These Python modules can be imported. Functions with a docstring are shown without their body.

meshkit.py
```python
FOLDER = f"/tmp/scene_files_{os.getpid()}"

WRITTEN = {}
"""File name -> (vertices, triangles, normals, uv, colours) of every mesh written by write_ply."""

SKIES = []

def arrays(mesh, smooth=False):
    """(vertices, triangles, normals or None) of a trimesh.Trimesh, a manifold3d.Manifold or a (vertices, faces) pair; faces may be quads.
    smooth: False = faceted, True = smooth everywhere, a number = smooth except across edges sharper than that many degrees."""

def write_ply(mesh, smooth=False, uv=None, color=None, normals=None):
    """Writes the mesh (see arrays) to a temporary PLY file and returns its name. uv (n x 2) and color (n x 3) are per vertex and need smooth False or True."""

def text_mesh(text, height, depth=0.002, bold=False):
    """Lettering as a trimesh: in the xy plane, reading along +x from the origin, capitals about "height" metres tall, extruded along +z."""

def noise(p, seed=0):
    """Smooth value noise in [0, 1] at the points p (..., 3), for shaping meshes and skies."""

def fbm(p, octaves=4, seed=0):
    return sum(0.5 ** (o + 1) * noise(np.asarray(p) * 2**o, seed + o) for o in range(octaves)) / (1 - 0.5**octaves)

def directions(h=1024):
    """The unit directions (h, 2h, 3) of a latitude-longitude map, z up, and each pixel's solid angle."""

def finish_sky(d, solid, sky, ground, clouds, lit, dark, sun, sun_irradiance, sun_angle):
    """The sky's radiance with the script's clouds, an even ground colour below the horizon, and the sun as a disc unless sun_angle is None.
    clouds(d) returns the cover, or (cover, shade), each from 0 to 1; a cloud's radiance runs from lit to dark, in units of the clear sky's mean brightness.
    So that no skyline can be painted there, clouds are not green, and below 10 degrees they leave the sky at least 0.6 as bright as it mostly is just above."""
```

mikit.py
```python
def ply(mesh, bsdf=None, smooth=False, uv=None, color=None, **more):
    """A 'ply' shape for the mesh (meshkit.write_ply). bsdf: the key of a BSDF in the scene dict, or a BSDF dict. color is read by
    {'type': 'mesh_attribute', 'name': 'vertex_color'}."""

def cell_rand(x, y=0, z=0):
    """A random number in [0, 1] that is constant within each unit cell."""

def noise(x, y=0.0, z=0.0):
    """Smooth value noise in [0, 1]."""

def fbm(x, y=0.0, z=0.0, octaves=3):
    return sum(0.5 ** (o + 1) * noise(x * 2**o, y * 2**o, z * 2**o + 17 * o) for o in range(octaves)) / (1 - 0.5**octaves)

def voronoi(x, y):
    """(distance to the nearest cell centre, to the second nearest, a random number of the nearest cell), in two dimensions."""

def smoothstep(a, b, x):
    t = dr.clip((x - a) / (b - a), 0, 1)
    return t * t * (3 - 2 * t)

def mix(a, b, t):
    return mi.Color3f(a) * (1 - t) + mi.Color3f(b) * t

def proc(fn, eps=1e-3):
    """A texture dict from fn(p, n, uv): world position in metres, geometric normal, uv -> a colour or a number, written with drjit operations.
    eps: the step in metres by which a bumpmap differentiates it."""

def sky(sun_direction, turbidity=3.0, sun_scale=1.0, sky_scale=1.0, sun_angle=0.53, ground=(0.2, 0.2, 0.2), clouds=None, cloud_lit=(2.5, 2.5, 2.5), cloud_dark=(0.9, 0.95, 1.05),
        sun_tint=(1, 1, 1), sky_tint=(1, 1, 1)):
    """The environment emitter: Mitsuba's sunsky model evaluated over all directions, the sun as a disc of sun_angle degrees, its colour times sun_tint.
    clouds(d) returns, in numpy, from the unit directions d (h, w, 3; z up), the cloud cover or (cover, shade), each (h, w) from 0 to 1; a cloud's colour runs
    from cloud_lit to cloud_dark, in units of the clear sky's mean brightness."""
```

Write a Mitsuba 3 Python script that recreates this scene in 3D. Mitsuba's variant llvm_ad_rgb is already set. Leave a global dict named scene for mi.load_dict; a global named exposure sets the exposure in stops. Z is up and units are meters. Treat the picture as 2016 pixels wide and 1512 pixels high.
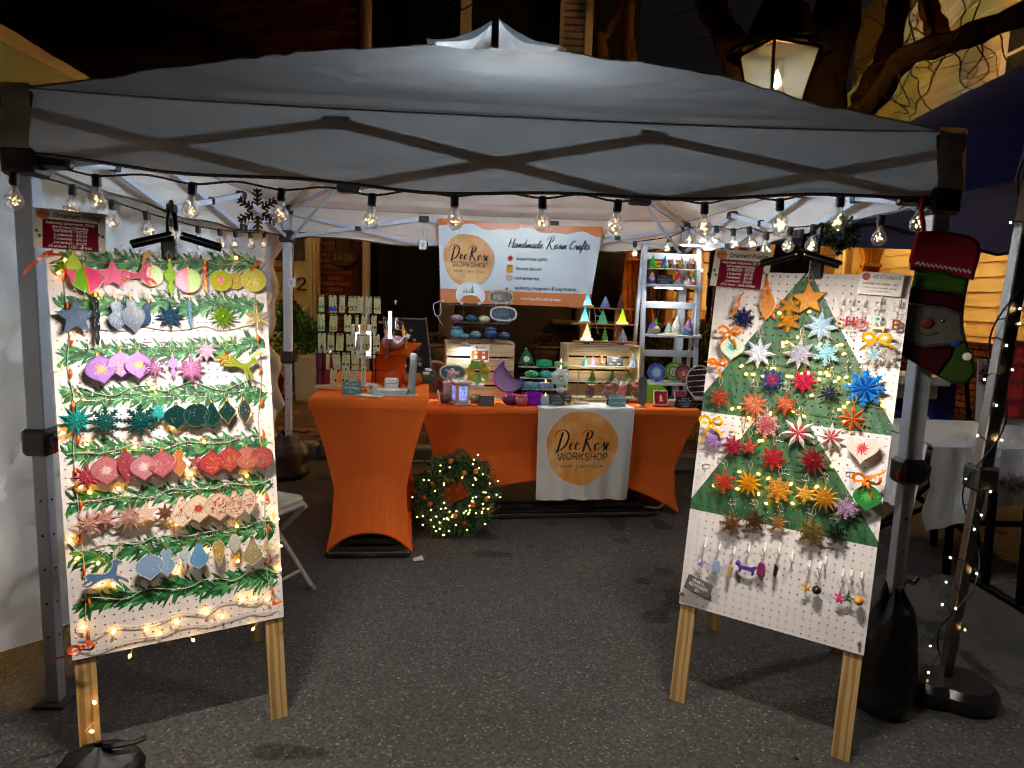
import math, random
import numpy as np, trimesh, drjit as dr, mitsuba as mi, mikit, meshkit
from mikit import proc, noise, fbm, voronoi, smoothstep, mix
T = mi.ScalarTransform4f
scene, labels = {}, {}

# ---------------------------------------------------------------- camera, sky, exposure
CAM, FW, UP = np.array([0, 0, 1.472]), np.array([0.0, 0.9912, -0.1324]), np.array([-0.0354, 0.1324, 0.9906])
scene['camera'] = {'type': 'perspective', 'fov': 73.44, 'fov_axis': 'x', 'near_clip': 0.05, 'far_clip': 300.0,
                   'to_world': T().look_at(origin=CAM.tolist(), target=(CAM + FW).tolist(), up=UP.tolist())}
exposure = 0.0
scene['sky'] = {**mikit.sky([0.3, 0.5, 0.55], turbidity=4, sun_scale=0.0, sky_scale=0.02, sky_tint=(1.15, 0.8, 0.8), ground=(0.1, 0.1, 0.1)), 'sampling_weight': 1.0}

# ---------------------------------------------------------------- helpers
def col(c):
    """A colour written as it looks (sRGB hex or 0..255), as linear albedo."""
    if isinstance(c, str):
        c = [int(c[i:i + 2], 16) for i in (0, 2, 4)]
    x = np.asarray(c, float) / 255.0
    return np.where(x < 0.04045, x / 12.92, ((x + 0.055) / 1.055) ** 2.4)

def nrm(x):
    x = np.asarray(x, float)
    return x / np.linalg.norm(x)

class Frame:
    def __init__(s, o, a, b, n=None):
        s.o, s.a, s.b = np.asarray(o, float), np.asarray(a, float), np.asarray(b, float)
        s.n = np.cross(s.a, s.b) if n is None else np.asarray(n, float)
    def __call__(s, p):
        p = np.asarray(p, float)
        return s.o + p[..., :1] * s.a + p[..., 1:2] * s.b + p[..., 2:3] * s.n
    def at(s, u, v, w=0, rot=0, tilt=0, turn=0):
        """A frame at (u, v, w), spun by rot in the plane, tilted about its a axis and turned about its b axis (degrees)."""
        r, t, q = np.radians([rot, tilt, turn])
        a, b, n = np.eye(3)
        a, b = math.cos(r) * a + math.sin(r) * b, -math.sin(r) * a + math.cos(r) * b
        b, n = math.cos(t) * b + math.sin(t) * n, -math.sin(t) * b + math.cos(t) * n
        a, n = math.cos(q) * a - math.sin(q) * n, math.sin(q) * a + math.cos(q) * n
        R = lambda x: x[0] * s.a + x[1] * s.b + x[2] * s.n
        return Frame(s(np.array([u, v, w])), R(a), R(b), R(n))

WORLD = Frame([0, 0, 0], [1, 0, 0], [0, 1, 0])
def stand(x, y, z, yaw=0, lean=0):
    """An upright frame: a to the right, b up, n towards the viewer's side; yaw turns it (degrees, anticlockwise from above), lean tips it back."""
    q, l = np.radians([yaw, lean])
    a = np.array([math.cos(q), math.sin(q), 0]); n0 = np.array([math.sin(q), -math.cos(q), 0]); z0 = np.array([0, 0, 1.0])
    return Frame([x, y, z], a, z0 * math.cos(l) - n0 * math.sin(l), n0 * math.cos(l) + z0 * math.sin(l))
def ground(x, y, z, yaw=0):
    """A level frame: a and b in the ground, n up."""
    q = math.radians(yaw)
    return Frame([x, y, z], [math.cos(q), math.sin(q), 0], [-math.sin(q), math.cos(q), 0])

_hull = trimesh.convex.convex_hull(np.array([[sx * (1 - .1 * (k != 0)), sy * (1 - .1 * (k != 1)), sz * (1 - .1 * (k != 2))] for sx in (-1, 1) for sy in (-1, 1) for sz in (-1, 1) for k in range(3)]))
_bev = (np.sign(_hull.vertices), np.abs(_hull.vertices) < 0.95, np.array(_hull.faces))

class M:
    """Collects pieces with a colour per vertex (and a uv where asked for) into one mesh."""
    def __init__(s): s.v, s.f, s.c, s.t, s.n = [], [], [], [], 0
    def add(s, v, f, c, fr=None, uv=None):
        v, f = np.asarray(v, float), np.asarray(f, int)
        if f.ndim == 2 and f.shape[1] == 4: f = np.vstack([f[:, [0, 1, 2]], f[:, [0, 2, 3]]])
        c = col(c) if isinstance(c, str) else np.asarray(c, float)
        s.v.append(fr(v) if fr else v); s.f.append(f + s.n); s.c.append(np.broadcast_to(c, (len(v), 3)).copy())
        s.t.append(np.zeros((len(v), 2)) if uv is None else np.asarray(uv, float)); s.n += len(v)
        return s
    def box(s, c, size, colr, fr=None, bev=0.0, uv=False):
        c, h = np.asarray(c, float), np.asarray(size, float) / 2
        if bev > 0:
            v, f = c + _bev[0] * (h - min(bev, .45 * 2 * h.min()) * _bev[1]), _bev[2]
        else:
            v = c + np.array([[x, y, z] for x in (-1, 1) for y in (-1, 1) for z in (-1, 1)]) * h
            f = [[0, 1, 3, 2], [4, 6, 7, 5], [0, 4, 5, 1], [2, 3, 7, 6], [0, 2, 6, 4], [1, 5, 7, 3]]
        t = None
        if uv:
            k = int(np.argmax(h)); i, j = [q for q in range(3) if q != k]
            t = np.stack([(v - c)[:, k] + 7.3 * s.n % 5, (v - c)[:, i] + (v - c)[:, j] + .37 * s.n % 3], 1)
        return s.add(v, f, colr, fr, t)
    def bar(s, p, q, w, d, colr, up=(0, 0, 1), bev=0.0, uv=False):
        """A beam from p to q, w wide and d deep."""
        p, q = np.asarray(p, float), np.asarray(q, float)
        z = nrm(q - p); x = np.cross(up, z)
        if np.linalg.norm(x) < 1e-3: x = np.cross([0, 1, 0], z)
        x = nrm(x)
        return s.box([0, 0, 0], [w, d, np.linalg.norm(q - p)], colr, Frame((p + q) / 2, x, np.cross(z, x), z), bev, uv)
    def tube(s, pts, r, colr, sides=6, fr=None, closed=False):
        p = np.asarray(pts, float); n = len(p)
        t = np.roll(p, -1, 0) - np.roll(p, 1, 0) if closed else np.gradient(p, axis=0)
        t /= np.linalg.norm(t, axis=1, keepdims=True) + 1e-12
        a = np.zeros_like(p); a0 = np.cross(t[0], [0, 0, 1.0] if abs(t[0][2]) < .9 else [1.0, 0, 0])
        for i in range(n):
            a0 = a0 - t[i] * (a0 @ t[i]); a0 = a0 / (np.linalg.norm(a0) + 1e-12); a[i] = a0
        b, ang = np.cross(t, a), np.arange(sides) * 2 * np.pi / sides
        r = np.broadcast_to(r, (n,))
        v = p[:, None] + r[:, None, None] * (np.cos(ang)[None, :, None] * a[:, None] + np.sin(ang)[None, :, None] * b[:, None])
        i, j = np.meshgrid(np.arange(n if closed else n - 1), np.arange(sides), indexing='ij')
        k = (i + 1) % n
        f = np.stack([i * sides + j, i * sides + (j + 1) % sides, k * sides + (j + 1) % sides, k * sides + j], -1).reshape(-1, 4)
        v = v.reshape(-1, 3)
        f = np.vstack([f[:, [0, 1, 2]], f[:, [0, 2, 3]]])
        if not closed:
            v = np.vstack([v, p[:1], p[-1:]]); m = n * sides; q = np.arange(sides)
            f = np.vstack([f, np.stack([q * 0 + m, (q + 1) % sides, q], 1), np.stack([q * 0 + m + 1, q + (n - 1) * sides, (q + 1) % sides + (n - 1) * sides], 1)])
        c = np.asarray(col(colr) if isinstance(colr, str) else colr, float)
        if c.ndim == 2: c = np.vstack([np.repeat(c, sides, 0), c[:1], c[-1:]])[:len(v)]
        return s.add(v, f, c, fr)
    def lathe(s, prof, colr, fr=None, sides=20, wob=None, arc=1.0):
        """A turned shape: prof is (radius, height) from below upwards about the frame's n axis; colr one colour or one per ring."""
        prof = np.asarray(prof, float); n = len(prof); ang = np.arange(sides) * 2 * np.pi / sides
        rr = prof[:, :1] * (np.ones((1, sides)) if wob is None else wob(ang)[None])
        v = np.stack([rr * np.cos(ang), rr * np.sin(ang), np.broadcast_to(prof[:, 1:], rr.shape)], -1).reshape(-1, 3)
        i, j = np.meshgrid(np.arange(n - 1), np.arange(sides), indexing='ij')
        f = np.stack([i * sides + j, i * sides + (j + 1) % sides, (i + 1) * sides + (j + 1) % sides, (i + 1) * sides + j], -1).reshape(-1, 4)
        c = col(colr) if isinstance(colr, str) else np.asarray(colr, float)
        if c.ndim == 2: c = np.repeat(c, sides, 0)
        return s.add(v, f, c, fr)
    def ball(s, p, r, colr, fr=None, sides=10, squash=1.0):
        t = np.linspace(-np.pi / 2, np.pi / 2, max(5, sides // 2 + 1))
        base = (fr or WORLD).at(*p)
        return s.lathe(np.stack([r * np.cos(t), r * squash * np.sin(t)], 1), colr, base, sides)
    def prism(s, poly, t, colr, fr=None, bev=0.0, w0=0.0, back=None, uv=False):
        """A flat outline (counter-clockwise) as a plate t thick, its front face bevelled by bev."""
        from shapely.geometry import Polygon
        p = Polygon(poly) if not hasattr(poly, 'exterior') else poly
        p = p.buffer(0)
        for g in getattr(p, 'geoms', [p]):
            if g.area < 1e-9: continue
            ring = np.array(g.exterior.coords)[:-1]
            if not g.exterior.is_ccw: ring = ring[::-1]
            if bev > 0 and not g.interiors:
                e0, e1 = ring - np.roll(ring, 1, 0), np.roll(ring, -1, 0) - ring
                m0, m1 = (np.stack([-e[:, 1], e[:, 0]], 1) / (np.linalg.norm(e, axis=1, keepdims=True) + 1e-9) for e in (e0, e1))
                m = m0 + m1; m /= np.maximum(np.linalg.norm(m, axis=1, keepdims=True), .5)
                inner = ring + m * bev
                n = len(ring); i = np.arange(n); k = (i + 1) % n
                c0 = ring.mean(0)
                try:
                    vv, ff = trimesh.creation.triangulate_polygon(Polygon(inner).buffer(0) if Polygon(inner).is_valid else Polygon(ring).buffer(-bev), engine='earcut')
                except Exception:
                    vv, ff = np.vstack([inner, c0]), np.stack([i, k, i * 0 + n], 1)
                s.add(np.vstack([np.c_[ring, np.full(n, w0)], np.c_[ring, np.full(n, w0 + t - bev)], np.c_[inner, np.full(n, w0 + t)]]),
                      np.vstack([np.stack([i, k, k + n, i + n], 1), np.stack([i + n, k + n, k + 2 * n, i + 2 * n], 1)]), colr, fr, np.tile(ring, (3, 1)) if uv else None)
                s.add(np.c_[vv, np.full(len(vv), w0 + t)], ff, colr, fr, vv if uv else None)
                v2, f2 = trimesh.creation.triangulate_polygon(g, engine='earcut')
                s.add(np.c_[v2, np.full(len(v2), w0)], np.asarray(f2)[:, ::-1], colr if back is None else back, fr, v2 if uv else None)
            else:
                m = trimesh.creation.extrude_polygon(g, t, engine='earcut')
                s.add(np.array(m.vertices) + [0, 0, w0], m.faces, colr, fr, np.array(m.vertices)[:, :2] if uv else None)
        return s
    def grid(s, fn, nu, nv, colr, fr=None, thick=0.0, uvscale=(1, 1)):
        """A sheet: fn(u, v in 0..1) -> points; colr may be fn(u, v) too."""
        u, w = np.meshgrid(np.linspace(0, 1, nu), np.linspace(0, 1, nv), indexing='ij')
        v = np.asarray(fn(u, w), float).reshape(-1, 3)
        c = colr(u, w).reshape(-1, 3) if callable(colr) else colr
        i, j = np.meshgrid(np.arange(nu - 1), np.arange(nv - 1), indexing='ij')
        f = np.stack([i * nv + j, (i + 1) * nv + j, (i + 1) * nv + j + 1, i * nv + j + 1], -1).reshape(-1, 4)
        t = np.stack([u.ravel() * uvscale[0], w.ravel() * uvscale[1]], 1)
        s.add(v, f, c, fr, t)
        if thick:
            g = np.cross(np.gradient(v.reshape(nu, nv, 3), axis=0), np.gradient(v.reshape(nu, nv, 3), axis=1)).reshape(-1, 3)
            g /= np.linalg.norm(g, axis=1, keepdims=True) + 1e-12
            s.add(v - g * thick, f[:, ::-1], c, fr, t)
            e = np.concatenate([np.arange(nu) * nv, (nu - 1) * nv + np.arange(nv)[1:], (np.arange(nu)[::-1] * nv + nv - 1)[1:], np.arange(nv)[::-1][1:]])
            n = len(v); q = np.stack([e[:-1], e[1:]], 1)
            cc = np.broadcast_to(col(c) if isinstance(c, str) else c, (n, 3))
            vv = np.vstack([v, v - g * thick])
            s.add(vv, np.c_[q[:, ::-1], q + n], np.vstack([cc, cc]), fr, np.vstack([t, t]))
        return s
    def text(s, txt, h, colr, fr, u=0, v=0, align='c', depth=0.0006, slant=0.0, bold=False, width=None, rot=0):
        key = (txt, bold)
        if key not in _text: _text[key] = meshkit.text_mesh(txt, 1.0, 1.0, bold)
        m = _text[key]; q = np.array(m.vertices)
        q = q * [h, h, depth]
        w = q[:, 0].max() - q[:, 0].min(); q[:, 0] -= q[:, 0].min()
        if width: q[:, 0] *= width / w; w = width
        q[:, 0] += q[:, 1] * slant - (w / 2 if align == 'c' else w if align == 'r' else 0)
        if rot:
            r = math.radians(rot); q[:, :2] = q[:, :2] @ np.array([[math.cos(r), math.sin(r)], [-math.sin(r), math.cos(r)]])
        return s.add(q + [u, v, 0.0004], m.faces, colr, fr)
    def stroke(s, pts, wid, colr, fr, w=0.0006):
        """A brush stroke: a flat ribbon along pts (2-D) with the given widths, a little proud of the surface."""
        p = np.asarray(pts, float); n = len(p); t = np.gradient(p, axis=0); t /= np.linalg.norm(t, axis=1, keepdims=True) + 1e-12
        nn = np.stack([-t[:, 1], t[:, 0]], 1); wd = np.broadcast_to(wid, (n,))[:, None] / 2
        v = np.vstack([np.c_[p - nn * wd, np.full(n, w)], np.c_[p + nn * wd, np.full(n, w)]]); i = np.arange(n - 1)
        return s.add(v, np.stack([i, i + 1, i + 1 + n, i + n], 1), colr, fr)
_text = {}

def smooth_path(pts, k=6):
    """A Catmull-Rom curve through the points."""
    p = np.asarray(pts, float); q = np.vstack([2 * p[0] - p[1], p, 2 * p[-1] - p[-2]]); out = []
    for i in range(1, len(q) - 2):
        for t in np.arange(k) / k:
            a, b, c, d = q[i - 1], q[i], q[i + 1], q[i + 2]
            out.append(.5 * (2 * b + (c - a) * t + (2 * a - 5 * b + 4 * c - d) * t * t + (3 * b - a - 3 * c + d) * t ** 3))
    return np.array(out + [p[-1]])

def shape(m, bsdf, angle=35, emit=None, weight=0.05, flip=False):
    """The ply dict of a collected mesh, smooth across edges flatter than angle."""
    v, f, c, t = np.vstack(m.v), np.vstack(m.f), np.vstack(m.c), np.vstack(m.t)
    a = v[f]; fn = np.cross(a[:, 1] - a[:, 0], a[:, 2] - a[:, 0]); area = np.linalg.norm(fn, axis=1)
    ok = area > 1e-13; f, fn, area = f[ok], fn[ok], area[ok]; unit = fn / area[:, None]
    n = np.repeat(unit, 3, 0)
    if angle:
        from scipy.sparse import coo_matrix
        cr = f.ravel(); face = np.repeat(np.arange(len(f)), 3)
        inc = coo_matrix((np.ones(len(cr)), (face, cr)), shape=(len(f), len(v))).tocsr()
        order = np.argsort(cr, kind='stable'); start = np.searchsorted(cr[order], np.arange(len(v) + 1))
        cnt = (start[1:] - start[:-1])[cr]
        rep = np.repeat(np.arange(len(cr)), cnt)
        off = np.arange(len(rep)) - np.repeat(np.cumsum(cnt) - cnt, cnt)
        other = face[order[start[cr[rep]] + off]]
        keep = (unit[face[rep]] * unit[other]).sum(1) > math.cos(math.radians(angle))
        n = np.zeros((len(cr), 3)); 
        for k in range(3): n[:, k] = np.bincount(rep[keep], fn[other[keep], k], len(cr))
        n /= np.linalg.norm(n, axis=1, keepdims=True) + 1e-20
    bsdf = ALIAS.get(bsdf, bsdf) if (wood_ := bsdf) else bsdf
    if bsdf in PACKED:
        k = np.floor(np.sqrt(np.clip(c[f].mean(1), 0, 1)) * 127 + .5).astype(int)
        uv = np.c_[np.repeat((k[:, 0] << 14) + (k[:, 1] << 7) + k[:, 2], 3), np.zeros(3 * len(f))]
    else:
        uv = t[f.ravel()] + ([1000, 0] if wood_ in ('crate_wood', 'peg_tree') else [0, 0])
    keep = emit is not None and isinstance(emit, dict)
    path = meshkit.write_ply((v[f].reshape(-1, 3), np.arange(3 * len(f)).reshape(-1, 3)), False, uv, c[f.ravel()] if keep else None, normals=n)
    d = {'type': 'ply', 'filename': path, 'face_normals': False, 'bsdf': {'type': 'ref', 'id': bsdf}}
    if emit is not None:
        d['emitter'] = {'type': 'area', 'radiance': emit if isinstance(emit, dict) else {'type': 'rgb', 'value': [float(x) for x in emit]}, 'sampling_weight': float(weight)}
    return d

_used = {}
GROUPS = {'keychain': 'keychains on the tree pegboard', 'ribbon_bow': 'ribbons tied on the pegboards', 'earring_card': 'earring cards on the rack', 'resin_tree': 'resin trees on the table shelves', 'gnome': 'gnomes on the ladder shelf', 'chalk_sign': 'chalk price cards', 'reindeer_figure': 'reindeer figures in the right crate', 'candle_holder': 'candle holders on the long table', 'folding_chair': 'folding chairs in the stall', 'geode_coaster': 'geode coasters on the ladder shelf', 'porch_lamp': 'warm bulbs of the porch', 'curtain': 'tied curtains on the porch', 'wooden_chair': 'ladder back chairs on the porch', 'price_sign': 'price signs on the pegboards', 'clip_lamp': 'clip lamps on the pegboards', 'weight_bag': 'black weight bags', 'string_lights': 'festoon bulb strings', 'pegboard_display': 'pegboards on legs', 'stone_urn': 'stone urns at the dark doorway', 'wooden_crate': 'pine crates on the long table', 'stepped_shelf': 'stepped shelves on the crates', 'oval_tray': 'oval trays', 'bowl': 'bowls on the long table', 'lidded_pot': 'lidded pots on the left shelf', 'coaster': 'coasters on the runner', 'acrylic_shelf': 'clear shelves at the right crate', 'light_cable': 'white cables of the right shelf', 'fairy_lights': 'strings of fairy lights', 'battery_box': 'white battery boxes', 'light_bar': 'white LED bars', 'picture_block': 'resin picture blocks', 'glass_jar': 'glass jars on the tall table', 'stretch_table': 'orange covered tables', 'hanging_snowflake': 'big snowflakes on the tent edge'}
def fresh(base):
    n = _used.get(base, 0); _used[base] = n + 1
    return base if n == 0 else f'{base}_{n:03d}'
def thing(name, label=None, cat=None, group=None, kind=None):
    k = fresh(name); d = {}
    if label: d['label'] = label
    if cat: d['category'] = cat
    if group or name in GROUPS: d['group'] = group or GROUPS[name]
    if kind: d['kind'] = kind
    labels[k] = d
    return k
def part(parent, name, m, bsdf='paint', angle=35, emit=None, weight=0.05, label=None, kind=None, to=None):
    k = fresh(parent + '__' + name)
    d = m if isinstance(m, dict) else shape(m, bsdf, angle, emit, weight)
    scene[k] = {**d, 'to_world': to} if to is not None else d
    if label or kind: labels[k] = {**({'label': label} if label else {}), **({'kind': kind} if kind else {})}
    return k
def solo(name, m, bsdf, label, cat, group=None, kind=None, angle=35, emit=None, weight=0.05):
    k = thing(name, label, cat, group, kind)
    scene[k] = shape(m, bsdf, angle, emit, weight)
    return k
def struct(name, m, bsdf, angle=35):
    k = fresh(name); scene[k] = shape(m, bsdf, angle); labels[k] = {'kind': 'structure'}
    return k
RNG = np.random.default_rng(7)

# ---------------------------------------------------------------- materials
def unpack(p, n, uv):
    """The colour that shape() packed into uv.x, constant over each triangle."""
    k = mi.UInt32(uv.x + .25)
    f = lambda q: dr.square(mi.Float(q & 127) / 127.0)
    return mi.Color3f(f(k >> 14), f(k >> 7), f(k))
VC = proc(unpack)
PACKED = ('paint', 'gloss', 'metal', 'glitter', 'thin', 'matte', 'masonry', 'cloth', 'bark')
ALIAS = {'resin': 'thin', 'leaf': 'matte', 'needle': 'matte', 'canopy_cloth': 'thin', 'wall_cloth': 'thin', 'satin': 'gloss', 'bag_cloth': 'paint', 'stretch': 'cloth', 'seat_pad': 'cloth', 'pine': 'wood', 'crate_wood': 'wood', 'peg_white': 'peg', 'peg_tree': 'peg'}
def two(d): return {'type': 'twosided', 'bsdf': d}
def bsdf(name, d): scene[name] = d
bsdf('paint', two({'type': 'roughplastic', 'diffuse_reflectance': VC, 'alpha': .35}))
bsdf('matte', two({'type': 'diffuse', 'reflectance': VC}))
bsdf('gloss', two({'type': 'roughplastic', 'diffuse_reflectance': VC, 'alpha': .12}))
bsdf('metal', two({'type': 'roughconductor', 'material': 'none', 'specular_reflectance': VC, 'alpha': .3}))
bsdf('glitter', two({'type': 'bumpmap', 'bump': proc(lambda p, n, uv: 0.0016 * noise(p.x * 420, p.y * 420, p.z * 420), 4e-4), 'bsdf': {'type': 'roughplastic', 'diffuse_reflectance': VC, 'alpha': .15}}))
bsdf('thin', {'type': 'principledthin', 'base_color': VC, 'roughness': .3, 'diff_trans': .31, 'eta': 1.4})
bsdf('cloth', two({'type': 'bumpmap', 'bump': proc(lambda p, n, uv: 0.004 * fbm(p.x * 16, p.y * 16, p.z * 12) + .0022 * noise(p.x * 70, p.y * 70, p.z * 7), 2e-3), 'bsdf': {'type': 'diffuse', 'reflectance': VC}}))
bsdf('masonry', two({'type': 'bumpmap', 'bump': proc(lambda p, n, uv: .012 * fbm(p.x * 20, p.y * 20, p.z * 14), 3e-3), 'bsdf': {'type': 'diffuse', 'reflectance': VC}}))
bsdf('frosted', {'type': 'blendbsdf', 'weight': .13, 'first': {'type': 'thindielectric', 'int_ior': 1.5}, 'second': {'type': 'principledthin', 'base_color': {'type': 'rgb', 'value': [.92, .66, .36]}, 'roughness': .4, 'diff_trans': 1.4}})
bsdf('bark', two({'type': 'bumpmap', 'bump': proc(lambda p, n, uv: .09 * fbm(p.x * 24, p.y * 24, p.z * 6), 4e-3), 'bsdf': {'type': 'diffuse', 'reflectance': VC}}))
bsdf('bulb_glass', {'type': 'blendbsdf', 'weight': .07, 'first': {'type': 'thindielectric', 'int_ior': 1.9}, 'second': {'type': 'principledthin', 'base_color': {'type': 'rgb', 'value': [.95, .95, .95]}, 'roughness': .2, 'diff_trans': 1.0}})
bsdf('glass', {'type': 'thindielectric', 'int_ior': 1.5})
bsdf('lamp_face', {'type': 'diffuse', 'reflectance': {'type': 'rgb', 'value': [.6, .6, .6]}})
def asphalt(p, n, uv):
    f, s, r = voronoi(p.x * 110, p.y * 110)
    g, s2, r2 = voronoi(p.x * 46 + 9, p.y * 46)
    big = fbm(p.x * .9, p.y * .9, 3)
    k = (.024 + .026 * big) * (.68 + .64 * r) + dr.select((r > .94) & (f < .36), .042, 0) + dr.select((r2 > .96) & (g < .22), .06, 0)
    spot = smoothstep(.70, .78, noise(p.x * 7 + 3, p.y * 7)) * smoothstep(.5, .7, noise(p.x * 1.3, p.y * 1.3 + 7))
    k = k * (1 - .45 * spot) * 1.42
    return mi.Color3f(k * 1.05, k, k * .92)
bsdf('asphalt', two({'type': 'bumpmap', 'bump': proc(lambda p, n, uv: .004 * noise(p.x * 120, p.y * 120) + .006 * noise(p.x * 45, p.y * 45), 1e-3), 'bsdf': {'type': 'diffuse', 'reflectance': proc(asphalt)}}))
def wood(p, n, uv):
    """Pine; past uv.x = 500 the paler wood of the crates."""
    g = noise(uv.y * 140 + 2 * fbm(uv.x * 3, uv.y * 12), uv.x * 2.4)
    knot = smoothstep(.80, .9, noise(uv.x * 10, uv.y * 32 + 5))
    a, b = mix((.56, .36, .145), (.36, .20, .065), smoothstep(.4, .78, g)), mix((.72, .54, .30), (.55, .36, .16), smoothstep(.4, .8, g))
    return dr.select(uv.x > 500, b, a) * (1 - .55 * knot)
bsdf('wood', two({'type': 'roughplastic', 'diffuse_reflectance': proc(wood), 'alpha': .4}))


# ================================================================ SETTING
m = M(); m.grid(lambda u, v: np.stack([u * 120 - 60, v * 120 - 40, u * 0], -1), 2, 2, '3a3a38'); struct('road', m, 'asphalt')
KY = 5.82
kerb = struct('kerb', M().box([1.4, KY, .02], [21, .12, .1], '5a564f'), 'masonry')
for i in range(14): part(kerb, 'kerbstone', M().box([-8.4 + i * 1.5, KY, .06], [1.47, .16, .13], '6a665f' if i % 2 else '5f5c56', bev=.02), 'masonry')
m = M(); m.box([2, KY + 8, .045], [60, 15.8, .09], '2a2622'); pave = struct('pavement', m, 'masonry')
pv = [shape(M().box([0, 0, 0], [.292, .193, .05], c, bev=.008), 'masonry') for c in ('4a3a30', '54443a', '41342c', '5a473a')]
n = 0
for j in range(14):
    for i in range(24):
        x, y = -4.2 + i * .3 + .15 * (j % 2), KY + .2 + j * .2
        if n < 296: part(pave, 'paver', pv[RNG.integers(4)], to=T().translate([x, y, .09 + RNG.uniform(-.003, .003)])); n += 1

# ---- brick house on the left, behind the stall
HY = 9.2
house = thing('brick_house', 'dark red brick house with cream front door behind the stall', 'house')
m = M(); m.box([-6.2, HY + .3, 3.6], [8.22, .5, 7.4], '2c1712')
part(house, 'wall', m, 'masonry')
br = [shape(M().box([0, 0, 0], [.205, .06, .062], c, bev=.006), 'masonry') for c in ('4a2a22', '3e241d', '553026', '352019')]
rest = M(); n = 0
spots = [(x, z) for z in np.arange(.9, 2.35, .075) for x in np.arange(-2.72, -2.05, .215)] + [(x, z) for z in np.arange(4.35, 5.6, .075) for x in np.arange(-7.4, -2.05, .215)]
for x, z in spots:
    x = x + .107 * (round(z / .075) % 2); 
    if x > -2.2: continue
    if n < 296 and (z < 3 or RNG.random() < .3): part(house + '__wall', 'brick', br[RNG.integers(4)], to=T().translate([x, HY + .05, z])); n += 1
    else: rest.box([x, HY + .05, z], [.205, .06, .062], ['4a2a22', '3e241d', '553026'][n % 3 if n < 296 else RNG.integers(3)])
part(house + '__wall', 'brickwork', rest, 'masonry', kind='stuff')
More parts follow.
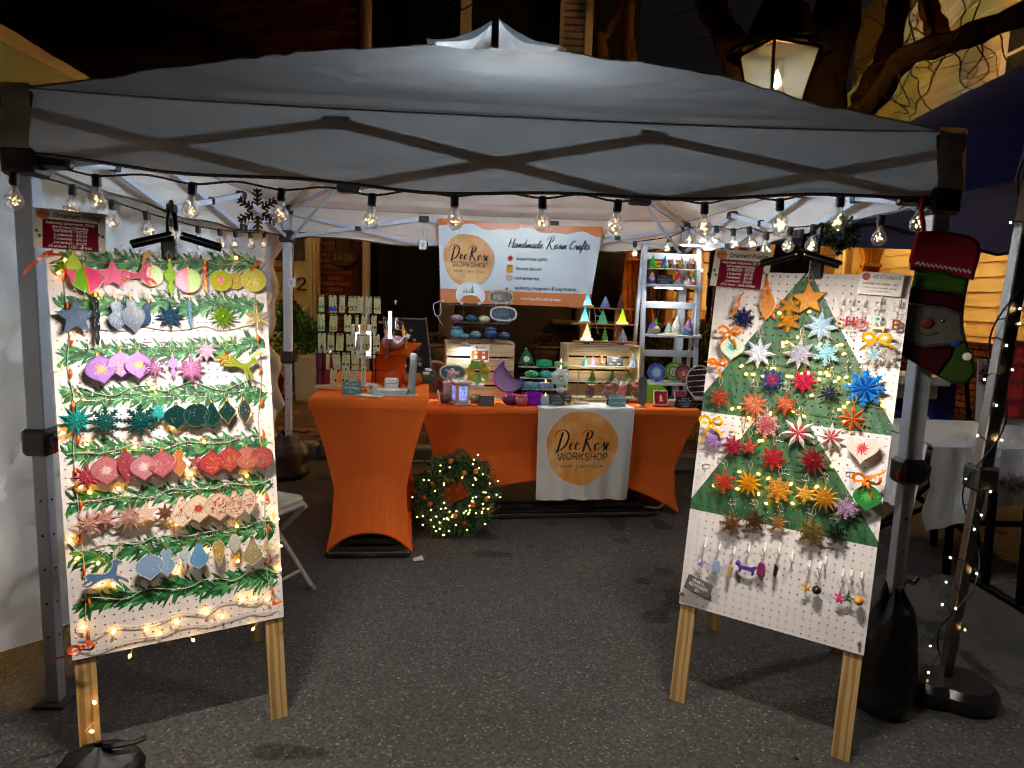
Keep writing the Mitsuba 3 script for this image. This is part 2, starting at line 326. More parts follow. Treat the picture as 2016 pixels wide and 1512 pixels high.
# door with pilaster, panels, letter slot and number
m = M(); m.box([-3.15, HY + .03, 1.36], [.98, .07, 2.3], 'e0c68e', bev=.006)
for z0, h in ((.55, .3), (.98, .42), (1.47, .22)):
    for x0 in (-3.37, -2.93): m.box([x0, HY - .012, z0], [.36, .03, h], 'd9bd84', bev=.012)
door = part(house, 'door', m, 'paint')
part(door, 'window_pane', M().box([-3.1, HY - .02, 2.0], [.62, .02, .44], '15120f'), 'gloss')
part(door, 'letter_slot', M().box([-3.12, HY - .03, 1.665], [.34, .03, .06], '8a6a30', bev=.01), 'metal')
m = M(); m.text('102', .17, '2b1c10', stand(-3.0, HY - .03, 1.40), depth=.012, width=.46); part(door, 'house_number', m, 'metal')
m = M()
for dx in (0, .045, .09): m.box([-2.70 + dx, HY - .02, 1.5], [.03, .1, 2.7], 'e6cf9a', bev=.006)
m.box([-2.655, HY - .035, .33], [.17, .14, .3], 'dcc48e', bev=.01); m.box([-3.2, HY - .03, 2.68], [1.3, .14, .16], 'dcc48e', bev=.02)
part(house, 'door_frame', m, 'paint')
for ((x, z), rx, rz, txt) in (((-2.279,2.037), .11, .13, ''), ((-2.278,1.84), .19, .12, '1808')):
    m = M(); a = np.linspace(0, 2 * np.pi, 29)[:-1]
    fr = stand(x, HY - .0, z); m.prism(np.c_[rx * np.cos(a), rz * np.sin(a)], .05, '1a1512', fr, bev=.012)
    if txt: m.text(txt, .075, '4a3c2c', fr.at(0, -.03, .05), depth=.004)
    part(house, 'plaque', m, 'metal')
m = M(); m.box([-3.2, HY - .45, .2], [2.0, .8, .22], '4a2a20', bev=.01); m.box([-3.2, HY - .75, .14], [2.2, .5, .12], '55382c', bev=.01); part(house, 'front_step', m, 'masonry')
solo('downspout', M().tube([[-1.98, HY - .02, 6.4], [-1.98, HY - .02, 2.2], [-1.97, HY - .02, .2]], .052, 'b8ab98', 10).tube([[-1.98, HY - .02, 2.4], [-1.98, HY - .02, 2.45]], .062, 'a89b88', 10), 'paint', 'pale downspout running down the corner of the brick house', 'downspout')
# planter beside the step
pl = thing('planter', 'cream box planter holding a clipped evergreen by the cream door', 'planter')
y = 8.2; x = -2.42
m = M(); m.lathe([(.0, 0), (.20, 0), (.26, .5), (.29, .52), (.29, .56), (.24, .56), (.22, .5), (0, .5)], 'cbb894', ground(x, y, .1, 45), 4); part(pl, 'box', m, 'paint', 20)

def leaf_cloud(m, n, centre, rad, size, cols, rng, flat=.5, droop=0.0):
    """n small leaf faces through an ellipsoid's volume."""
    d = rng.normal(size=(n, 3)); d /= np.linalg.norm(d, axis=1, keepdims=True)
    p = np.asarray(centre) + d * np.asarray(rad) * rng.uniform(.35, 1, (n, 1)) ** .5
    a = d + rng.normal(size=(n, 3)) * .7; a[:, 2] -= droop; a /= np.linalg.norm(a, axis=1, keepdims=True)
    b = np.cross(a, rng.normal(size=(n, 3))); b /= np.linalg.norm(b, axis=1, keepdims=True)
    L = size * rng.uniform(.6, 1.3, (n, 1)); nn = np.cross(a, b)
    v = np.stack([p, p + a * L * .5 + b * L * flat * .5 + nn * L * .08, p + a * L, p + a * L * .5 - b * L * flat * .5 + nn * L * .08], 1).reshape(-1, 3)
    k = np.arange(n) * 4
    cc = np.array([col(c) for c in cols])[rng.integers(len(cols), size=n)] * rng.uniform(.75, 1.25, (n, 1))
    m.add(v, np.stack([k, k + 1, k + 2, k + 3], 1), np.repeat(cc, 4, 0))
    return m
m = M(); r1 = np.random.default_rng(3)
for q in range(16): leaf_cloud(m, 90, [x + r1.uniform(-.3, .22), y + r1.uniform(-.2, .2), .82 + r1.uniform(-.12, .36) * (1 - .0 * q)], (.12, .12, .12), .07, ('2c4a24', '3c5c2c', '1f3a1c'), r1)
leaf_cloud(m, 120, [x - .34, y - .2, .62], (.12, .1, .2), .07, ('2c4a24', '3c5c2c'), r1)
part(pl, 'shrub', m, 'leaf', 0)
m = M()
for q in range(8): m.tube(smooth_path([[x - .1, y - .05, .66], [x - .2 - .02 * q, y - .27, .6], [x - .24 + .02 * q, y - .3, .2]], 4), .006, 'b59a5a', 4)
part(pl, 'ribbon_tail', m, 'paint')
t = thing('wall_lantern', 'small brass wall lantern above the cream front door', 'lantern'); f = ground(-2.52, HY - .55, 2.98)
part(t, 'backplate', M().box([0, .53, .1], [.1, .03, .3], '4a3a20', f, bev=.01), 'metal'); part(t, 'cap', M().lathe([(.2, .16), (.19, .2), (.03, .30), (0, .32)], '4a3a20', f, 6), 'metal', 20); part(t, 'arm', M().tube(smooth_path([f(np.array([0, .52, .2])), f(np.array([0, .2, .4])), f(np.array([0, 0, .31]))], 4), .01, '4a3a20', 6), 'metal', 60)
part(t, 'bulb', M().lathe([(0, 0), (.045, .02), (.05, .1), (.04, .18), (0, .2)], 'ffffff', f, 12), 'lamp_face', 60, emit=np.array([1, .62, .28]) * 400, weight=.6)
# the dark house front in the middle: doorway with pale jambs, shutter, window frame, two urns
mid = thing('dark_house', 'dark house front with pale door jambs behind the banner', 'house')
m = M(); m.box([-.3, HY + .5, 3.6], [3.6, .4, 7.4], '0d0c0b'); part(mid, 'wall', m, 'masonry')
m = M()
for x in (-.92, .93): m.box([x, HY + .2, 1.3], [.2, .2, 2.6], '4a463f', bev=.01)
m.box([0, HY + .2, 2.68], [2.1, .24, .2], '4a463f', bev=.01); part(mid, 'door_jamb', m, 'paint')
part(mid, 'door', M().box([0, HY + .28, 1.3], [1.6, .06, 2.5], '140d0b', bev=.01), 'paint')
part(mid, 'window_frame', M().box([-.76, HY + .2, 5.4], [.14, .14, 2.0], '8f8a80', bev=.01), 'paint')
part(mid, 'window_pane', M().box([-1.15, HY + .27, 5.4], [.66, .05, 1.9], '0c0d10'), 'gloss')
m = M(); m.box([.48, HY + .22, 5.3], [.05, .1, 2.4], '9a958a'); m.box([.83, HY + .22, 5.3], [.1, .12, 2.4], 'a39d90')
for z in np.arange(4.2, 6.4, .085): m.box([.64, HY + .22, z], [.28, .05, .06], '8d887d', Frame([0, 0, 0], [1, 0, 0], [0, 1, 0]))
part(mid, 'shutter', m, 'paint')
for x, s in ((.42, .62), (-1.0, .58)):
    u = thing('stone_urn', 'pale stone urn with dried flowers in the dark doorway' if s > .6 else 'dim stone urn left of the dark doorway', 'urn')
    part(u, 'urn', M().lathe(np.array([(0, 0), (.16, 0), (.16, .06), (.07, .1), (.06, .22), (.1, .27), (.2, .36), (.25, .5), (.24, .55), (.3, .6), (.28, .63), (.2, .58), (0, .56)]) * s, '5a554c', ground(x, HY - .4, .42)), 'masonry')
    part(u, 'pedestal', M().box([x, HY - .4, .25], [.36, .36, .34], '3a362f', bev=.02), 'masonry')
    part(u, 'flowers', leaf_cloud(M(), 400, [x, HY - .4, .42 + .72 * s], (.24 * s, .24 * s, .14 * s), .05, ('4a3a30', '5c3a34', '3c4028'), r1), 'leaf', 0)

# ---- restaurant porch in the middle right
PZ, PY = 1.13, 9.0
porch = thing('porch', 'warmly lit timber porch with orange curtains behind the white ladder shelf', 'porch')
m = M()
for k in range(11): m.box([3.1, PY + .1 + k * .24, PZ - .03], [5.2, .228, .05], ['3a2a1a', '66492a', '513a20'][k % 3], bev=.006)
part(porch, 'deck', m, 'paint')
part(porch, 'base', M().box([3.1, PY + 1.4, .5], [5.1, 2.6, 1.0], '1e1812'), 'masonry')
bw_ = part(porch, 'back_wall', M().box([3.1, 12.2, 2.6], [6.2, .1, 3.4], '8a6a3a'), 'paint')
for k in range(14): part(bw_, 'wall_board', M().box([3.1, 12.13, 1.2 + k * .17], [6.2, .04, .155], 'c9a468' if k % 2 else 'c09a5e', bev=.01), 'paint')
for x, z, w, h in ((1.75, 1.95, .5, 1.2), (3.6, 2.0, .55, 1.3)):
    f = part(porch, 'window', M().box([x, 12.08, z], [w + .16, .06, h + .16], 'd8c090', bev=.01), 'paint')
    part(f, 'pane', M().box([x, 12.05, z], [w, .03, h], '2a2018'), 'gloss')
for x in (1.62, 2.02, 3.32, 4.3, 5.5): part(porch, 'post', M().box([x, PY + .08, PZ + 1.1], [.1, .1, 2.3], 'c59a58', bev=.01), 'paint')
part(porch, 'beam', M().box([3.1, PY + .06, 3.35], [5.3, .14, .2], '8a6a3e', bev=.01), 'paint')
part(porch, 'roof', M().box([3.1, PY + 1.5, 3.55], [5.6, 3.4, .1], '3a2c1c'), 'paint')
for x0, w in ((1.98, .22), (2.3, .17)):   # woven screens
    m = M(); m.box([x0, PY + .5, PZ + .62], [w, .03, 1.25], '9a7a48')
    for k in range(22): m.box([x0, PY + .475, PZ + .03 + k * .056], [w, .02, .028], 'c8a464' if k % 2 else 'b08c50', bev=.006)
    part(porch, 'wicker_screen', m, 'paint')
def curtain(px, zt, zb, w, side, label):
    def fn(u, v):
        zz = zt + (zb - zt) * v; tie = .38
        k = np.where(v < tie, 1 - .55 * np.sin(v / tie * np.pi / 2) ** 2, .45 + .75 * np.maximum((v - tie) / (1 - tie), 0) ** .8)
        tip = np.where(v > tie, (v - tie) * .55 * side, 0)
        return np.stack([px + (u - .5) * w * k + tip * w, PY - .04 + .035 * np.sin(u * 38 + v * 2) * (1 - .2 * v), zz - .3 * u ** 1.5 * (v > tie) * (v - tie) * (1 if side > 0 else 0) - .3 * (1 - u) ** 1.5 * (v > tie) * (v - tie) * (0 if side > 0 else 1)], -1)
    t = thing('curtain', label, 'curtain')
    part(t, 'drape', M().grid(fn, 50, 22, 'cf8a3c'), 'wall_cloth', 60)
    part(t, 'tie', M().box([px, PY - .05, zt + (zb - zt) * .38], [w * .5, .1, .045], 'b87830', bev=.012), 'paint')
curtain(1.50, 2.42, 1.15, .42, 1, 'tied orange curtain hanging on the porch just right of the banner')
curtain(2.80, 2.42, 1.2, .36, 1, 'tied orange curtain on the porch right of the white ladder shelf')
curtain(4.55, 2.45, 1.2, .5, -1, 'tied tan curtain on the porch behind the second pegboard')
def ladder_chair(x, y, yaw, label):
    t = thing('wooden_chair', label, 'chair'); fr = ground(x, y, PZ, yaw); wood = '1c130d'
    for sx in (-.2, .2):
        part(t, 'leg', M().bar(fr(np.array([sx, .2, 0])), fr(np.array([sx, .24, 1.0])), .035, .035, wood), 'paint'); part(t, 'leg', M().bar(fr(np.array([sx, -.2, 0])), fr(np.array([sx, -.2, .45])), .035, .035, wood), 'paint')
    part(t, 'seat', M().box([0, 0, .45], [.44, .44, .035], wood, fr, bev=.01), 'paint')
    for z in (.6, .75, .9): part(t, 'slat', M().box([0, .225, z], [.4, .02, .07], wood, fr, bev=.006), 'paint')
ladder_chair(1.62, PY + .3, 170, 'dark ladder back chair on the porch under the first orange curtain')
ladder_chair(2.18, PY + .5, 200, 'dark ladder back chair on the porch left of the ladder shelf')
ladder_chair(2.95, PY + .5, 160, 'dark ladder back chair on the porch right of the ladder shelf')
t = thing('porch_table', 'small dark table between the porch chairs', 'table')
part(t, 'top', M().box([1.95, PY + .35, PZ + .72], [.5, .5, .03], '2a1c10', bev=.008), 'paint'); part(t, 'leg', M().box([1.95, PY + .35, PZ + .36], [.06, .06, .7], '1c130d'), 'paint')
t = thing('iron_lantern_post', 'black wrought iron lantern post on the porch above the ladder shelf', 'lantern')
part(t, 'post', M().lathe([(.05, 0), (.03, .05), (.03, .6), (.06, .66), (.03, .72), (.03, 1.2), (.07, 1.28), (.09, 1.4), (.02, 1.46)], '14100c', ground(2.5, PY - .1, PZ), 10), 'metal')
part(t, 'arm', M().bar([2.35, PY - .1, PZ + .95], [2.75, PY - .1, PZ + .95], .02, .02, '14100c').bar([2.4, PY - .1, PZ + .8], [2.7, PY - .1, PZ + .8], .015, .015, '14100c'), 'metal')
for k, ((x, y, z), e) in enumerate((((1.493,9.4,2.332), 30), ((1.876,9.7,2.391), 40), ((1.77,10,2.371), 24), ((2.394,9.4,2.41), 26), ((3.241,9.6,2.3), 24), ((3.286,10.4,2.25), 20))):
    t = thing('porch_lamp', ('small warm bulb high on the porch nearest the first curtain', 'brightest warm bulb under the porch roof', 'warm bulb deep in the porch over the screens', 'warm bulb on the porch behind the second curtain', 'warm bulb behind the first orange ribbon sign on the right', 'low warm bulb behind the right price sign')[k], 'lamp')
    part(t, 'bulb', M().ball([x, y, z], .045, 'ffffff'), 'lamp_face', emit=np.array([1, .55, .2]) * e * 34, weight=.6)
    part(t, 'socket', M().lathe([(.03, 0), (.03, .09), (0, .09)], '1a1410', ground(x, y, z + .035), 10).tube([[x, y, z + .1], [x, y, 3.5]], .006, '1a1410', 4), 'paint')
for k, (x, lab) in enumerate(((1.9, 'hooded warm lamp under the porch eave above the first curtain'), (3.6, 'hooded warm lamp under the porch eave above the tan curtain'))):
    t = thing('eave_lamp', lab, 'lamp'); f = ground(x, PY - .5, 2.95)
    part(t, 'hood', M().lathe([(.12, 0), (.05, .1), (.02, .13), (0, .13)], '2a2018', f, 16), 'metal', 40); part(t, 'arm', M().tube([f(np.array([0, 0, .12])), f(np.array([0, .5, .3]))], .012, '2a2018', 6), 'metal', 60)
    part(t, 'bulb', M().lathe([(0, 0), (.035, .01), (.04, .03), (.02, .06)], 'ffffff', f, 12), 'lamp_face', 60, emit=np.array([1, .60, .24]) * 900, weight=.6)
# hedge below the porch
m = M(); r2 = np.random.default_rng(5)
for q in range(60): leaf_cloud(m, 110, [r2.uniform(1.2, 3.8), r2.uniform(7.7, 8.4), r2.uniform(.15, 1.05)], (.22, .2, .2), .07, ('2a2a16', '3a3a1c', '4a4424', '1c2010'), r2)
solo('hedge', m, 'leaf', 'dark hedge growing below the porch behind the ladder shelf', 'hedge', kind='stuff', angle=0)

# ---- yellow sided house on the right, wall running towards us, with a brick base
SX = 5.2
yh = thing('siding_house', 'yellow clapboard house with white trim behind the blue tent', 'house')
part(yh, 'wall', M().box([SX + .2, 8.0, 3.0], [.3, 7.0, 6.0], '7a6a48'), 'masonry')
sd = {}
for k in range(30):
    z = 1.0 + k * .165; y1 = 11.2 - max(0, z - 4.1) / .36; y0 = 4.6
    if y1 < y0 + .3: break
    m = M(); L = y1 - y0
    m.add([[SX, y0, z], [SX, y1, z], [SX + .03, y1, z + .165], [SX + .03, y0, z + .165], [SX + .03, y0, z], [SX + .03, y1, z]], [[0, 1, 2], [0, 2, 3], [0, 4, 5], [0, 5, 1]], ['e0be7c', 'dfbc79'][k % 2])
    part(yh, 'siding_board', m, 'paint', 0)
part(yh, 'rake_trim', M().bar([SX - .06, 11.2, 4.1], [SX - .06, 4.6, 6.5], .06, .22, 'efe0b8', bev=.01).bar([SX - .25, 11.2, 4.2], [SX - .25, 4.6, 6.6], .5, .05, 'd8c698'), 'paint')
part(yh, 'corner_trim', M().box([SX - .02, 11.2, 2.6], [.08, .14, 3.2], 'efe0b8', bev=.01), 'paint')
for yc, zc, w, h in ((7.35, 4.15, .75, .7), (8.55, 1.95, .5, .9)):
    f = part(yh, 'window', M().box([SX - .02, yc, zc], [.06, w + .24, h + .24], 'f0e4c0', bev=.01), 'paint')
    part(f, 'pane', M().box([SX - .045, yc, zc], [.03, w, h], '1a1a1c'), 'gloss')
    part(f, 'glazing_bar', M().box([SX - .065, yc, zc], [.02, w, .03], 'e8dab2').box([SX - .066, yc, zc], [.02, .03, h], 'e8dab2'), 'paint')
bw = [shape(M().box([0, 0, 0], [.06, .205, .062], c, bev=.006), 'masonry') for c in ('3a241a', '301d16', '442c20')]
part(yh, 'base_wall', M().box([SX - .05, 8.0, .55], [.3, 6.8, 1.1], '3a2a22'), 'masonry')
for j in range(14):
    for i in range(20):
        part(yh + '__base_wall', 'brick', bw[RNG.integers(3)], to=T().translate([SX - .2, 5.6 + i * .215 + .107 * (j % 2), .12 + j * .073]))

# ---- tree behind the lamp and thin trees beside the shutter
def limb(m, pts, r0, r1, c, k=5, sides=9, seed=0):
    p = smooth_path(pts, k); n = len(p)
    r = np.linspace(r0, r1, n) * (1 + .14 * np.sin(np.arange(n) * 1.9 + seed)) 
    return m.tube(p, r, c, sides)
tr = thing('bare_tree', 'big bare tree with a thick low branch behind the gas lamp', 'tree')
part(tr, 'trunk', limb(M(), [[2.95, 7.4, 0], [2.95, 7.4, 1.8], [3.05, 7.4, 3.2], [3.2, 7.5, 4.6], [3.2, 7.5, 6.5]], .26, .2, '120f0c'), 'bark', 60)
part(tr, 'limb', limb(M(), [[2.95, 7.4, 2.7], [2.35, 7.4, 3.5], (2.141,7.5,4.073), (1.873,7.5,4.508), (1.661,7.5,4.937)], .17, .13, '1c1510', seed=1), 'bark', 60)
part(tr, 'limb', limb(M(), [(3.186,7.2,3.233), (3.224,6.6,3.32), (3.146,6,3.501), (3.312,5.6,3.509), (3.59,5.2,3.585), (3.999,5,3.781)], .105, .075, '100e0b', seed=2), 'bark', 60)
part(tr, 'limb', limb(M(), [(3.32,7,3.429), (3.547,7.1,3.891), (3.716,7.3,4.49), (3.822,7.5,5.008)], .13, .08, '100e0b', seed=3), 'bark', 60)
part(tr, 'limb', limb(M(), [(4.216,7.4,4.207), (4.196,7.6,4.525), (4.19,7.8,4.906)], .11, .08, '2a1e14', seed=4), 'bark', 60)
m = M()
twp = ((3.248,5.5,3.508), (3.242,5.4,3.65), (3.129,5.3,3.746), (3.376,5.4,3.335), (3.302,5.3,3.088), (3.248,5.3,2.925), (3.185,5.5,3.397), (3.043,5.4,3.107), (2.948,5.4,2.94), (3.485,5.4,3.517), (3.473,5.2,3.239), (3.577,5.2,3.138), (3.088,5.8,3.377), (2.972,5.7,3.19), (2.949,5.7,3.035), (3.329,5.5,3.475), (3.407,5.5,3.622), (3.453,5.4,3.763), (3.137,5.8,3.302), (3.161,5.7,3.12), (3.232,5.7,3.026), (3.485,5.3,3.551), (3.369,5.2,3.339), (3.332,5.2,3.199))
twp = np.array(twp).reshape(-1, 3, 3)[[0, 2, 3, 6]]
for q in twp: m.tube(smooth_path([q[0] + (q[0] - q[1]) * .5, *q, q[2] + (q[2] - q[1]) * .7 + [.05, 0, .03]], 5) + .012 * np.sin(np.arange(21)[:, None] * [1.3, .7, 1.1]), np.linspace(.007, .002, 21), '3a2a1c', 5)
rt_ = np.random.default_rng(23)
for (p0, p1, nn_) in (((3.18,6.7,3.323), (3.134,5.9,3.481), 7), ((3.134,5.9,3.481), (3.556,5.2,3.567), 12), ((2.141,7.5,4.073), (1.873,7.5,4.508), 4), ((3.547,7.1,3.891), (3.731,7.3,4.585), 6)):
    for _ in range(nn_):
        o = np.array(p0) + (np.array(p1) - p0) * rt_.uniform(); d = nrm([rt_.normal(), rt_.normal() * .5, rt_.choice([-1, 1]) * rt_.uniform(.4, 1.2)]); L = rt_.uniform(.25, .7)
        q = smooth_path([o, o + d * L * .4 + rt_.normal(size=3) * .04, o + d * L * .75 + rt_.normal(size=3) * .07, o + d * L + rt_.normal(size=3) * .1], 5); m.tube(q, np.linspace(.007, .0015, len(q)), '14100c', 5)
        m.tube(smooth_path([q[7], q[7] + rt_.normal(size=3) * .06 + d * .08, q[7] + rt_.normal(size=3) * .1 + d * .2], 4), .002, '14100c', 4)
part(tr, 'twig', m, 'bark', kind='stuff')
t2 = thing('thin_tree', 'two slender bare trunks lit brown beside the white shutter', 'tree')
part(t2, 'trunk', limb(M(), [[1.6, 8.6, 0], [1.6, 8.6, 2], (1.26,8.6,4.3), (1.217,8.6,4.64), (1.205,8.6,5.256)], .085, .075, '3c2c1c', seed=2), 'bark', 60)
part(t2, 'limb', limb(M(), [[1.5, 8.6, 2], (0.9411,8.6,4.29), (0.9591,8.6,4.518), (1.111,8.6,4.806), (1.188,8.6,5.144)], .07, .05, '3c2c1c', seed=5), 'bark', 60)
m = M()
for q in np.array(((-0.9102,7.5,4.415), (-0.794,7.4,4.321), (-0.6919,7.4,4.359), (-0.794,7.4,4.321), (-0.6553,7.3,4.249), (-0.5299,7.3,4.31))).reshape(-1, 3, 3): m.tube(smooth_path(q, 4), .008, '2a2018', 4)
part(t2, 'twig', m, 'bark')

# ---- gas lamp on the pavement behind the stall
gl = thing('gas_lamp', 'black Victorian gas lamp with a glowing flame above the white tent', 'street lamp')
gx, gy = 2.11, 6.0
gf = ground(gx, gy, 0, 18)
zb, zt = 2.88, 3.52
part(gl, 'post', M().lathe([(.16, .1), (.16, .3), (.09, .45), (.06, .7), (.055, 2.4), (.08, 2.5), (.05, 2.6), (.07, zb - .06), (.11, zb), (0, zb)], '15130f', gf, 14), 'metal')
m = M()
for sx in (-1, 1):
    for sy in (-1, 1): m.bar(gf(np.array([sx * .11, sy * .11, zb])), gf(np.array([sx * .225, sy * .225, zt])), .022, .022, '15130f')
for h, z in ((.11, zb), (.225, zt)):
    for q in range(4):
        a0, a1 = (np.array([[1, 1], [-1, 1], [-1, -1], [1, -1]])[[q, (q + 1) % 4]] * h); m.bar(gf(np.array([*a0, z])), gf(np.array([*a1, z])), .022, .022, '15130f')
part(gl, 'frame', m, 'metal')
for q in range(4):
    p = np.array([[1, 1], [-1, 1], [-1, -1], [1, -1]]); a0, a1 = p[q], p[(q + 1) % 4]
    part(gl, 'pane', M().add(gf(np.array([[*(a0 * .105), zb], [*(a1 * .105), zb], [*(a1 * .22), zt], [*(a0 * .22), zt]])), [[0, 1, 2, 3]], 'e8dcc4'), 'frosted', 0)
part(gl, 'hood', M().lathe([(.42, zt - .03), (.43, zt + .0), (.33, zt + .04), (.3, zt + .05), (.2, zt + .34), (.17, zt + .36), (.17, zt + .42), (.2, zt + .43), (.19, zt + .47), (.08, zt + .58), (.05, zt + .62), (.07, zt + .68), (0, zt + .74)], '121110', gf, 8), 'metal', 25)
part(gl, 'flame', M().lathe([(0, 0), (.03, .02), (.036, .05), (.02, .10), (0, .15)], 'ffffff', ground(gx, gy, zb + .35), 10), 'lamp_face', emit=np.array([1, .45, .11]) * 3200, weight=1.0)
part(gl, 'burner', M().lathe([(.012, 0), (.012, .32), (.02, .34), (0, .35)], '6a5a3a', ground(gx, gy, zb), 8), 'metal')
t = thing('hanging_bulb', 'single bare yellow bulb glowing right of the gas lamp', 'lamp')
x, y, z = (3.662,8.3,3.906)
part(t, 'bulb', M().ball([x, y, z], .04, 'ffffff'), 'lamp_face', emit=np.array([1, .52, .16]) * 9000, weight=.8)
part(t, 'wire', M().tube(smooth_path([[x, y, z + .03], (3.562,8.3,4.031), (3.449,8.3,4.111), (3.459,8.3,3.888)], 5), .005, '14100c', 4), 'paint')


# ================================================================ OUR TENT
YAW = math.degrees(.047)
TF = ground(-1.5512, 2.2225, 0, YAW)          # front left leg; a along the front, b to the back
TW, TD, HE, HL = 2.958, 2.916, 2.041, 1.839
def TP(u, v, z): return TF(np.array([u * TW, v * TD, z]))
tent = thing('canopy_tent', 'white pop-up canopy tent sheltering the craft stall', 'tent')
PROF = np.array([(0, 2.045), (.1, 2.11), (.226, 2.21), (.366, 2.32), (.53, 2.44), (.8, 2.617), (.9, 2.66)])
def roof_pt(u, v):
    mx, mn = np.maximum(np.abs(u), np.abs(v)), np.minimum(np.abs(u), np.abs(v))
    d = 1 - mx; h = mn / np.maximum(mx, 1e-6)
    z = np.interp(d, PROF[:, 0], PROF[:, 1]) - (1 - h ** 3) * (.055 * np.sin(np.pi * np.clip(d / .87, 0, 1)) + .02 * (d < .08))
    p = TP((u + 1) / 2, (v + 1) / 2, 0)if False else np.stack([(u + 1) / 2 * TW, (v + 1) / 2 * TD, z], -1)
    w = meshkit.fbm(np.stack([u * 3.2, v * 3.2, u * 0], -1), 4, 4) - .5
    r = np.abs(meshkit.fbm(np.stack([u * 2.2 + v * 7, v * 9, u * 0 + 3], -1), 3, 9) - .5)
    r3 = np.abs(meshkit.fbm(np.stack([u * 5 - v * 2, v * 22 + u * 6, u * 0 + 8], -1), 3, 19) - .5)
    p[..., 2] += (.035 * w - .045 * r - .022 * r3 + .018) * np.clip(d * 8, 0, 1) 
    return p
CL = 'e0d6c8'
m = M(); nA, nB = 110, 60
for q in range(4):
    c, s_ = [(1, 0), (0, 1), (-1, 0), (0, -1)][q]
    def fn(a, b):
        mx = 1 - b * .81; x, y = (a * 2 - 1) * mx, -mx
        return roof_pt(x * c - y * s_, x * s_ + y * c)
    m.grid(fn, nA, nB, CL, TF)
part(tent, 'roof', m, 'canopy_cloth', 60)
for su, sv in ((-1, -1), (1, -1), (1, 1), (-1, 1)):
    k = np.linspace(1, .2, 40); part(tent, 'seam', M().tube(roof_pt(k * su, k * sv) + [0, 0, .001], .004, 'a89f90', 5, TF), 'cloth')
    k = np.linspace(-1, 1, 60); part(tent, 'seam', M().tube(roof_pt(*((k, k * 0 + sv) if su * sv > 0 else (k * 0 + su, k))) + [0, 0, .001], .0045, 'a89f90', 5, TF), 'cloth')
m = M()
for q in range(4):
    c, s_ = [(1, 0), (0, 1), (-1, 0), (0, -1)][q]
    def fn(a, b):
        mx = .225 * (1 - b); x, y = (a * 2 - 1) * mx, -mx
        u, v = x * c - y * s_, x * s_ + y * c
        z = 2.635 + .235 * b ** 1.5 + .02 * (1 - np.abs(a * 2 - 1)) * (1 - b) + .035 * (meshkit.fbm(np.stack([u * 16, v * 16, b * 3], -1), 3, 2) - .5) * (1 - b)
        return np.stack([(u + 1) / 2 * TW, (v + 1) / 2 * TD, z], -1)
    for a0, a1 in (((0, .24), (.76, 1)) if q == 0 else ((0, 1),)): m.grid(lambda a, b: fn(a0 + (a1 - a0) * a, b), 26, 12, 'a8acb0', TF)
part(tent, 'vent_cap', m, 'canopy_cloth', 40)
part(tent, 'cap_strap', M().bar(TF(np.array([TW / 2 - .01, TD / 2 - .32, 2.615])), TF(np.array([TW / 2 - .01, TD / 2 - .02, 2.868])), .036, .01, 'd8dade', bev=.002), 'paint')
def valance(p0, p1, out, seed, name):
    p0, p1, out = np.asarray(p0, float), np.asarray(p1, float), np.asarray(out, float)
    def fn(s, t):
        base = p0 + (p1 - p0) * s[..., None]
        sag = np.sin(np.pi * s)
        z = (HE - .018 * sag) * (1 - t) + t * (HL - .055 * sag + .008 * np.sin(s * 23 + seed))
        f = meshkit.fbm(np.stack([s * 7 + seed, t * 1.3, s * 0], -1), 4, seed) - .5
        r = np.abs(meshkit.fbm(np.stack([s * 5 + t * 2, t * 3 - s * 2, s * 0 + seed], -1), 3, seed + 5) - .5)
        e = np.minimum(s, 1 - s)
        off = .012 + t * .022 + (.045 * f - .05 * r + .012) * t * np.clip(e * 10, .15, 1) + .012 * np.sin(np.pi * t) 
        p = base + out * off[..., None]; p[..., 2] = z
        return p
    part(tent, name, M().grid(fn, 110, 14, CL, TF), 'canopy_cloth', 60)
    hem = fn(np.linspace(0, 1, 60), np.full(60, 1.0)); part(tent, 'hem', M().tube(hem, .0055, '3a3630', 5, TF), 'paint')
valance([0, 0, 0], [TW, 0, 0], [0, -1, 0], 1, 'valance')
valance([TW, 0, 0], [TW, TD, 0], [1, 0, 0], 4, 'valance')
valance([TW, TD, 0], [0, TD, 0], [0, 1, 0], 7, 'valance')
valance([0, TD, 0], [0, 0, 0], [-1, 0, 0], 10, 'valance')
for sx, x in ((-1, 0), (1, TW)):
    m = M()
    for k in range(2):
        def fn(s, t):
            w = .085 * s if k == 0 else .02
            q = np.stack([x + sx * .030 - sx * .085 * s * 1.0, -.045 - .02 * t + s * 0, 2.05 - .195 * t], -1) if k == 0 else np.stack([x + sx * (.038 + .016 * t), -.045 + .09 * s, 2.05 - .195 * t], -1)
            q[..., 1] += (-.006 * np.sin(t * 9) if k == 0 else 0)
            return q
        m.grid(fn, 6, 8, 'c4b49c', TF)
    part(tent, 'corner_patch', m, 'thin', 50)
STEEL, DK = 'c9d0d8', '1b1b1c'
def slider(f, z, s=1, rot=0):
    m = M().box([0, 0, z], [.088, .088, .09], DK, f, bev=.012).box([.052, -.01, z + .005], [.03, .05, .05], DK, f, bev=.01)
    return m
legs = {}
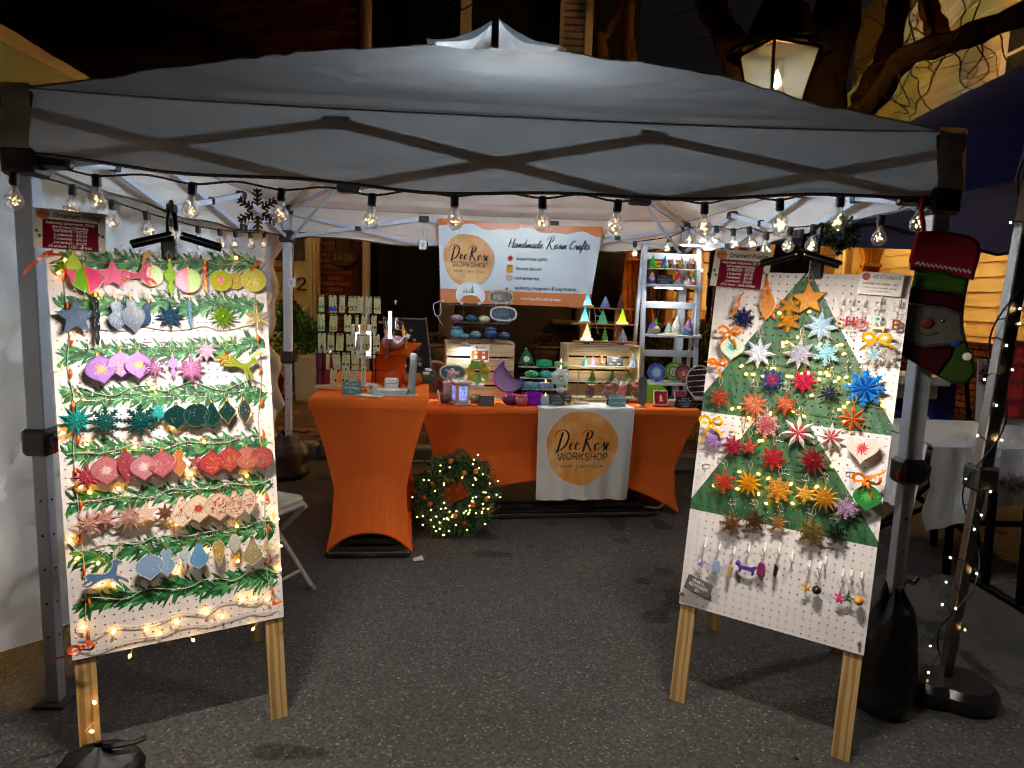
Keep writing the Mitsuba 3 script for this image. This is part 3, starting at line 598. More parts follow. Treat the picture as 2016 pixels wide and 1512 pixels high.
for (u, v, zs, nm) in ((0, 0, .93, 'FL'), (1, 0, .90, 'FR'), (0, 1, .93, 'RL'), (1, 1, .93, 'RR')):
    f = TF.at(u * TW, v * TD, 0)
    lg = part(tent, 'leg', M().box([0, 0, (zs + 2.0) / 2], [.058, .058, 2.0 - zs], STEEL, f, bev=.004).box([0, 0, zs / 2], [.044, .044, zs], 'bcc2c8', f, bev=.003), 'paint')
    part(lg, 'slider', slider(f, zs), 'paint'); part(lg, 'release_button', M().box([.07 if u == 0 else -.06, -.048, zs - .01], [.014, .014, .036], '8a1c14', f, bev=.004), 'gloss')
    part(lg, 'corner_bracket', M().box([0, 0, 1.82], [.1, .1, .085], DK, f, bev=.01).box([.09 * (1 - 2 * u), 0, 1.83], [.1, .04, .05], DK, f, bev=.008), 'paint'); part(lg, 'top_bracket', M().box([0, 0, 2.005], [.09, .09, .06], DK, f, bev=.01), 'paint')
    part(lg, 'foot', M().box([0, 0, .006], [.1, .1, .012], '3a3c3e', f, bev=.002), 'paint')
    m = M()
    for z in np.arange(.25, zs - .1, .12): m.box([.0, -.0225, z], [.007, .004, .007], '15151a', f).box([.0225, 0, z], [.004, .007, .007], '15151a', f)
    part(lg, 'hole', m, 'paint', kind='stuff')
def truss(p0, p1, zt, zb, inward):
    p0, p1 = np.asarray(p0, float), np.asarray(p1, float); inward = np.asarray(inward, float)
    P = lambda s, z, o=0: TF(np.append((p0 + (p1 - p0) * s)[:2] + inward[:2] * o, z))
    m = M()
    for k in range(3):
        s0, s1 = .012 + k * .3253, .012 + (k + 1) * .3253
        part(tent, 'truss_bar', M().bar(P(s0, zt[k]), P(s1, zb[k + 1]), .014, .028, 'd4dbe4', bev=.002), 'paint')
        part(tent, 'truss_bar', M().bar(P(s0, zb[k], .018), P(s1, zt[k + 1], .018), .014, .028, 'd4dbe4', bev=.002), 'paint')
        mid = (s0 + s1) / 2; zc = (zt[k] + zb[k + 1] + zb[k] + zt[k + 1]) / 4
        part(tent, 'pivot', M().bar(P(mid - .008, zc, .009), P(mid + .008, zc, .009), .034, .034, DK, bev=.004), 'paint')
    for k in (1, 2):
        for z in (zt[k], zb[k]): part(tent, 'joint', M().bar(P(.012 + k * .3253 - .012, z, .009), P(.012 + k * .3253 + .012, z, .009), .042, .04, DK, bev=.005), 'paint')
zt, zb = [1.99, 1.985, 1.985, 1.99], [1.82, 1.795, 1.795, 1.82]
truss([0, .03, 0], [TW, .03, 0], zt, zb, [0, 1, 0])
truss([0, TD, 0], [TW, TD, 0], zt, zb, [0, -1, 0])
truss([0.0, 0, 0], [0.0, TD, 0], zt, zb, [1, 0, 0])
truss([TW, 0, 0], [TW, TD, 0], zt, zb, [-1, 0, 0])
hub = TF(np.array([TW / 2, TD / 2, 2.42]))
for u in (0, 1):
    for v in (0, 1):
        c0 = TF(np.array([u * TW + .04 * (1 - 2 * u), v * TD + .04 * (1 - 2 * v), 1.80])); e0 = TF(np.array([u * TW + .03 * (1 - 2 * u), v * TD + .03 * (1 - 2 * v), 2.01]))
        mid = c0 + (hub - c0) * .5; mid[2] = 2.24
        part(tent, 'rafter', M().bar(e0, mid, .02, .024, 'd4dbe4', bev=.002).bar(mid, hub, .02, .024, 'd4dbe4', bev=.002), 'paint')
        part(tent, 'strut', M().bar(c0, e0 + (mid - e0) * .62, .015, .02, 'd4dbe4', bev=.002), 'paint')
part(tent, 'hub', M().lathe([(.0, -.06), (.05, -.05), (.05, .03), (.03, .05), (.02, .16), (0, .18)], DK, Frame(hub, [1, 0, 0], [0, 1, 0]), 12), 'paint')

def wall(s, t):
    yy = 1.55 + s * 3.75 + (1 - t) * (1 - s) * .35
    zz = .06 + 1.98 * t + (1 - t) * .16 * (1 - s) ** 3
    q = np.stack([yy * 1.1, zz * 1.5, s * 0], -1)
    r = 1 - 2 * np.abs(meshkit.fbm(q * 1.3 + [0, 0, 2], 4, 11) - .5)
    r2 = 1 - 2 * np.abs(meshkit.fbm(np.stack([yy * 2.2 - zz * 1.6, zz * 1.0 + yy * .5, s * 0 + 7], -1), 3, 15) - .5)
    fold = .03 * np.sin(yy * 3.3 + zz * .6) + .15 * r ** 3 + .11 * r2 ** 4 + .03 * np.abs(meshkit.fbm(q * 5, 3, 3) - .5) - .14
    return np.stack([-1.72 - .047 * (yy - 2.2) + fold * np.clip((2.06 - zz) * 2, .1, 1) * .9, yy, zz], -1)
part(tent, 'side_wall', M().grid(wall, 150, 110, 'd4d8da'), 'wall_cloth', 60)
part(tent, 'side_wall_edge', M().tube(np.stack([wall(np.full(40, .995), np.linspace(.02, 1, 40))[:, k] + (.02 if k == 0 else 0) for k in range(3)], 1), np.linspace(.045, .06, 40) * (1 + .06 * np.sin(np.arange(40) * 1.3)), 'c4c6cc', 10), 'wall_cloth', 60)

ln = thing('camping_lantern', 'round LED lantern hung from the hub under the tent peak', 'lantern')
lf = Frame(hub + [.12, -.24, -.35], [1, 0, 0], [0, 1, 0])
part(ln, 'housing', M().lathe([(.03, .03), (.03, .05), (.02, .07), (.012, .08), (.008, .40), (0, .40)], 'e8e8ea', lf, 16), 'gloss')
part(ln, 'shade', M().lathe([(0, -.075), (.105, -.066), (.11, -.055), (.10, -.056), (0, -.064)], 'e0e0e0', lf, 24), 'paint', 40)
part(ln, 'globe', M().lathe([(0, -.06), (.04, -.05), (.062, -.02), (.066, .01), (.066, .03), (0, .03)], 'ffffff', lf, 14), 'lamp_face', emit=np.array([.68, .92, 1.19]) * 500, weight=5)

# ---- weight bags
def sack(name, fr, r, h, c, label, seed, sides=40, squash=1.0, top=.28):
    m = M(); rg = np.random.default_rng(seed)
    def fn(u, v):
        a = u * 2 * np.pi; z = h * v
        prof = np.interp(v, [0, .03, .12, .55, .8, .92, 1], [.0, .92, 1.05, 1.0, .8, .45, top])
        q = np.stack([np.cos(a) * 1.8, np.sin(a) * 1.8, v * 3 + seed], -1)
        k = 1 + .30 * (meshkit.fbm(q, 4, seed) - .5) - .35 * np.abs(meshkit.fbm(q * 1.7, 3, seed + 3) - .5) * v
        return np.stack([r * prof * k * np.cos(a), r * squash * prof * k * np.sin(a), z * (1 + .12 * (meshkit.fbm(q * [1, 1, .2], 2, seed + 8) - .5) * v * 2)], -1)
    m.grid(fn, sides + 1, 24, c, fr)
    t = thing(name, label, 'weight bag')
    part(t, 'sack', m, 'bag_cloth', 50)
    p = fr(np.array([[r * .1, 0, h * .98], [r * .4, -.02, h * 1.06], [r * .8, 0, h * 1.02], [r * 1.05, .01, h * 1.05]])); part(t, 'tie', M().tube(smooth_path(p, 4), .008, c, 5), 'bag_cloth')
sack('weight_bag', ground(1.395, 2.36, 0, 10), .105, .47, '0a0a0b', 'tall black weight bag at the foot of the right front tent leg', 3)
sack('weight_bag', ground(-1.72, 5.16, 0, 10), .17, .34, '16161a', 'black weight bag around the rear left tent leg by the kerb', 6)
sack('weight_bag', ground(-1.14, 1.80, 0, 10), .115, .15, '121214', 'crumpled black plastic bag at the foot of the left pegboard', 9, squash=.8, top=.12)

# ================================================================ NEIGHBOUR STALLS
lt = thing('beige_tent', 'warmly lit beige tent at the left edge beside the white tent', 'tent')
LT = ground(-1.80, 2.20, 0, 3)
def lroof(u, v):
    x, y = u * -3.0, v * 3.0; d = 1 - np.maximum(np.abs(u * 2 - 1), np.abs(v * 2 - 1))
    return np.stack([x, y, 2.27 + .85 * d + .03 * (meshkit.fbm(np.stack([u * 9, v * 9, u * 0], -1), 3, 3) - .5)], -1)
part(lt, 'roof', M().grid(lroof, 40, 40, 'b98a4c', LT), 'canopy_cloth', 60)
def lval(s, t):
    f = meshkit.fbm(np.stack([s * 30, t * 2, s * 0], -1), 3, 5) - .5
    return np.stack([-3.0 * s, -.01 - .03 * t + .05 * f * t, 2.27 - .26 * t], -1)
m = M().grid(lval, 60, 8, 'b98a4c', LT)
m.grid(lambda s, t: np.stack([.01 + .04 * t + .05 * (meshkit.fbm(np.stack([s * 30, t * 2, s * 0], -1), 3, 6) - .5) * t, 3 * s, 2.27 - .26 * t], -1), 60, 8, 'b98a4c', LT)
part(lt, 'valance', m, 'canopy_cloth', 60)
for x, y in ((0, 0), (-3, 0), (-3, 3), (0, 3)): part(lt, 'leg', M().box([x - .05, y + .05, 1.1], [.05, .05, 2.2], '2a2a2c', LT, bev=.004), 'paint')
part(lt, 'corner_bracket', M().box([-.05, .04, 1.98], [.1, .1, .1], '1a1a1c', LT, bev=.01), 'paint')
t = thing('stall_bulb', 'warm bulb hanging inside the beige tent at the left edge', 'lamp')
x, y, z = -2.75, 3.0, 2.1
part(t, 'bulb', M().ball([x, y, z], .05, 'ffffff'), 'lamp_face', emit=np.array([1, .52, .18]) * 9000, weight=.6)
part(t, 'socket', M().lathe([(.03, 0), (.03, .1), (0, .1)], '15120f', ground(x, y, z + .04), 10).tube([[x, y, z + .1], [x, y, 2.75]], .006, '15120f', 4), 'paint')
# striped cloth of the left neighbour, at the frame's edge
def stripe(u, v):
    k = (np.floor(v * 16) % 4); return np.where((k == 0)[..., None], col('8a3a1c'), np.where((k == 2)[..., None], col('c9862e'), col('b9a98c')))
def drape(u, v): return np.stack([-1.58 - .5 * (1 - u) + .0 * v, 2.02 - .12 * v - .3 * (1 - u) + .02 * np.sin(u * 25), .75 - .50 * v + .03 * u], -1)
solo('striped_blanket', M().grid(drape, 40, 64, stripe, thick=.004), 'cloth', 'striped orange and brown woven blanket hanging at the left edge', 'blanket')
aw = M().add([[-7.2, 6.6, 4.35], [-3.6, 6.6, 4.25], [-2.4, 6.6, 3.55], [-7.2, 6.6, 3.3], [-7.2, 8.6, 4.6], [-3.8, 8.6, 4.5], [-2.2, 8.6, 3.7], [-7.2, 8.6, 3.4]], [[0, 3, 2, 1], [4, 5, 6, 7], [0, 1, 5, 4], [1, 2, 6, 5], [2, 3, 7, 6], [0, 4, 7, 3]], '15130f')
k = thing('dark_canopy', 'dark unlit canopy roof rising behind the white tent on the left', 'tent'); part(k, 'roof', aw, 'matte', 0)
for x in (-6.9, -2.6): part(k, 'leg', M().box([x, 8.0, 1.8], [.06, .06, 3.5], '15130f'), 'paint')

# blue tent on the right
bt = thing('blue_tent', 'dark navy blue canopy tent at the right edge', 'tent')
BT = ground(1.78, 2.50, 0, 0); NV = '3a4a96'
def broof(u, v):
    x, y = u * 3.0, v * 3.0; d = 1 - np.maximum(np.abs(u * 2 - 1), np.abs(v * 2 - 1))
    return np.stack([x, y, 2.16 + .95 * d ** .9 + .03 * (meshkit.fbm(np.stack([u * 8, v * 8, u * 0], -1), 3, 13) - .5)], -1)
part(bt, 'roof', M().grid(broof, 40, 40, NV, BT), 'canopy_cloth', 60)
def bval(s, t, kk):
    f = meshkit.fbm(np.stack([s * 20, t * 1.5, s * 0], -1), 3, 15 + kk) - .5
    o = .01 + .04 * t + .07 * f * t; z = 2.16 - .24 * t
    return np.stack([3 * s, -o, z], -1) if kk == 0 else np.stack([-o, 3 * s, z], -1) if kk == 1 else np.stack([3 * s, 3 + o, z], -1)
m = M()
for kk in range(3): m.grid(lambda s, t: bval(s, t, kk), 70, 8, NV, BT)
part(bt, 'valance', m, 'canopy_cloth', 60)
lb, ltp = np.array([*(1.679,2.446), 0.0]), np.array((1.779,2.47,1.721)); top = lb + (ltp - lb) * (2.12 / ltp[2]); zsl = .86
mid = lb + (ltp - lb) * (zsl / ltp[2])
lg = part(bt, 'leg', M().bar(mid, top, .05, .05, '9a958c', up=(1, 0, 0), bev=.004).bar(lb, mid, .036, .036, '857f76', up=(1, 0, 0), bev=.003), 'metal')
part(lg, 'slider', M().bar(mid - [0, 0, .045], mid + [0, 0, .045], .085, .085, DK, up=(1, 0, 0), bev=.01), 'paint')
for x, y in ((3, 0), (0, 3), (3, 3)): part(bt, 'leg', M().box([x, y, 1.05], [.05, .05, 2.1], '6a6862', BT, bev=.004), 'paint')
m = M()
for a in range(3): m.bar(BT(np.array([0, 3 * a / 3, 2.1 if a % 2 else 1.9])), BT(np.array([0, 3 * (a + 1) / 3, 1.9 if a % 2 else 2.1])), .015, .025, '4a4a52').bar(BT(np.array([3 * a / 3, 3, 2.1 if a % 2 else 1.9])), BT(np.array([3 * (a + 1) / 3, 3, 1.9 if a % 2 else 2.1])), .015, .025, '4a4a52')
part(bt, 'truss_bar', m, 'paint')
wt = thing('tent_weight', 'two-lobed black disc weight around the foot of the blue tent leg', 'weight')
for dx, dy, r in ((-.055, .0, .095), (.05, -.02, .115)):
    part(wt, 'disc', M().lathe([(0, 0), (r, 0), (r + .012, .02), (r + .012, .06), (r - .01, .085), (.05, .09), (0, .09)], '1d1b1a', ground(lb[0] + dx, lb[1] + dy, .0 if dx > 0 else .003), 28), 'gloss')

# right neighbour's table, cloth, tinsel, sign, chair, rail
nt = thing('folding_table', 'right neighbour folding table on black legs under a white cloth', 'table')
NX, NY = 2.33, 3.62
part(nt, 'tabletop', M().box([NX + .6, NY + .3, .73], [1.3, .7, .03], 'c8c4bc', bev=.008), 'paint')
for x, y in ((NX + .1, NY + .05), (NX + .3, NY + .5), (NX + 1.1, NY + .05)): part(nt, 'leg', M().bar([x, y, .72], [x + .03, y, .0], .03, .03, '15151a'), 'metal')
part(nt, 'brace', M().bar([NX + .1, NY + .05, .3], [NX + 1.1, NY + .05, .3], .025, .025, '15151a'), 'metal')
def cloth_fn(u, v):
    x = NX - .10 + u * 1.6; fold = .022 * np.sin(u * 34) + .015 * np.sin(u * 71 + 1)
    top = v < .45; t = np.clip((v - .45) / .55, 0, 1)
    hang = .30 + .16 * np.clip(.22 - u, 0, 1) / .22 + .02 * np.sin(u * 12)
    y = np.where(top, NY + .75 - v / .45 * .82, NY - .07 - .05 * t + fold * t)
    z = np.where(top, .752, .752 - hang * t)
    x = x - .10 * t * np.clip(.3 - u, 0, 1) + .02 * t * np.sin(v * 20)
    return np.stack([x, y, z], -1)
ck = solo('white_tablecloth', M().grid(cloth_fn, 90, 40, 'd8d6d0', thick=.002), 'cloth', 'rumpled white linen cloth on the right neighbour table', 'tablecloth', angle=60)
def cside(u, v):
    return np.stack([NX - .12 - .04 * v + .02 * np.sin(u * 22) * v, NY - .05 + u * .78, .75 - (.36 + .12 * u) * v], -1)
part(ck, 'side_drop', M().grid(cside, 40, 20, 'd8d6d0', thick=.002), 'cloth', 60)
g = M(); rg = np.random.default_rng(21)
pth = smooth_path([(2.515,3.75,0.7216), (2.477,3.6,0.6845), (2.486,3.5,0.6141), (2.61,3.48,0.5698), (2.74,3.48,0.5881)], 10)
for q in range(1500):
    p = pth[rg.integers(len(pth))] + rg.normal(size=3) * .012; d = rg.normal(size=3); d /= np.linalg.norm(d); sd = np.cross(d, rg.normal(size=3)); sd /= np.linalg.norm(sd)
    L = rg.uniform(.04, .075); g.add([p - sd * .002, p + sd * .002, p + d * L], [[0, 1, 2]], ['a8a6a0', '6a6a66', '8a4a44', 'c8c6c2'][rg.integers(4)])
solo('tinsel_garland', g, 'metal', 'frosted grey tinsel garland on the edge of the right neighbour table', 'garland', angle=0)
t = thing('easel_sign', 'tilted grey printed board standing on the right neighbour table', 'sign')
sf = stand(*(3.138,4.3,0.8994), -14, 12)
part(t, 'board', M().box([0, -.02, 0], [.36, .56, .012], '8e8c88', sf, bev=.003), 'paint')
m = M().text('Ca      y  Heart', .028, '1c1a18', sf, .0, .03, depth=.002, width=.3)
for q, (s, yy) in enumerate((('made to by', -.04), ('Save Branches.', -.075), ('Individually hand made by', -.13), ('Craftspeople Inc.', -.16), ('Thank You', -.23))): m.text(s, .014, '1c1a18', sf, .03, yy, depth=.002)
part(t, 'lettering', m, 'paint')
part(t, 'strut', M().bar(sf(np.array([0, -.1, -.01])), sf(np.array([0, -.28, -.2])), .02, .01, '6a655e'), 'paint')
part(t, 'dried_flowers', leaf_cloud(M(), 260, sf(np.array([-.06, .18, .02])), (.1, .03, .08), .05, ('5a3230', '7a4a44', '3c2a28'), r1), 'leaf', 0)
cc = thing('camp_chair', 'dark blue folding camp chair behind the right tent leg', 'chair'); cf = ground(*(2.728,4.444), 0, -15)
part(cc, 'backrest', M().grid(lambda u, v: np.stack([-.26 + .52 * u, .3 + .05 * v + .05 * np.sin(np.pi * u), .48 + .48 * v], -1), 10, 8, '20204a', cf, thick=.006), 'cloth', 60)
part(cc, 'seat', M().grid(lambda u, v: np.stack([-.27 + .54 * u, -.2 + .5 * v, .44 - .06 * np.sin(np.pi * u) * np.sin(np.pi * v)], -1), 10, 8, '1c1c40', cf, thick=.006), 'cloth', 60)
for sx in (-1, 1):
    part(cc, 'armrest', M().box([sx * .32, .02, .66], [.07, .48, .02], '1c1c24', cf, bev=.006), 'cloth')
    for a, b in (((sx * .3, -.22, 0), (sx * .3, .3, .98)), ((sx * .3, .28, 0), (sx * .3, -.22, .66)), ((sx * .3, -.22, .02), (-sx * .3, .28, .42)), ((sx * .3, -.22, .42), (-sx * .3, -.22, .02))): part(cc, 'leg', M().bar(cf(np.array(a)), cf(np.array(b)), .022, .022, '17171a'), 'metal')
wb = thing('water_bottle', 'clear plastic water bottle with a white label on the camp chair', 'bottle'); wf = ground(*(2.479,4.05,0.5968)[:2], (2.479,4.05,0.5968)[2])
part(wb, 'bottle', M().lathe([(.0, 0), (.033, .0), (.035, .02), (.033, .06), (.035, .08), (.035, .14), (.03, .17), (.013, .2), (.013, .21)], 'ffffff', wf, 14), 'glass', 60)
part(wb, 'label', M().lathe([(.0355, .075), (.0355, .135)], 'b8c4dc', wf, 14), 'paint', 60); part(wb, 'cap', M().lathe([(.015, .205), (.015, .225), (0, .225)], 'e0e4ea', wf, 12), 'paint')
rl = thing('metal_bench_frame', 'black metal frame with two uprights at the right edge', 'frame')
a, b = np.array((2.119,3.05,0.2554)), np.array((2.123,2.55,0.2658))
part(rl, 'rail', M().bar(a, b, .035, .025, '1c1a18', bev=.004), 'metal')
for q in (.3, .72): p = a + (b - a) * q; part(rl, 'upright', M().bar(p, p + [.02, .05, .42], .03, .03, '141414', bev=.004), 'metal')
for q in (0.0, 1.0): p = a + (b - a) * q; part(rl, 'foot', M().bar([p[0], p[1], 0], p, .03, .03, '141414'), 'metal')
pc = solo('plaid_cloth', M().grid(lambda u, v: np.stack([3.05 + .5 * u, 4.25 + .01 * np.sin(u * 20), 1.28 - .48 * v], -1), 30, 30, lambda u, v: np.where(((np.floor(u * 12) % 3 == 0) | (np.floor(v * 12) % 3 == 0))[..., None], col('3a1214'), col('8a2a26')), thick=.004), 'cloth', 'red plaid cloth bag hanging at the right edge', 'bag')
solo('box_stack', M().box([2.62, 4.75, .98], [.62, .4, .06], 'b8b2a6', bev=.01).box([2.62, 4.8, .9], [.55, .35, .1], '8a857a', bev=.01), 'paint', 'pale flat boxes on a shelf behind the right neighbour table', 'box')
labels['box_stack']['label'] = 'pale cardboard lid on the shelf behind the right neighbour table'
t = thing('stall_lamp', 'shaded white work lamp hanging inside the blue tent', 'lamp'); f = ground(3.0, 2.95, 1.85)
part(t, 'shade', M().lathe([(.14, 0), (.06, .1), (.02, .12), (0, .12)], '1a1a1c', f, 16), 'paint', 40); part(t, 'bulb', M().lathe([(0, .0), (.04, .012), (.05, .03), (.03, .06)], 'ffffff', f, 12), 'lamp_face', 60, emit=np.array([1, .93, .82]) * 1000, weight=.5); part(t, 'cord', M().tube([f(np.array([0, 0, .12])), f(np.array([0, 0, .9]))], .006, '1a1a1c', 5), 'paint')


# ================================================================ PEGBOARD DISPLAYS
BL, BR = Frame([-1.01553,2.06283,0.34265],[0.87377,0.48593,0.02005],[-0.07877,0.10071,0.99179],[0.47992,-0.86818,0.12628]), Frame([0.89925,2.23350,0.35994],[0.84541,-0.53406,-0.00769],[0.07387,0.10265,0.99197],[-0.52898,-0.83919,0.12623])
BW, BH = .61, 1.22
def inside(pts, x, y, soft=.0015):
    """1 inside the convex outline (counter-clockwise), with an edge softened by soft metres."""
    k = mi.Float(1.0); n = len(pts)
    for i in range(n):
        (x0, y0), (x1, y1) = pts[i], pts[(i + 1) % n]; L = math.hypot(x1 - x0, y1 - y0)
        k = k * smoothstep(-soft, soft, ((x1 - x0) * (y - y0) - (y1 - y0) * (x - x0)) / L)
    return k
TREE1 = np.array([(-0.000368,1.234), (-0.3199,0.7524), (-0.3149,0.71), (0.3147,0.7108), (0.3124,0.7315)]).reshape(-1, 2)
TREE2 = np.array([(-0.03207,0.8415), (-0.3193,0.3658), (-0.3176,0.351), (0.3103,0.3511), (0.3087,0.3654)]).reshape(-1, 2)
def board_white(p, n, uv):
    k = fbm(uv.x * 14, uv.y * 14) - .5; s = smoothstep(.62, .8, fbm(uv.x * 5 + 3, uv.y * 7))
    return mi.Color3f(.76, .705, .69) * (1 + .05 * k - .05 * s)
def board_tree(p, n, uv):
    x0 = uv.x; uv = mi.Point2f(dr.select(x0 > 500, x0 - 1000, x0), uv.y)
    j = .0016 * (noise(uv.x * 300, uv.y * 300) - .5)
    t = dr.maximum(inside(TREE1.tolist(), uv.x + j, uv.y + j), inside(TREE2.tolist(), uv.x, uv.y + j))
    s = fbm(uv.x * 70 + uv.y * 25, uv.y * 14 - uv.x * 8, 0, 3)
    g = mix((.019, .075, .030), (.044, .145, .058), smoothstep(.3, .75, s))
    return mix(board_white(p, n, uv), g, dr.select(x0 > 500, t, 0))
bsdf('peg', two({'type': 'roughplastic', 'diffuse_reflectance': proc(board_tree), 'alpha': .3}))
def peg_mesh():
    """A pegboard with its 24 x 48 holes."""
    m = M(); s = BW / 24; r = .0031; th = .005
    a = np.arange(8) * np.pi / 4 + np.pi / 8; ring = np.c_[np.cos(a), np.sin(a)] * r
    h = s / 2; sq = np.array([[h, h * .414], [h * .414, h], [-h * .414, h], [-h, h * .414], [-h, -h * .414], [-h * .414, -h], [h * .414, -h], [h, -h * .414]])
    cor = np.array([[h, h], [-h, h], [-h, -h], [h, -h]])
    cell = np.vstack([np.c_[ring, np.zeros(8)], np.c_[sq, np.zeros(8)], np.c_[cor, np.zeros(4)], np.c_[ring, np.full(8, -th)]])
    i = np.arange(8); k = (i + 1) % 8
    f = np.vstack([np.stack([i, 8 + i, 8 + k], 1), np.stack([i, 8 + k, k], 1), [[8, 16, 9], [10, 17, 11], [12, 18, 13], [14, 19, 15]], np.stack([i, k, 20 + k], 1), np.stack([i, 20 + k, 20 + i], 1)])
    xs, ys = np.meshgrid((np.arange(24) + .5) * s - BW / 2, (np.arange(48) + .5) * (BH / 48), indexing='ij')
    c = np.c_[xs.ravel(), ys.ravel(), np.zeros(xs.size)]
    v = (cell[None] + c[:, None]).reshape(-1, 3); ff = (f[None] + (np.arange(len(c)) * len(cell))[:, None, None]).reshape(-1, 3)
    return m.add(v, ff, 'ffffff', None, v[:, :2]).box([0, BH / 2, -th / 2], [.001, .001, .001], 'ffffff')
def hook_mesh():
    m = M(); c = 'c2bdb8'
    m.tube([[-.0127, 0, -.004], [-.0127, 0, .003], [0, 0, .004], [.0127, 0, .003], [.0127, 0, -.004]], .0013, c, 5)
    m.tube([[-.0127, 0, .003], [-.0127, -.014, .003], [.0127, -.014, .003], [.0127, 0, .003]], .0012, c, 5)
    m.tube(smooth_path([[0, -.014, .003], [0, -.018, .02], [0, -.016, .04], [.003, -.002, .05], [.006, .012, .048]], 4), .0013, c, 5)
    return m
HOOK = hook_mesh()
WHOOK = M().tube(smooth_path([[0, 0, .002], [0, -.012, .014], [0, -.012, .03], [0, .004, .036]], 4), .0028, 'f0ece6', 6).box([0, .004, .003], [.009, .022, .006], 'f0ece6', bev=.002)
def moved(mesh, fr):
    m = M(); m.v, m.f, m.c, m.t, m.n = [fr(v) for v in mesh.v], mesh.f, mesh.c, mesh.t, mesh.n
    return m
def pegboard(fr, bsd, label, feet):
    t = thing('pegboard_display', label, 'display board')
    part(t, 'board', moved(peg_mesh(), fr), bsd, 20)
    m = M()
    for x in (-BW / 2 + .02, BW / 2 - .02): m.box([x, BH / 2, -.013], [.04, BH - .004, .016], 'd8c8a8', fr)
    part(t, 'back_batten', m, 'paint')
    for sx in (-1, 1):
        u = sx * (BW / 2 - .031); p1 = fr(np.array([u, .55, -.021])); d = fr.b; p0 = p1 - d * (p1[2] / d[2])
        part(t, 'leg', M().bar(p1, p0, .055, .019, '888888', up=fr.n, uv=True), 'pine')
        rear = fr(np.array([sx * (BW / 2 - .05), BH - .12, -.03])); ft = np.array([*feet[0 if sx < 0 else 1], 0])
        part(t, 'rear_leg', M().bar(rear, ft, .045, .019, '888888', up=fr.n, uv=True), 'pine')
    return t
PL = pegboard(BL, 'peg_white', 'white pegboard with painted green garlands and rows of hanging ornaments on wooden legs', ([-1.36, 2.62], (-1.027,2.679)))
PR = pegboard(BR, 'peg_tree', 'white pegboard with a painted green tree shape hung with star ornaments on wooden legs', ((0.9453,2.918), [1.42, 2.75]))
vL = [(0.01033,1.224), (0.005852,1.093), (0.005135,0.9406), (0.006833,0.7858), (0.003371,0.6267), (0.003067,0.4822), (0.003974,0.3269)]
for j, (_, vv) in enumerate(vL):
    for i in range(10):
        part(PL, 'hook', moved(HOOK, BL.at(-.215 + i * .0508 + RNG.normal() * .002, vv + RNG.normal() * .003, 0, rot=RNG.normal() * 4)), 'metal', 60)
hr = np.array([(0.1548,1.032), (0.1558,0.9294), (-0.1298,0.8334), (-0.02698,0.8372), (0.1281,0.7602), (-0.1844,0.6534), (0.02763,0.7566), (0.2536,0.8087), (-0.09046,0.9041), (0.1012,0.922), (0.00301,1.012), (-0.1311,1.01), (0.07806,1.012), (0.004932,1.211), (-0.07396,0.741), (0.2013,0.9313), (-0.0247,0.6572), (0.07343,0.6672), (-0.2654,0.522), (-0.2135,0.5508), (0.07045,0.5388), (0.1263,0.5562), (0.2609,0.5733), (0.203,0.5772), (-0.08462,0.4258), (-0.1583,0.4111), (0.09296,0.4317), (-0.0001763,0.42), (0.006263,0.5498), (0.1706,0.4295)]).reshape(-1, 2)
for u, vv in hr: part(PR, 'hook', moved(HOOK, BR.at(u, vv, 0, rot=RNG.normal() * 5)), 'metal', 60)
# painted garlands: brush strokes on the board
rows = np.array([(-0.2646,1.184), (0.2914,1.201), (-0.2799,1.06), (0.2953,1.061), (-0.2839,0.9053), (0.2938,0.9264), (-0.286,0.7864), (0.2967,0.7675), (-0.2906,0.6206), (0.2994,0.6018), (-0.2905,0.4684), (0.2963,0.4596), (-0.2944,0.2971), (0.2956,0.315), (-0.2935,0.1657), (0.2973,0.1475)]).reshape(-1, 4)
rg = np.random.default_rng(31)
for j, (u0, v0, u1, v1) in enumerate(rows):
    u0, u1 = max(u0, -.295), min(u1, .295)
    m = M(); n = 290
    for k in range(n):
        s = (k + rg.uniform()) / n; x = u0 + (u1 - u0) * s; y = v0 + (v1 - v0) * s - .016 * abs(math.sin(s * 3.5 * math.pi + j)) + .008 + .007 * rg.normal()
        a = math.pi + rg.choice([-1, 1]) * rg.uniform(.25, 1.05) + .15 * rg.normal(); L = rg.uniform(.026, .052)
        bend = rg.normal() * .2; q = np.array([[0, 0], [.4 * L, bend * .15 * L], [.8 * L, bend * .5 * L], [L, bend * .8 * L]]); c_, s_ = math.cos(a), math.sin(a)
        q = q @ np.array([[c_, s_], [-s_, c_]]) + [x, y]
        if np.abs(q[:, 0]).max() > .302: continue
        m.stroke(q, np.array([.003, .009, .0072, .0012]) * rg.uniform(.8, 1.25), ['1d5a2e', '2f7a40', '194a28', '4f9a58', '3a8a48', '7db07c'][rg.choice(6, p=[.25, .25, .22, .14, .1, .04])], BL, .0004 + .0000035 * k)
    part(PL, 'painted_garland', m, 'paint', 0)

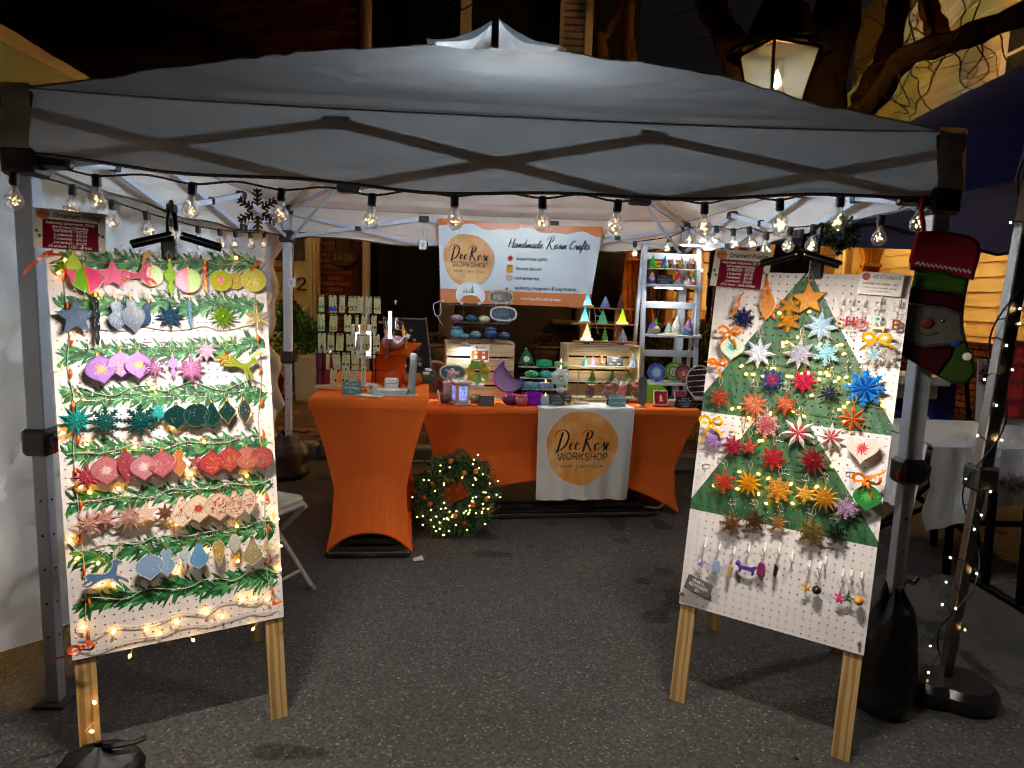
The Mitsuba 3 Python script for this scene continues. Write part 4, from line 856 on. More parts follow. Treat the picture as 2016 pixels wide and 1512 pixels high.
# ---------------------------------------------------------------- ornaments
def mixc(a, b, t): return col(a) * (1 - t) + col(b) * t
def flake(m, fr, R, n, w, c1, c2, hgt=.16, barbs=False, layer=True, c3=None, jag=0):
    """A moulded resin star: n ridged petals, a raised inner star, optional side barbs."""
    def petal(r0, r1, wd, a, z0, h, ca, cb):
        ca, cb = (col(x) if isinstance(x, str) else x for x in (ca, cb))
        c_, s_ = math.cos(a), math.sin(a); md = r0 + (r1 - r0) * .58
        P = np.array([[r0, 0, z0 + h * .7], [md, wd, z0], [md, -wd, z0], [r1, 0, z0 + h * .15], [md, 0, z0 + h], [r0, 0, z0 - h * .2]])
        P[:, :2] = P[:, :2] @ np.array([[c_, s_], [-s_, c_]])
        f = [[0, 4, 1], [0, 2, 4], [1, 4, 3], [4, 2, 3], [5, 1, 3], [5, 3, 2], [0, 1, 5], [0, 5, 2]]
        f = np.array(f)[:, ::-1]
        P2, f2 = P[f].reshape(-1, 3), np.arange(3 * len(f)).reshape(-1, 3)
        cc = np.array([ca, (ca + cb) / 2, (ca + cb) / 2, cb, (ca * .6 + cb * .4) * 1.08, ca])[f].reshape(-1, 3)
        m.add(P2, f2, np.clip(cc * np.repeat(RNG.uniform(.62, 1.12, len(f)), 3)[:, None], 0, 1), fr)
    for k in range(n):
        a = math.pi / 2 + k * 2 * math.pi / n
        rr = R * (1 - .12 * (k % 2) * jag)
        petal(0, rr, w * R, a, 0, hgt * R, c1, c2)
        if barbs:
            for sg in (-1, 1):
                for q, L in ((.5, .3), (.74, .2)):
                    o = np.array([math.cos(a), math.sin(a)]) * R * q; b = a + sg * 1.0
                    m2 = M(); t = np.array([math.cos(b), math.sin(b)]); nn = np.array([-t[1], t[0]]) * w * R * .42
                    m.add([[*o, .02 * R], [*(o + t * L * R * .5 + nn), .01], [*(o + t * L * R), .02 * R], [*(o + t * L * R * .5 - nn), .01], [*(o + t * L * R * .5), hgt * R * .7]], [[0, 4, 1], [1, 4, 2], [2, 4, 3], [3, 4, 0], [0, 1, 2], [0, 2, 3]], c2, fr)
    if layer:
        for k in range(n): petal(0, R * .58, w * R * .8, math.pi / 2 + (k + .5) * 2 * math.pi / n, hgt * R * .35, hgt * R * .8, c3 or c1, c3 or mixc(c1, c2, .5) if not c3 else c3)
    m.ball([0, 0, hgt * R * .8], R * .09, c3 or c1, fr, 8, .6)
OUT = {'onion': [(.5, .05), (.43, .09), (.36, .22), (.22, .38), (.05, .46), (-.1, .44), (-.24, .33), (-.37, .15), (-.5, .0)],
       'drop': [(.5, .04), (.36, .09), (.18, .17), (0, .26), (-.14, .32), (-.28, .28), (-.4, .15), (-.5, 0)],
       'diamond': [(.5, .03), (.3, .14), (.1, .30), (.02, .32), (-.12, .24), (-.32, .09), (-.5, 0)],
       'leafdrop': [(.5, .03), (.34, .16), (.14, .25), (-.06, .25), (-.26, .16), (-.5, 0)],
       'double': [(.5, .06), (.42, .14), (.32, .17), (.2, .13), (.12, .12), (.0, .22), (-.14, .25), (-.3, .17), (-.42, .05), (-.5, 0)],
       'finial': [(.5, .03), (.4, .08), (.32, .05), (.24, .13), (.12, .19), (0, .13), (-.1, .05), (-.18, .1), (-.28, .06), (-.5, 0)],
       'icicle': [(.5, .03), (.38, .08), (.26, .055), (.14, .09), (.02, .055), (-.1, .075), (-.22, .04), (-.34, .05), (-.5, 0)],
       'bulb': [(.5, .12), (.34, .14), (.28, .13), (.2, .24), (.06, .31), (-.1, .30), (-.28, .2), (-.42, .07), (-.5, 0)],
       'cone': [(.5, .05), (.42, .16), (.25, .22), (.05, .2), (-.2, .12), (-.5, 0)]}
def outline(kind, s):
    if kind == 'round': a = np.linspace(0, 2 * np.pi, 33)[:-1]; return np.c_[np.cos(a), np.sin(a)] * s * .46
    if kind == 'star': a = np.arange(10) * np.pi / 5 + np.pi / 2; r = np.where(np.arange(10) % 2, .235, .52) * s; return np.c_[np.cos(a) * r, np.sin(a) * r]
    if kind == 'heart':
        t = np.linspace(0, 2 * np.pi, 41)[:-1]; return np.c_[16 * np.sin(t) ** 3, 13 * np.cos(t) - 5 * np.cos(2 * t) - 2 * np.cos(3 * t) - np.cos(4 * t)][::-1] * s / 32
    if kind == 'reindeer':
        p = [(-.50, .02), (-.44, .10), (-.30, .08), (-.12, .04), (.02, .06), (.10, .16), (.14, .30), (.10, .36), (.18, .37), (.22, .40), (.30, .35), (.38, .28), (.36, .24), (.27, .24), (.24, .10), (.22, -.04), (.32, -.10), (.46, -.20), (.50, -.30), (.45, -.30), (.36, -.22), (.24, -.16), (.34, -.34), (.29, -.36), (.12, -.14), (-.10, -.12), (-.24, -.16), (-.40, -.26), (-.54, -.28), (-.52, -.24), (-.40, -.18), (-.34, -.10), (-.52, -.18), (-.60, -.16), (-.46, -.06)]
        return smooth_path([(x * s, y * s) for x, y in p], 2)[::-1]
    o = smooth_path([(b, a) for a, b in OUT[kind]], 3)
    return np.vstack([o, o[::-1][1:] * [-1, 1]])[::-1] * s
def orn(board, kind, uv, s, c1, c2=None, label='', look='gloss', n=8, w=.16, rot=0, turn=0, mark=None, barbs=False, c3=None, cap='c9a048', lift=.034, hgt=.16, jag=0, tip=None, cat='ornament', layer=True):
    u, v = uv; fr = board.at(u, v, lift, rot=rot, turn=turn, tilt=RNG.normal() * 3)
    c2 = c2 or c1
    name = {'flake': 'snowflake_ornament', 'star': 'star_ornament', 'reindeer': 'reindeer_ornament', 'heart': 'heart_ornament'}.get(kind, 'bauble_ornament')
    t = thing(name, label, cat, 'ornaments on the garland pegboard' if board is BL else 'ornaments on the tree pegboard')
    m = M(); top = .5 * s
    if kind == 'flake':
        flake(m, fr, s / 2, n, w, c1, c2, hgt, barbs, layer, c3, jag)
        part(t, 'star', m, look, 0)
    else:
        from shapely.geometry import Polygon, box as sbox
        pl = Polygon(outline(kind, s)).buffer(0); th = .007; b = min(.0025, s * .02)
        if mark == 'halves':
            m.prism(pl.intersection(sbox(-9, -9, -.02 * s, 9)), th, c1, fr, bev=b); m.prism(pl.intersection(sbox(-.02 * s, -9, 9, 9)), th, c2, fr, bev=b)
            m.prism(pl.intersection(sbox(-.05 * s, -9, .03 * s, 9)), th + .0015, tip or 'd8882c', fr, bev=.001)
        elif mark == 'dip':
            m.prism(pl.intersection(sbox(-9, -9, 9, 0)), th, c2, fr, bev=b); m.prism(pl.intersection(sbox(-9, 0, 9, 9)), th, c1, fr, bev=b)
        else:
            m.prism(pl, th, c1, fr, bev=b)
        part(t, 'body', m, look, 30)
        rim = M(); ring = np.c_[np.array(pl.exterior.coords)[:-1], np.full(len(pl.exterior.coords) - 1, th)]
        if mark in ('rim', 'flecks', 'burst', 'petals', 'halves') or kind in ('reindeer', 'star'):
            rim.tube(ring, max(.0011, s * .011), tip or mixc(c1, 'ffffff', .35), 5, fr, closed=True); part(t, 'rim', rim, look, 60)
        k = M(); q = np.random.default_rng(int(abs(u * 1e4)) + int(abs(v * 1e4)))
        if mark == 'flecks':
            for _ in range(70):
                a = q.uniform(0, 6.28); r = s * .34 * q.uniform() ** .6; p = np.array([r * math.cos(a) * .8, r * math.sin(a)])
                from shapely.geometry import Point
                if not pl.buffer(-s * .06).contains(Point(p)): continue
                d = q.normal(size=(3, 2)) * s * .028; k.add(np.c_[p + d, [th + .0008 + .001 * q.uniform()] * 3], [[0, 1, 2]], c2, fr)
        if mark == 'burst' or mark == 'petals':
            for i in range(11):
                a = i * .571; L = s * (.26 if mark == 'burst' else .22) * q.uniform(.7, 1.1)
                k.stroke([[.02 * s * math.cos(a), .02 * s * math.sin(a)], [.5 * L * math.cos(a), .5 * L * math.sin(a)], [L * math.cos(a + .2), L * math.sin(a + .2)]], [s * .02, s * .05, s * .006], c2, fr, th + .0008)
        if True:
            ring2 = pl.buffer(-s * .05); bx = ring2.bounds
            for _ in range(46):
                p = np.array([q.uniform(bx[0], bx[2]), q.uniform(bx[1], bx[3])])
                from shapely.geometry import Point
                if ring2.contains(Point(p)): k.add(np.c_[p + q.normal(size=(3, 2)) * s * .024, [th + .0004] * 3], [[0, 1, 2]], mixc(c1 if mark not in ('halves', 'dip') else '8a8468', 'ffffff' if q.uniform() < .5 else '101010', q.uniform(.12, .4)), fr)
        if k.n: part(t, 'inlay', k, 'gloss', 0)
        if kind == 'reindeer':
            for sg in (0, 1):
                an = M(); b0 = np.array([.16 * s + .05 * s * sg, .38 * s])
                an.tube(np.c_[smooth_path([b0, b0 + [.02 * s, .12 * s], b0 + [.10 * s, .22 * s], b0 + [.20 * s, .28 * s]], 3), np.full(10, .004)], s * .018, tip or c2, 6, fr)
                for i in range(4):
                    o = b0 + np.array([.02 + .05 * i, .08 + .055 * i]) * s
                    an.tube(np.c_[smooth_path([o, o + [-.02 * s, .07 * s], o + [.02 * s, .13 * s]], 2), np.full(5, .004)], s * .013, tip or c2, 5, fr)
                part(t, 'antler', an, look, 60)
            top = .28 * s
        elif kind not in ('star', 'heart'):
            part(t, 'cap', M().lathe([(0, -.004), (s * .06, -.003), (s * .06, s * .07), (s * .03, s * .09), (0, s * .09)], cap, Frame(fr(np.array([0, .5 * s if kind != 'round' else .45 * s, .0035])), fr.a, -fr.n, fr.b), 10), 'metal')
    h = fr(np.array([0, top, .004])); hk = board(np.array([u, v + top + .032, .046]))
    md = (h + hk) / 2 + board.a * .007; md2 = (h + hk) / 2 - board.a * .006
    part(t, 'hanging_loop', M().tube(smooth_path([h, md, hk, md2, h], 3), .0007, 'cfc4a0', 4), 'paint')
    return t
L_, R_ = BL, BR
def oL(kind, uv, s, c1, c2, label, **k): return orn(BL, kind, uv, s, c1, c2, label, **k)
def oR(kind, uv, s, c1, c2, label, **k): return orn(BR, kind, uv, s, c1, c2, label, **k)
# left board, top row
oL('leafdrop', ((-0.2382,1.159)), .095, 'b8c83c', 'e0567c', 'lime and pink leaf bauble at the top left of the garland board', mark='dip', turn=35)
oL('onion', ((-0.204,1.129)), .088, '6fae2c', 'e8447c', 'green and pink split onion bauble in the top row', mark='halves', rot=8)
oL('star', ((-0.1382,1.146)), .088, 'e85a86', 'f08a3c', 'glittery pink star ornament in the top row', look='glitter', tip='f4a8b8', mark='rim')
oL('round', ((-0.0343,1.148)), .072, 'e8487c', '8fbe3a', 'pink and green round bauble behind the pink reindeer', mark='halves', lift=.026)
oL('reindeer', ((-0.07105,1.15)), .098, 'c83c78', 'd08828', 'leaping pink reindeer ornament with golden antlers', look='glitter', tip='f0b04c')
oL('finial', ((0.01515,1.136)), .11, '9ac83c', 'b8d85c', 'slim lime green finial ornament in the top row', turn=30)
oL('round', ((0.06677,1.133)), .082, 'e8487c', '8fc030', 'round bauble half pink and half green', mark='halves')
oL('icicle', ((0.1151,1.142)), .095, 'e0562c', 'f09a4c', 'slim red and orange icicle ornament in the top row', mark='dip', turn=40)
oL('round', ((0.1616,1.135)), .07, 'b8b42c', 'e06a8c', 'yellow disc bauble with a pink starburst', mark='burst', look='resin')
oL('round', ((0.2063,1.137)), .058, 'b89c24', 'e0c860', 'small gold glitter bauble between two yellow discs', look='glitter', mark='flecks', lift=.022)
oL('round', ((0.2611,1.139)), .082, 'c2b23c', 'f0e088', 'large gold glitter bauble at the end of the top row', look='glitter', mark='flecks', tip='e8d870')
# second row
oL('star', ((-0.2378,1.02)), .105, '39506e', '5c7898', 'large navy blue glitter star ornament', look='glitter', tip='6c86a4')
oL('icicle', ((-0.1892,1.008)), .15, '23282e', '6a7078', 'tall thin dark icicle beside the navy star', look='gloss', turn=45)
oL('double', ((-0.1347,1.024)), .09, '2a3f60', '7088a8', 'navy two-lobed bauble ornament', mark='flecks', tip='8fa4bc', turn=12)
oL('drop', ((-0.06239,1.03)), .082, '2a3d5c', '46607e', 'navy teardrop ornament behind the navy light bulb shape', rot=-24, lift=.026)
oL('bulb', ((-0.09086,1.024)), .098, '2c3e58', '8094ac', 'navy ornament shaped like a light bulb', mark='rim', tip='8ca0b8', rot=5)
oL('flake', ((0.01057,1.022)), .092, '2c4d68', '1d3a56', 'dark blue eight pointed resin snowflake', w=.12)
oL('icicle', ((0.0653,1.03)), .088, '5a86a4', 'a8c4d4', 'slim pale blue icicle beside the dark blue snowflake', turn=30)
oL('flake', ((0.1618,1.02)), .10, '8cb42c', '5c8a1c', 'bright green many pointed starburst ornament', n=14, w=.07, look='glitter')
oL('flake', ((0.2666,1.015)), .09, 'd8c074', 'e8d8a0', 'pale gold snowflake at the end of the second row', barbs=True, w=.1, n=6, look='glitter')
# third row
oL('onion', ((-0.1835,0.8644)), .088, '9a6cb0', 'c8a860', 'broad purple onion bauble with a gold burst', mark='burst', rot=10, tip='7a5090')
oL('onion', ((-0.131,0.878)), .078, 'b48cc4', 'c8b070', 'lilac onion bauble with a sparkly centre', mark='flecks', tip='8c60a4')
oL('onion', ((-0.08581,0.8735)), .084, 'b084c4', 'c8b070', 'lilac onion bauble right of the sparkly lilac one', mark='petals', tip='8c60a4', turn=20)
oL('flake', ((-0.04133,0.8637)), .078, 'c880b0', 'b068a0', 'small purple lace snowflake in the third row', barbs=True, n=6, w=.1)
oL('finial', ((0.009614,0.8659)), .08, 'b487c8', '9c6cb8', 'lilac finial ornament in the third row')
oL('flake', ((0.06113,0.8566)), .088, 'c884ac', 'b46c98', 'large pink snowflake with ridged points', n=8, w=.15, barbs=True)
oL('flake', ((0.107,0.9103)), .07, 'd8a8bc', 'e0b8c8', 'pale pink eight petal star above the large pink snowflake', w=.17)
oL('flake', ((0.1624,0.8833)), .066, 'b89038', '6a6420', 'olive and gold star flower ornament', n=5, w=.2, look='glitter')
oL('reindeer', ((0.2142,0.8615)), .096, '7a8a2c', 'b8b444', 'green reindeer ornament with gold antlers', look='gloss', tip='b4ac48', rot=-30)
# fourth row
oL('flake', ((-0.2523,0.7182)), .10, '2c9a90', '1f7c78', 'bright teal layered snowflake ornament', n=10, w=.12, look='resin')
oL('flake', ((-0.1796,0.7098)), .098, '1c5a58', '12403f', 'dark teal snowflake left of the largest one', n=8, w=.12, barbs=True)
oL('flake', ((-0.08774,0.7052)), .108, '14504f', '0e3a3c', 'largest dark teal snowflake ornament', n=8, w=.13, barbs=True)
oL('flake', ((-0.0406,0.7242)), .062, '3aa8a4', '55bcb4', 'small turquoise snowflake ornament', n=8, look='resin')
oL('onion', ((0.01108,0.7084)), .078, '12302c', '1f4a40', 'very dark green onion bauble', mark='rim', tip='2c5a50')
oL('round', ((0.06844,0.7096)), .08, '142f2e', '204a44', 'very dark green round bauble', mark='rim', tip='3c6a5c')
oL('drop', ((0.1133,0.709)), .078, '12302a', '1f4a40', 'very dark green teardrop bauble', mark='rim', tip='2c5a4c')
oL('diamond', ((0.1585,0.7102)), .08, '14332c', '1f4a40', 'dark green diamond bauble with a gold cap', mark='rim', tip='a88c4c')
oL('leafdrop', ((0.2089,0.7093)), .08, '15302a', '1f4a40', 'narrow dark green leaf bauble with a gold rim', mark='rim', tip='a88c4c', turn=25)
# fifth row
oL('flake', ((-0.2359,0.5488)), .088, 'b0444e', '8a2c3a', 'crimson snowflake at the left of the fifth row', n=8, w=.14)
oL('onion', ((-0.1847,0.5632)), .092, 'b4686c', 'd8b0a0', 'rose pink onion bauble with pale petals', mark='petals', tip='8c4448')
oL('leafdrop', ((-0.135,0.5679)), .098, '8a3440', 'b46468', 'narrow red leaf bauble in the fifth row', turn=25)
oL('onion', ((-0.08644,0.5619)), .084, 'b07078', 'd8b8ac', 'dusty rose onion bauble in the fifth row', mark='petals', tip='8a4a50')
oL('onion', ((-0.0369,0.5649)), .086, 'a05058', 'c88880', 'dusky red onion bauble in the fifth row', mark='flecks', tip='803840')
oL('double', ((0.01047,0.5624)), .082, 'b4642c', 'd89a5c', 'copper two-lobed finial ornament', look='glitter', tip='d8a878', mark='rim')
oL('flake', ((0.06306,0.558)), .066, 'b44450', '98303c', 'small red lace snowflake in the fifth row', n=6, w=.11, barbs=True)
oL('onion', ((0.1049,0.5521)), .08, 'ac3c3c', 'd89048', 'red onion bauble with gold flecks', mark='flecks', tip='8a2c2c')
oL('onion', ((0.1572,0.5589)), .084, 'a04038', 'c87848', 'red bauble right of the gold flecked one', mark='flecks', tip='843030')
oL('round', ((0.2108,0.5574)), .078, 'a0503c', 'c88858', 'copper red round bauble in the fifth row', look='glitter', mark='flecks', tip='8a4434')
oL('round', ((0.2563,0.5554)), .076, '983c3a', 'b87050', 'last copper red bauble of the fifth row', look='glitter', mark='flecks', tip='803430')
# sixth row
oL('flake', ((-0.1997,0.4154)), .076, 'b88478', '9c685c', 'rose brown snowflake behind the pink star at the left', n=8, lift=.024)
oL('flake', ((-0.2408,0.407)), .092, 'bc8c7c', 'a07060', 'pinkish beige snowflake at the left of the sixth row', n=8, w=.13)
oL('flake', ((-0.132,0.4119)), .098, 'c49c8c', 'b08474', 'large dusty pink daisy snowflake with many petals', n=14, w=.08)
oL('star', ((-0.08711,0.4197)), .068, 'c8a48c', 'd8b8a0', 'pale star ornament right of the dusty pink daisy', look='glitter')
oL('flake', ((-0.03617,0.4123)), .064, '6a4430', '7a5038', 'small dark brown snowflake in the sixth row', n=8, w=.13)
oL('drop', ((0.009734,0.4124)), .10, 'd8c0a8', 'a0402c', 'cream teardrop bauble with red flakes', mark='flecks', tip='b89c80')
oL('onion', ((0.0585,0.4136)), .092, 'd4b89c', 'a83c2c', 'cream onion bauble with red petals', mark='petals', tip='b08c60')
oL('onion', ((0.1189,0.412)), .094, 'd0ac94', '983828', 'cream onion bauble with the most red flakes', mark='flecks', tip='b08c68')
oL('drop', ((0.1655,0.4124)), .094, 'd0b098', '9c4430', 'cream bauble next to last in the sixth row', mark='flecks', tip='b08c68')
oL('leafdrop', ((0.208,0.4157)), .09, 'd4b8a0', 'a84830', 'cream and red bauble at the right end of the sixth row', mark='flecks', tip='b08c68')
# seventh row
oL('reindeer', ((-0.2003,0.2499)), .112, '5878a0', 'c8c4b0', 'blue resin reindeer ornament with pale antlers', tip='d4ccb4', look='resin')
oL('onion', ((-0.08728,0.2537)), .084, '8098b4', 'a8b8c8', 'frosty blue onion bauble in the bottom row', look='resin', mark='rim', tip='c8d0d8')
oL('double', ((-0.04021,0.2585)), .088, '8ca4bc', 'b0c0d0', 'pale blue two-lobed bauble in the bottom row', look='resin', mark='rim', tip='c0ccd8')
oL('finial', ((0.01086,0.2628)), .082, 'b0b8bc', 'c8ccd0', 'clear icy finial ornament in the bottom row', look='resin')
oL('drop', ((0.05127,0.2652)), .086, '6c98c0', '90b4d4', 'sky blue teardrop bauble in the bottom row', look='resin', mark='rim', tip='a8c4dc')
oL('cone', ((0.1096,0.2592)), .082, 'a08040', 'd0b46c', 'gold glitter cone ornament in the bottom row', look='glitter', mark='flecks')
oL('leafdrop', ((0.1587,0.2834)), .07, 'b8b4a4', 'd0ccb8', 'small clear bauble high in the bottom row', look='resin')
oL('drop', ((0.2111,0.2501)), .094, 'b4a070', 'd8c890', 'pale gold glitter teardrop in the bottom row', look='resin', mark='flecks')
oL('flake', ((0.2558,0.251)), .07, 'c8b078', 'd8c898', 'pale gold glitter star at the right end of the bottom row', n=6, barbs=True, look='glitter', w=.1)
# right board
oR('flake', ((-0.1883,1.053)), .09, '202450', '16183a', 'dark navy snowflake with an orange ribbon at the upper left of the tree', n=9, w=.11, barbs=True)
oR('leafdrop', ((-0.1107,1.1)), .098, 'c8803c', 'e0b070', 'copper caged bauble at the upper left of the tree', mark='rim', tip='e8c890')
oR('flake', ((-0.1108,1.093)), .092, 'b06a34', 'c8844c', 'copper star behind the caged bauble', n=5, w=.18, lift=.02)
oR('star', ((0.01948,1.129)), .108, 'd88a14', 'f0b030', 'golden glitter star at the top of the painted tree', look='glitter', tip='e89c20', rot=8)
oR('flake', ((-0.03994,1.103)), .084, 'd08a1c', 'e8a83c', 'gold lace snowflake left of the golden star', n=6, w=.15, barbs=True, look='glitter')
oR('flake', ((-0.03719,1.052)), .084, 'd08418', 'e0a030', 'gold lace snowflake hanging below the first gold one', n=6, w=.15, barbs=True, look='glitter')
oR('flake', ((0.06448,1.039)), .11, 'c4dcec', 'a4cce4', 'pale ice blue snowflake below the golden star', n=8, w=.15, barbs=False)
oR('flake', ((-0.1221,0.9359)), .116, 'dce0e8', 'c0ccdc', 'white pearly snowflake at the left edge of the tree', n=8, w=.13)
oR('flake', ((0.009581,0.9447)), .112, 'b0aebc', 'd0ccd4', 'silver glitter snowflake in the middle of the tree', n=8, w=.14, look='glitter')
oR('flake', ((0.09132,0.954)), .094, '94c8d0', 'b0dce0', 'light aqua snowflake right of the silver one', n=6, w=.15, barbs=True)
oR('flake', ((-0.06696,0.8501)), .086, '3c4c94', '2c3c84', 'blue snowflake with a red heart under the white one', n=8, w=.15, c3='9c2438', barbs=True)
oR('flake', ((0.03299,0.8559)), .092, 'a81c3c', 'c02c4c', 'ruby red eight pointed snowflake in the tree', n=8, w=.17)
oR('flake', ((0.1157,0.8248)), .092, '2a2c48', '202238', 'thin midnight blue star right of the ruby snowflake', n=6, w=.1)
oR('flake', ((0.217,0.8528)), .13, '2470c0', '3090dc', 'large bright blue snowflake at the right of the tree', n=8, w=.15, look='resin', barbs=True, c3='1c54a0')
oR('flake', ((-0.2369,0.7678)), .084, '9c3c28', 'b44c34', 'rust red snowflake at the left corner of the upper tree', n=6, w=.16, barbs=True)
oR('flake', ((-0.1178,0.756)), .108, 'd06c5c', 'c8584c', 'coral daisy ornament with many petals', n=12, w=.1, c3='d89060')
oR('flake', ((-0.01448,0.7713)), .084, 'c8643c', 'b8502c', 'orange coral snowflake right of the coral daisy', n=6, w=.16, barbs=True, look='glitter')
oR('flake', ((0.1909,0.7512)), .092, 'b4481c', 'c85c28', 'burnt orange eight petal star at the right of the tree', n=8, w=.15, layer=False)
oR('flake', ((-0.06828,0.6932)), .1, 'a42434', 'd8a8a4', 'red and silver snowflake in the middle left of the tree', n=8, w=.14, barbs=True)
oR('flake', ((0.03494,0.684)), .116, 'd8ccc4', 'e4d8cc', 'white snowflake with a red centre in the middle of the tree', n=7, w=.14, c3='b03038')
oR('flake', ((0.1359,0.6835)), .098, 'cccccc', 'dcd8d0', 'clear snowflake with a red daisy centre', n=8, w=.13, c3='b43c3c', look='gloss')
oR('flake', ((0.2291,0.9612)), .084, 'd8d4cc', 'e8e4dc', 'white snowflake with a blue gem under a yellow bow', n=6, w=.14, barbs=True, c3='90b8c0')
oR('flake', ((0.2669,0.96)), .08, 'c0b8ac', 'd4ccc0', 'silvery white snowflake behind the white one', n=8, w=.13, barbs=True, lift=.024)
oR('flake', ((-0.2375,0.6203)), .084, 'a478b0', 'b890c4', 'lilac snowflake under a yellow ribbon', n=9, w=.13, barbs=True)
oR('flake', ((-0.1714,0.6054)), .084, '8c1c34', 'a42840', 'crimson lace snowflake at the left edge of the lower tree', n=8, w=.13, barbs=True)
oR('flake', ((-0.116,0.6102)), .064, 'a83428', 'b84434', 'small red poinsettia star between two crimson snowflakes', n=5, w=.2)
oR('heart', ((0.2304,0.6604)), .096, 'dcc0b4', 'b83430', 'white heart ornament with a red crystal centre', mark='burst', tip='e8d8cc', look='gloss')
oR('flake', ((-0.03381,0.5844)), .094, '9c2028', 'b03030', 'red snowflake at the left of the lower tree', n=8, w=.14, barbs=True)
oR('flake', ((0.09076,0.5979)), .106, '7a1420', '982430', 'dark red daisy snowflake with many petals', n=13, w=.09, look='glitter')
oR('flake', ((-0.186,0.4758)), .092, 'a8301c', 'c05428', 'red orange star at the left end of the golden row', n=6, w=.15, barbs=True)
oR('flake', ((-0.1022,0.4859)), .096, 'd89018', 'e8a828', 'golden daisy lit from behind by fairy lights', n=12, w=.1, look='resin')
oR('flake', ((-0.004146,0.4811)), .098, 'c88024', 'd89c3c', 'amber snowflake in the middle of the golden row', n=8, w=.15, barbs=True)
oR('flake', ((0.07881,0.483)), .078, 'c89430', 'd8a848', 'gold flower ornament left of the gold daisy', n=6, w=.18)
oR('flake', ((0.1393,0.4818)), .1, 'b87c1c', 'c8902c', 'gold daisy ornament at the right of the golden row', n=13, w=.09)
oR('flake', ((0.2065,0.4631)), .082, 'b08cac', 'c8a8c0', 'pale lilac snowflake hanging low on the right', n=8, w=.14, barbs=True, look='resin')
oR('onion', ((0.2613,0.5095)), .086, '2c7a38', '58a050', 'green leaf bauble under an orange bow', mark='burst', look='resin', tip='3c8a44')
oR('flake', ((-0.1441,0.3328)), .094, '5a3a20', '7a5430', 'bronze snowflake at the left under the tree', n=8, w=.13, barbs=True)
oR('flake', ((-0.06784,0.3609)), .09, '3c2a18', '5c4024', 'dark bronze snowflake second from the left under the tree', n=8, w=.13, barbs=True)
oR('flake', ((0.008479,0.3714)), .078, '8a5c2c', 'a8743c', 'copper star in the bottom row under the tree', n=5, w=.16)
oR('flake', ((0.1129,0.362)), .104, '54421c', '74602c', 'olive bronze snowflake under the tree on the right', n=8, w=.13, barbs=True)
oR('flake', ((0.1859,0.3763)), .074, '10180f', '1c2c1c', 'black green snowflake at the lower right of the tree', n=8, w=.13, barbs=True)

# ---------------------------------------------------------------- ribbons and bows
def ribbon(m, pts, w, c, fr, tw=0.0):
    p = smooth_path(pts, 5); n = len(p); t = np.gradient(p, axis=0); t /= np.linalg.norm(t, axis=1, keepdims=True)
    s = np.cross(t, [0, 0, 1.0]); s /= np.linalg.norm(s, axis=1, keepdims=True) + 1e-9; b = np.cross(s, t)
    a = np.linspace(0, tw, n)[:, None]; s = s * np.cos(a) + b * np.sin(a)
    v = np.vstack([p - s * w / 2, p + s * w / 2]); i = np.arange(n - 1)
    m.add(v, np.stack([i, i + 1, i + 1 + n, i + n], 1), c, fr)
    return m
def bow(board, uv, c, label, loops=True, tails=((-.03, -.05), (.028, -.055)), s=1.0):
    fr = board.at(uv[0], uv[1], .05); t = thing('ribbon_bow', label, 'ribbon'); 
    if loops:
        for sg in (-1, 1): part(t, 'loop', ribbon(M(), [[0, 0, 0], [sg * .02 * s, .016 * s, .008], [sg * .038 * s, .008 * s, .012], [sg * .03 * s, -.008 * s, .008], [0, -.002, .002]], .010, c, fr, .8), 'satin', 60)
    for x, y in tails: part(t, 'tail', ribbon(M(), [[0, 0, .002], [x * .4 * s, y * .4 * s, .008], [x * .8 * s, y * .7 * s, -.002], [x * s, y * s, .005]], .009, c, fr, 1.2), 'satin', 60)
    part(t, 'knot', M().ball([0, 0, .004], .006, c, fr, 8), 'satin', 60)
OG, YL = 'd87018', 'd8a010'
bow(BR, ((-0.2053,1.115)), OG, 'orange ribbon tied above the dark navy snowflake', False, ((-.014, -.05), (.012, .03), (-.004, -.03)), 1.2)
bow(BR, ((-0.2238,1.002)), OG, 'orange bow above the white leaf bauble')
bow(BR, ((-0.2525,0.887)), OG, 'orange ribbon bow above the rust red snowflake', True, ((-.06, .004), (.016, -.06)), .8)
bow(BR, ((-0.1167,1.173)), OG, 'orange ribbon looped above the copper caged bauble', False, ((-.006, .03), (-.01, -.04), (.006, -.03)), 1.2)
bow(BR, ((0.2338,1.009)), YL, 'yellow bow above the white snowflake on the right', True, ((-.045, -.04), (.06, -.03)))
bow(BR, ((-0.2506,0.6801)), YL, 'yellow ribbon bow above the lilac snowflake', True, ((-.03, -.085), (.04, -.05)))
bow(BR, ((0.2552,0.5646)), OG, 'orange bow above the green leaf bauble', True, ((-.02, -.05), (.02, -.055), (.05, .04)))
oR('onion', ((-0.2258,0.9346)), .07, 'd8c8b4', 'd08850', 'white flat bauble behind the mint leaf bauble', mark='burst', lift=.02)
oR('onion', ((-0.2126,0.9482)), .09, 'c4d4c0', '4c8c7c', 'pale mint onion bauble under an orange bow', mark='petals', tip='b09444')
bow(BL, ((-0.3011,1.202)), 'c8501c', 'orange ribbon tied to the top left corner of the garland board', False, ((-.055, -.06), (.05, -.004), (.02, .012)))
bow(BL, ((0.2776,1.194)), 'd8641c', 'short orange ribbon at the top right corner of the garland board', False, ((-.03, -.03), (.022, .0)))
bow(BL, ((-0.2762,0.0485)), 'd8581c', 'orange ribbon tied to the bottom left corner of the garland board', True, ((-.10, -.03), (.03, .03)), .8)
bow(BL, ((0.2666,0.06911)), 'd8581c', 'short orange ribbon at the bottom right corner of the garland board', False, ((.028, 0), (-.005, .02)))

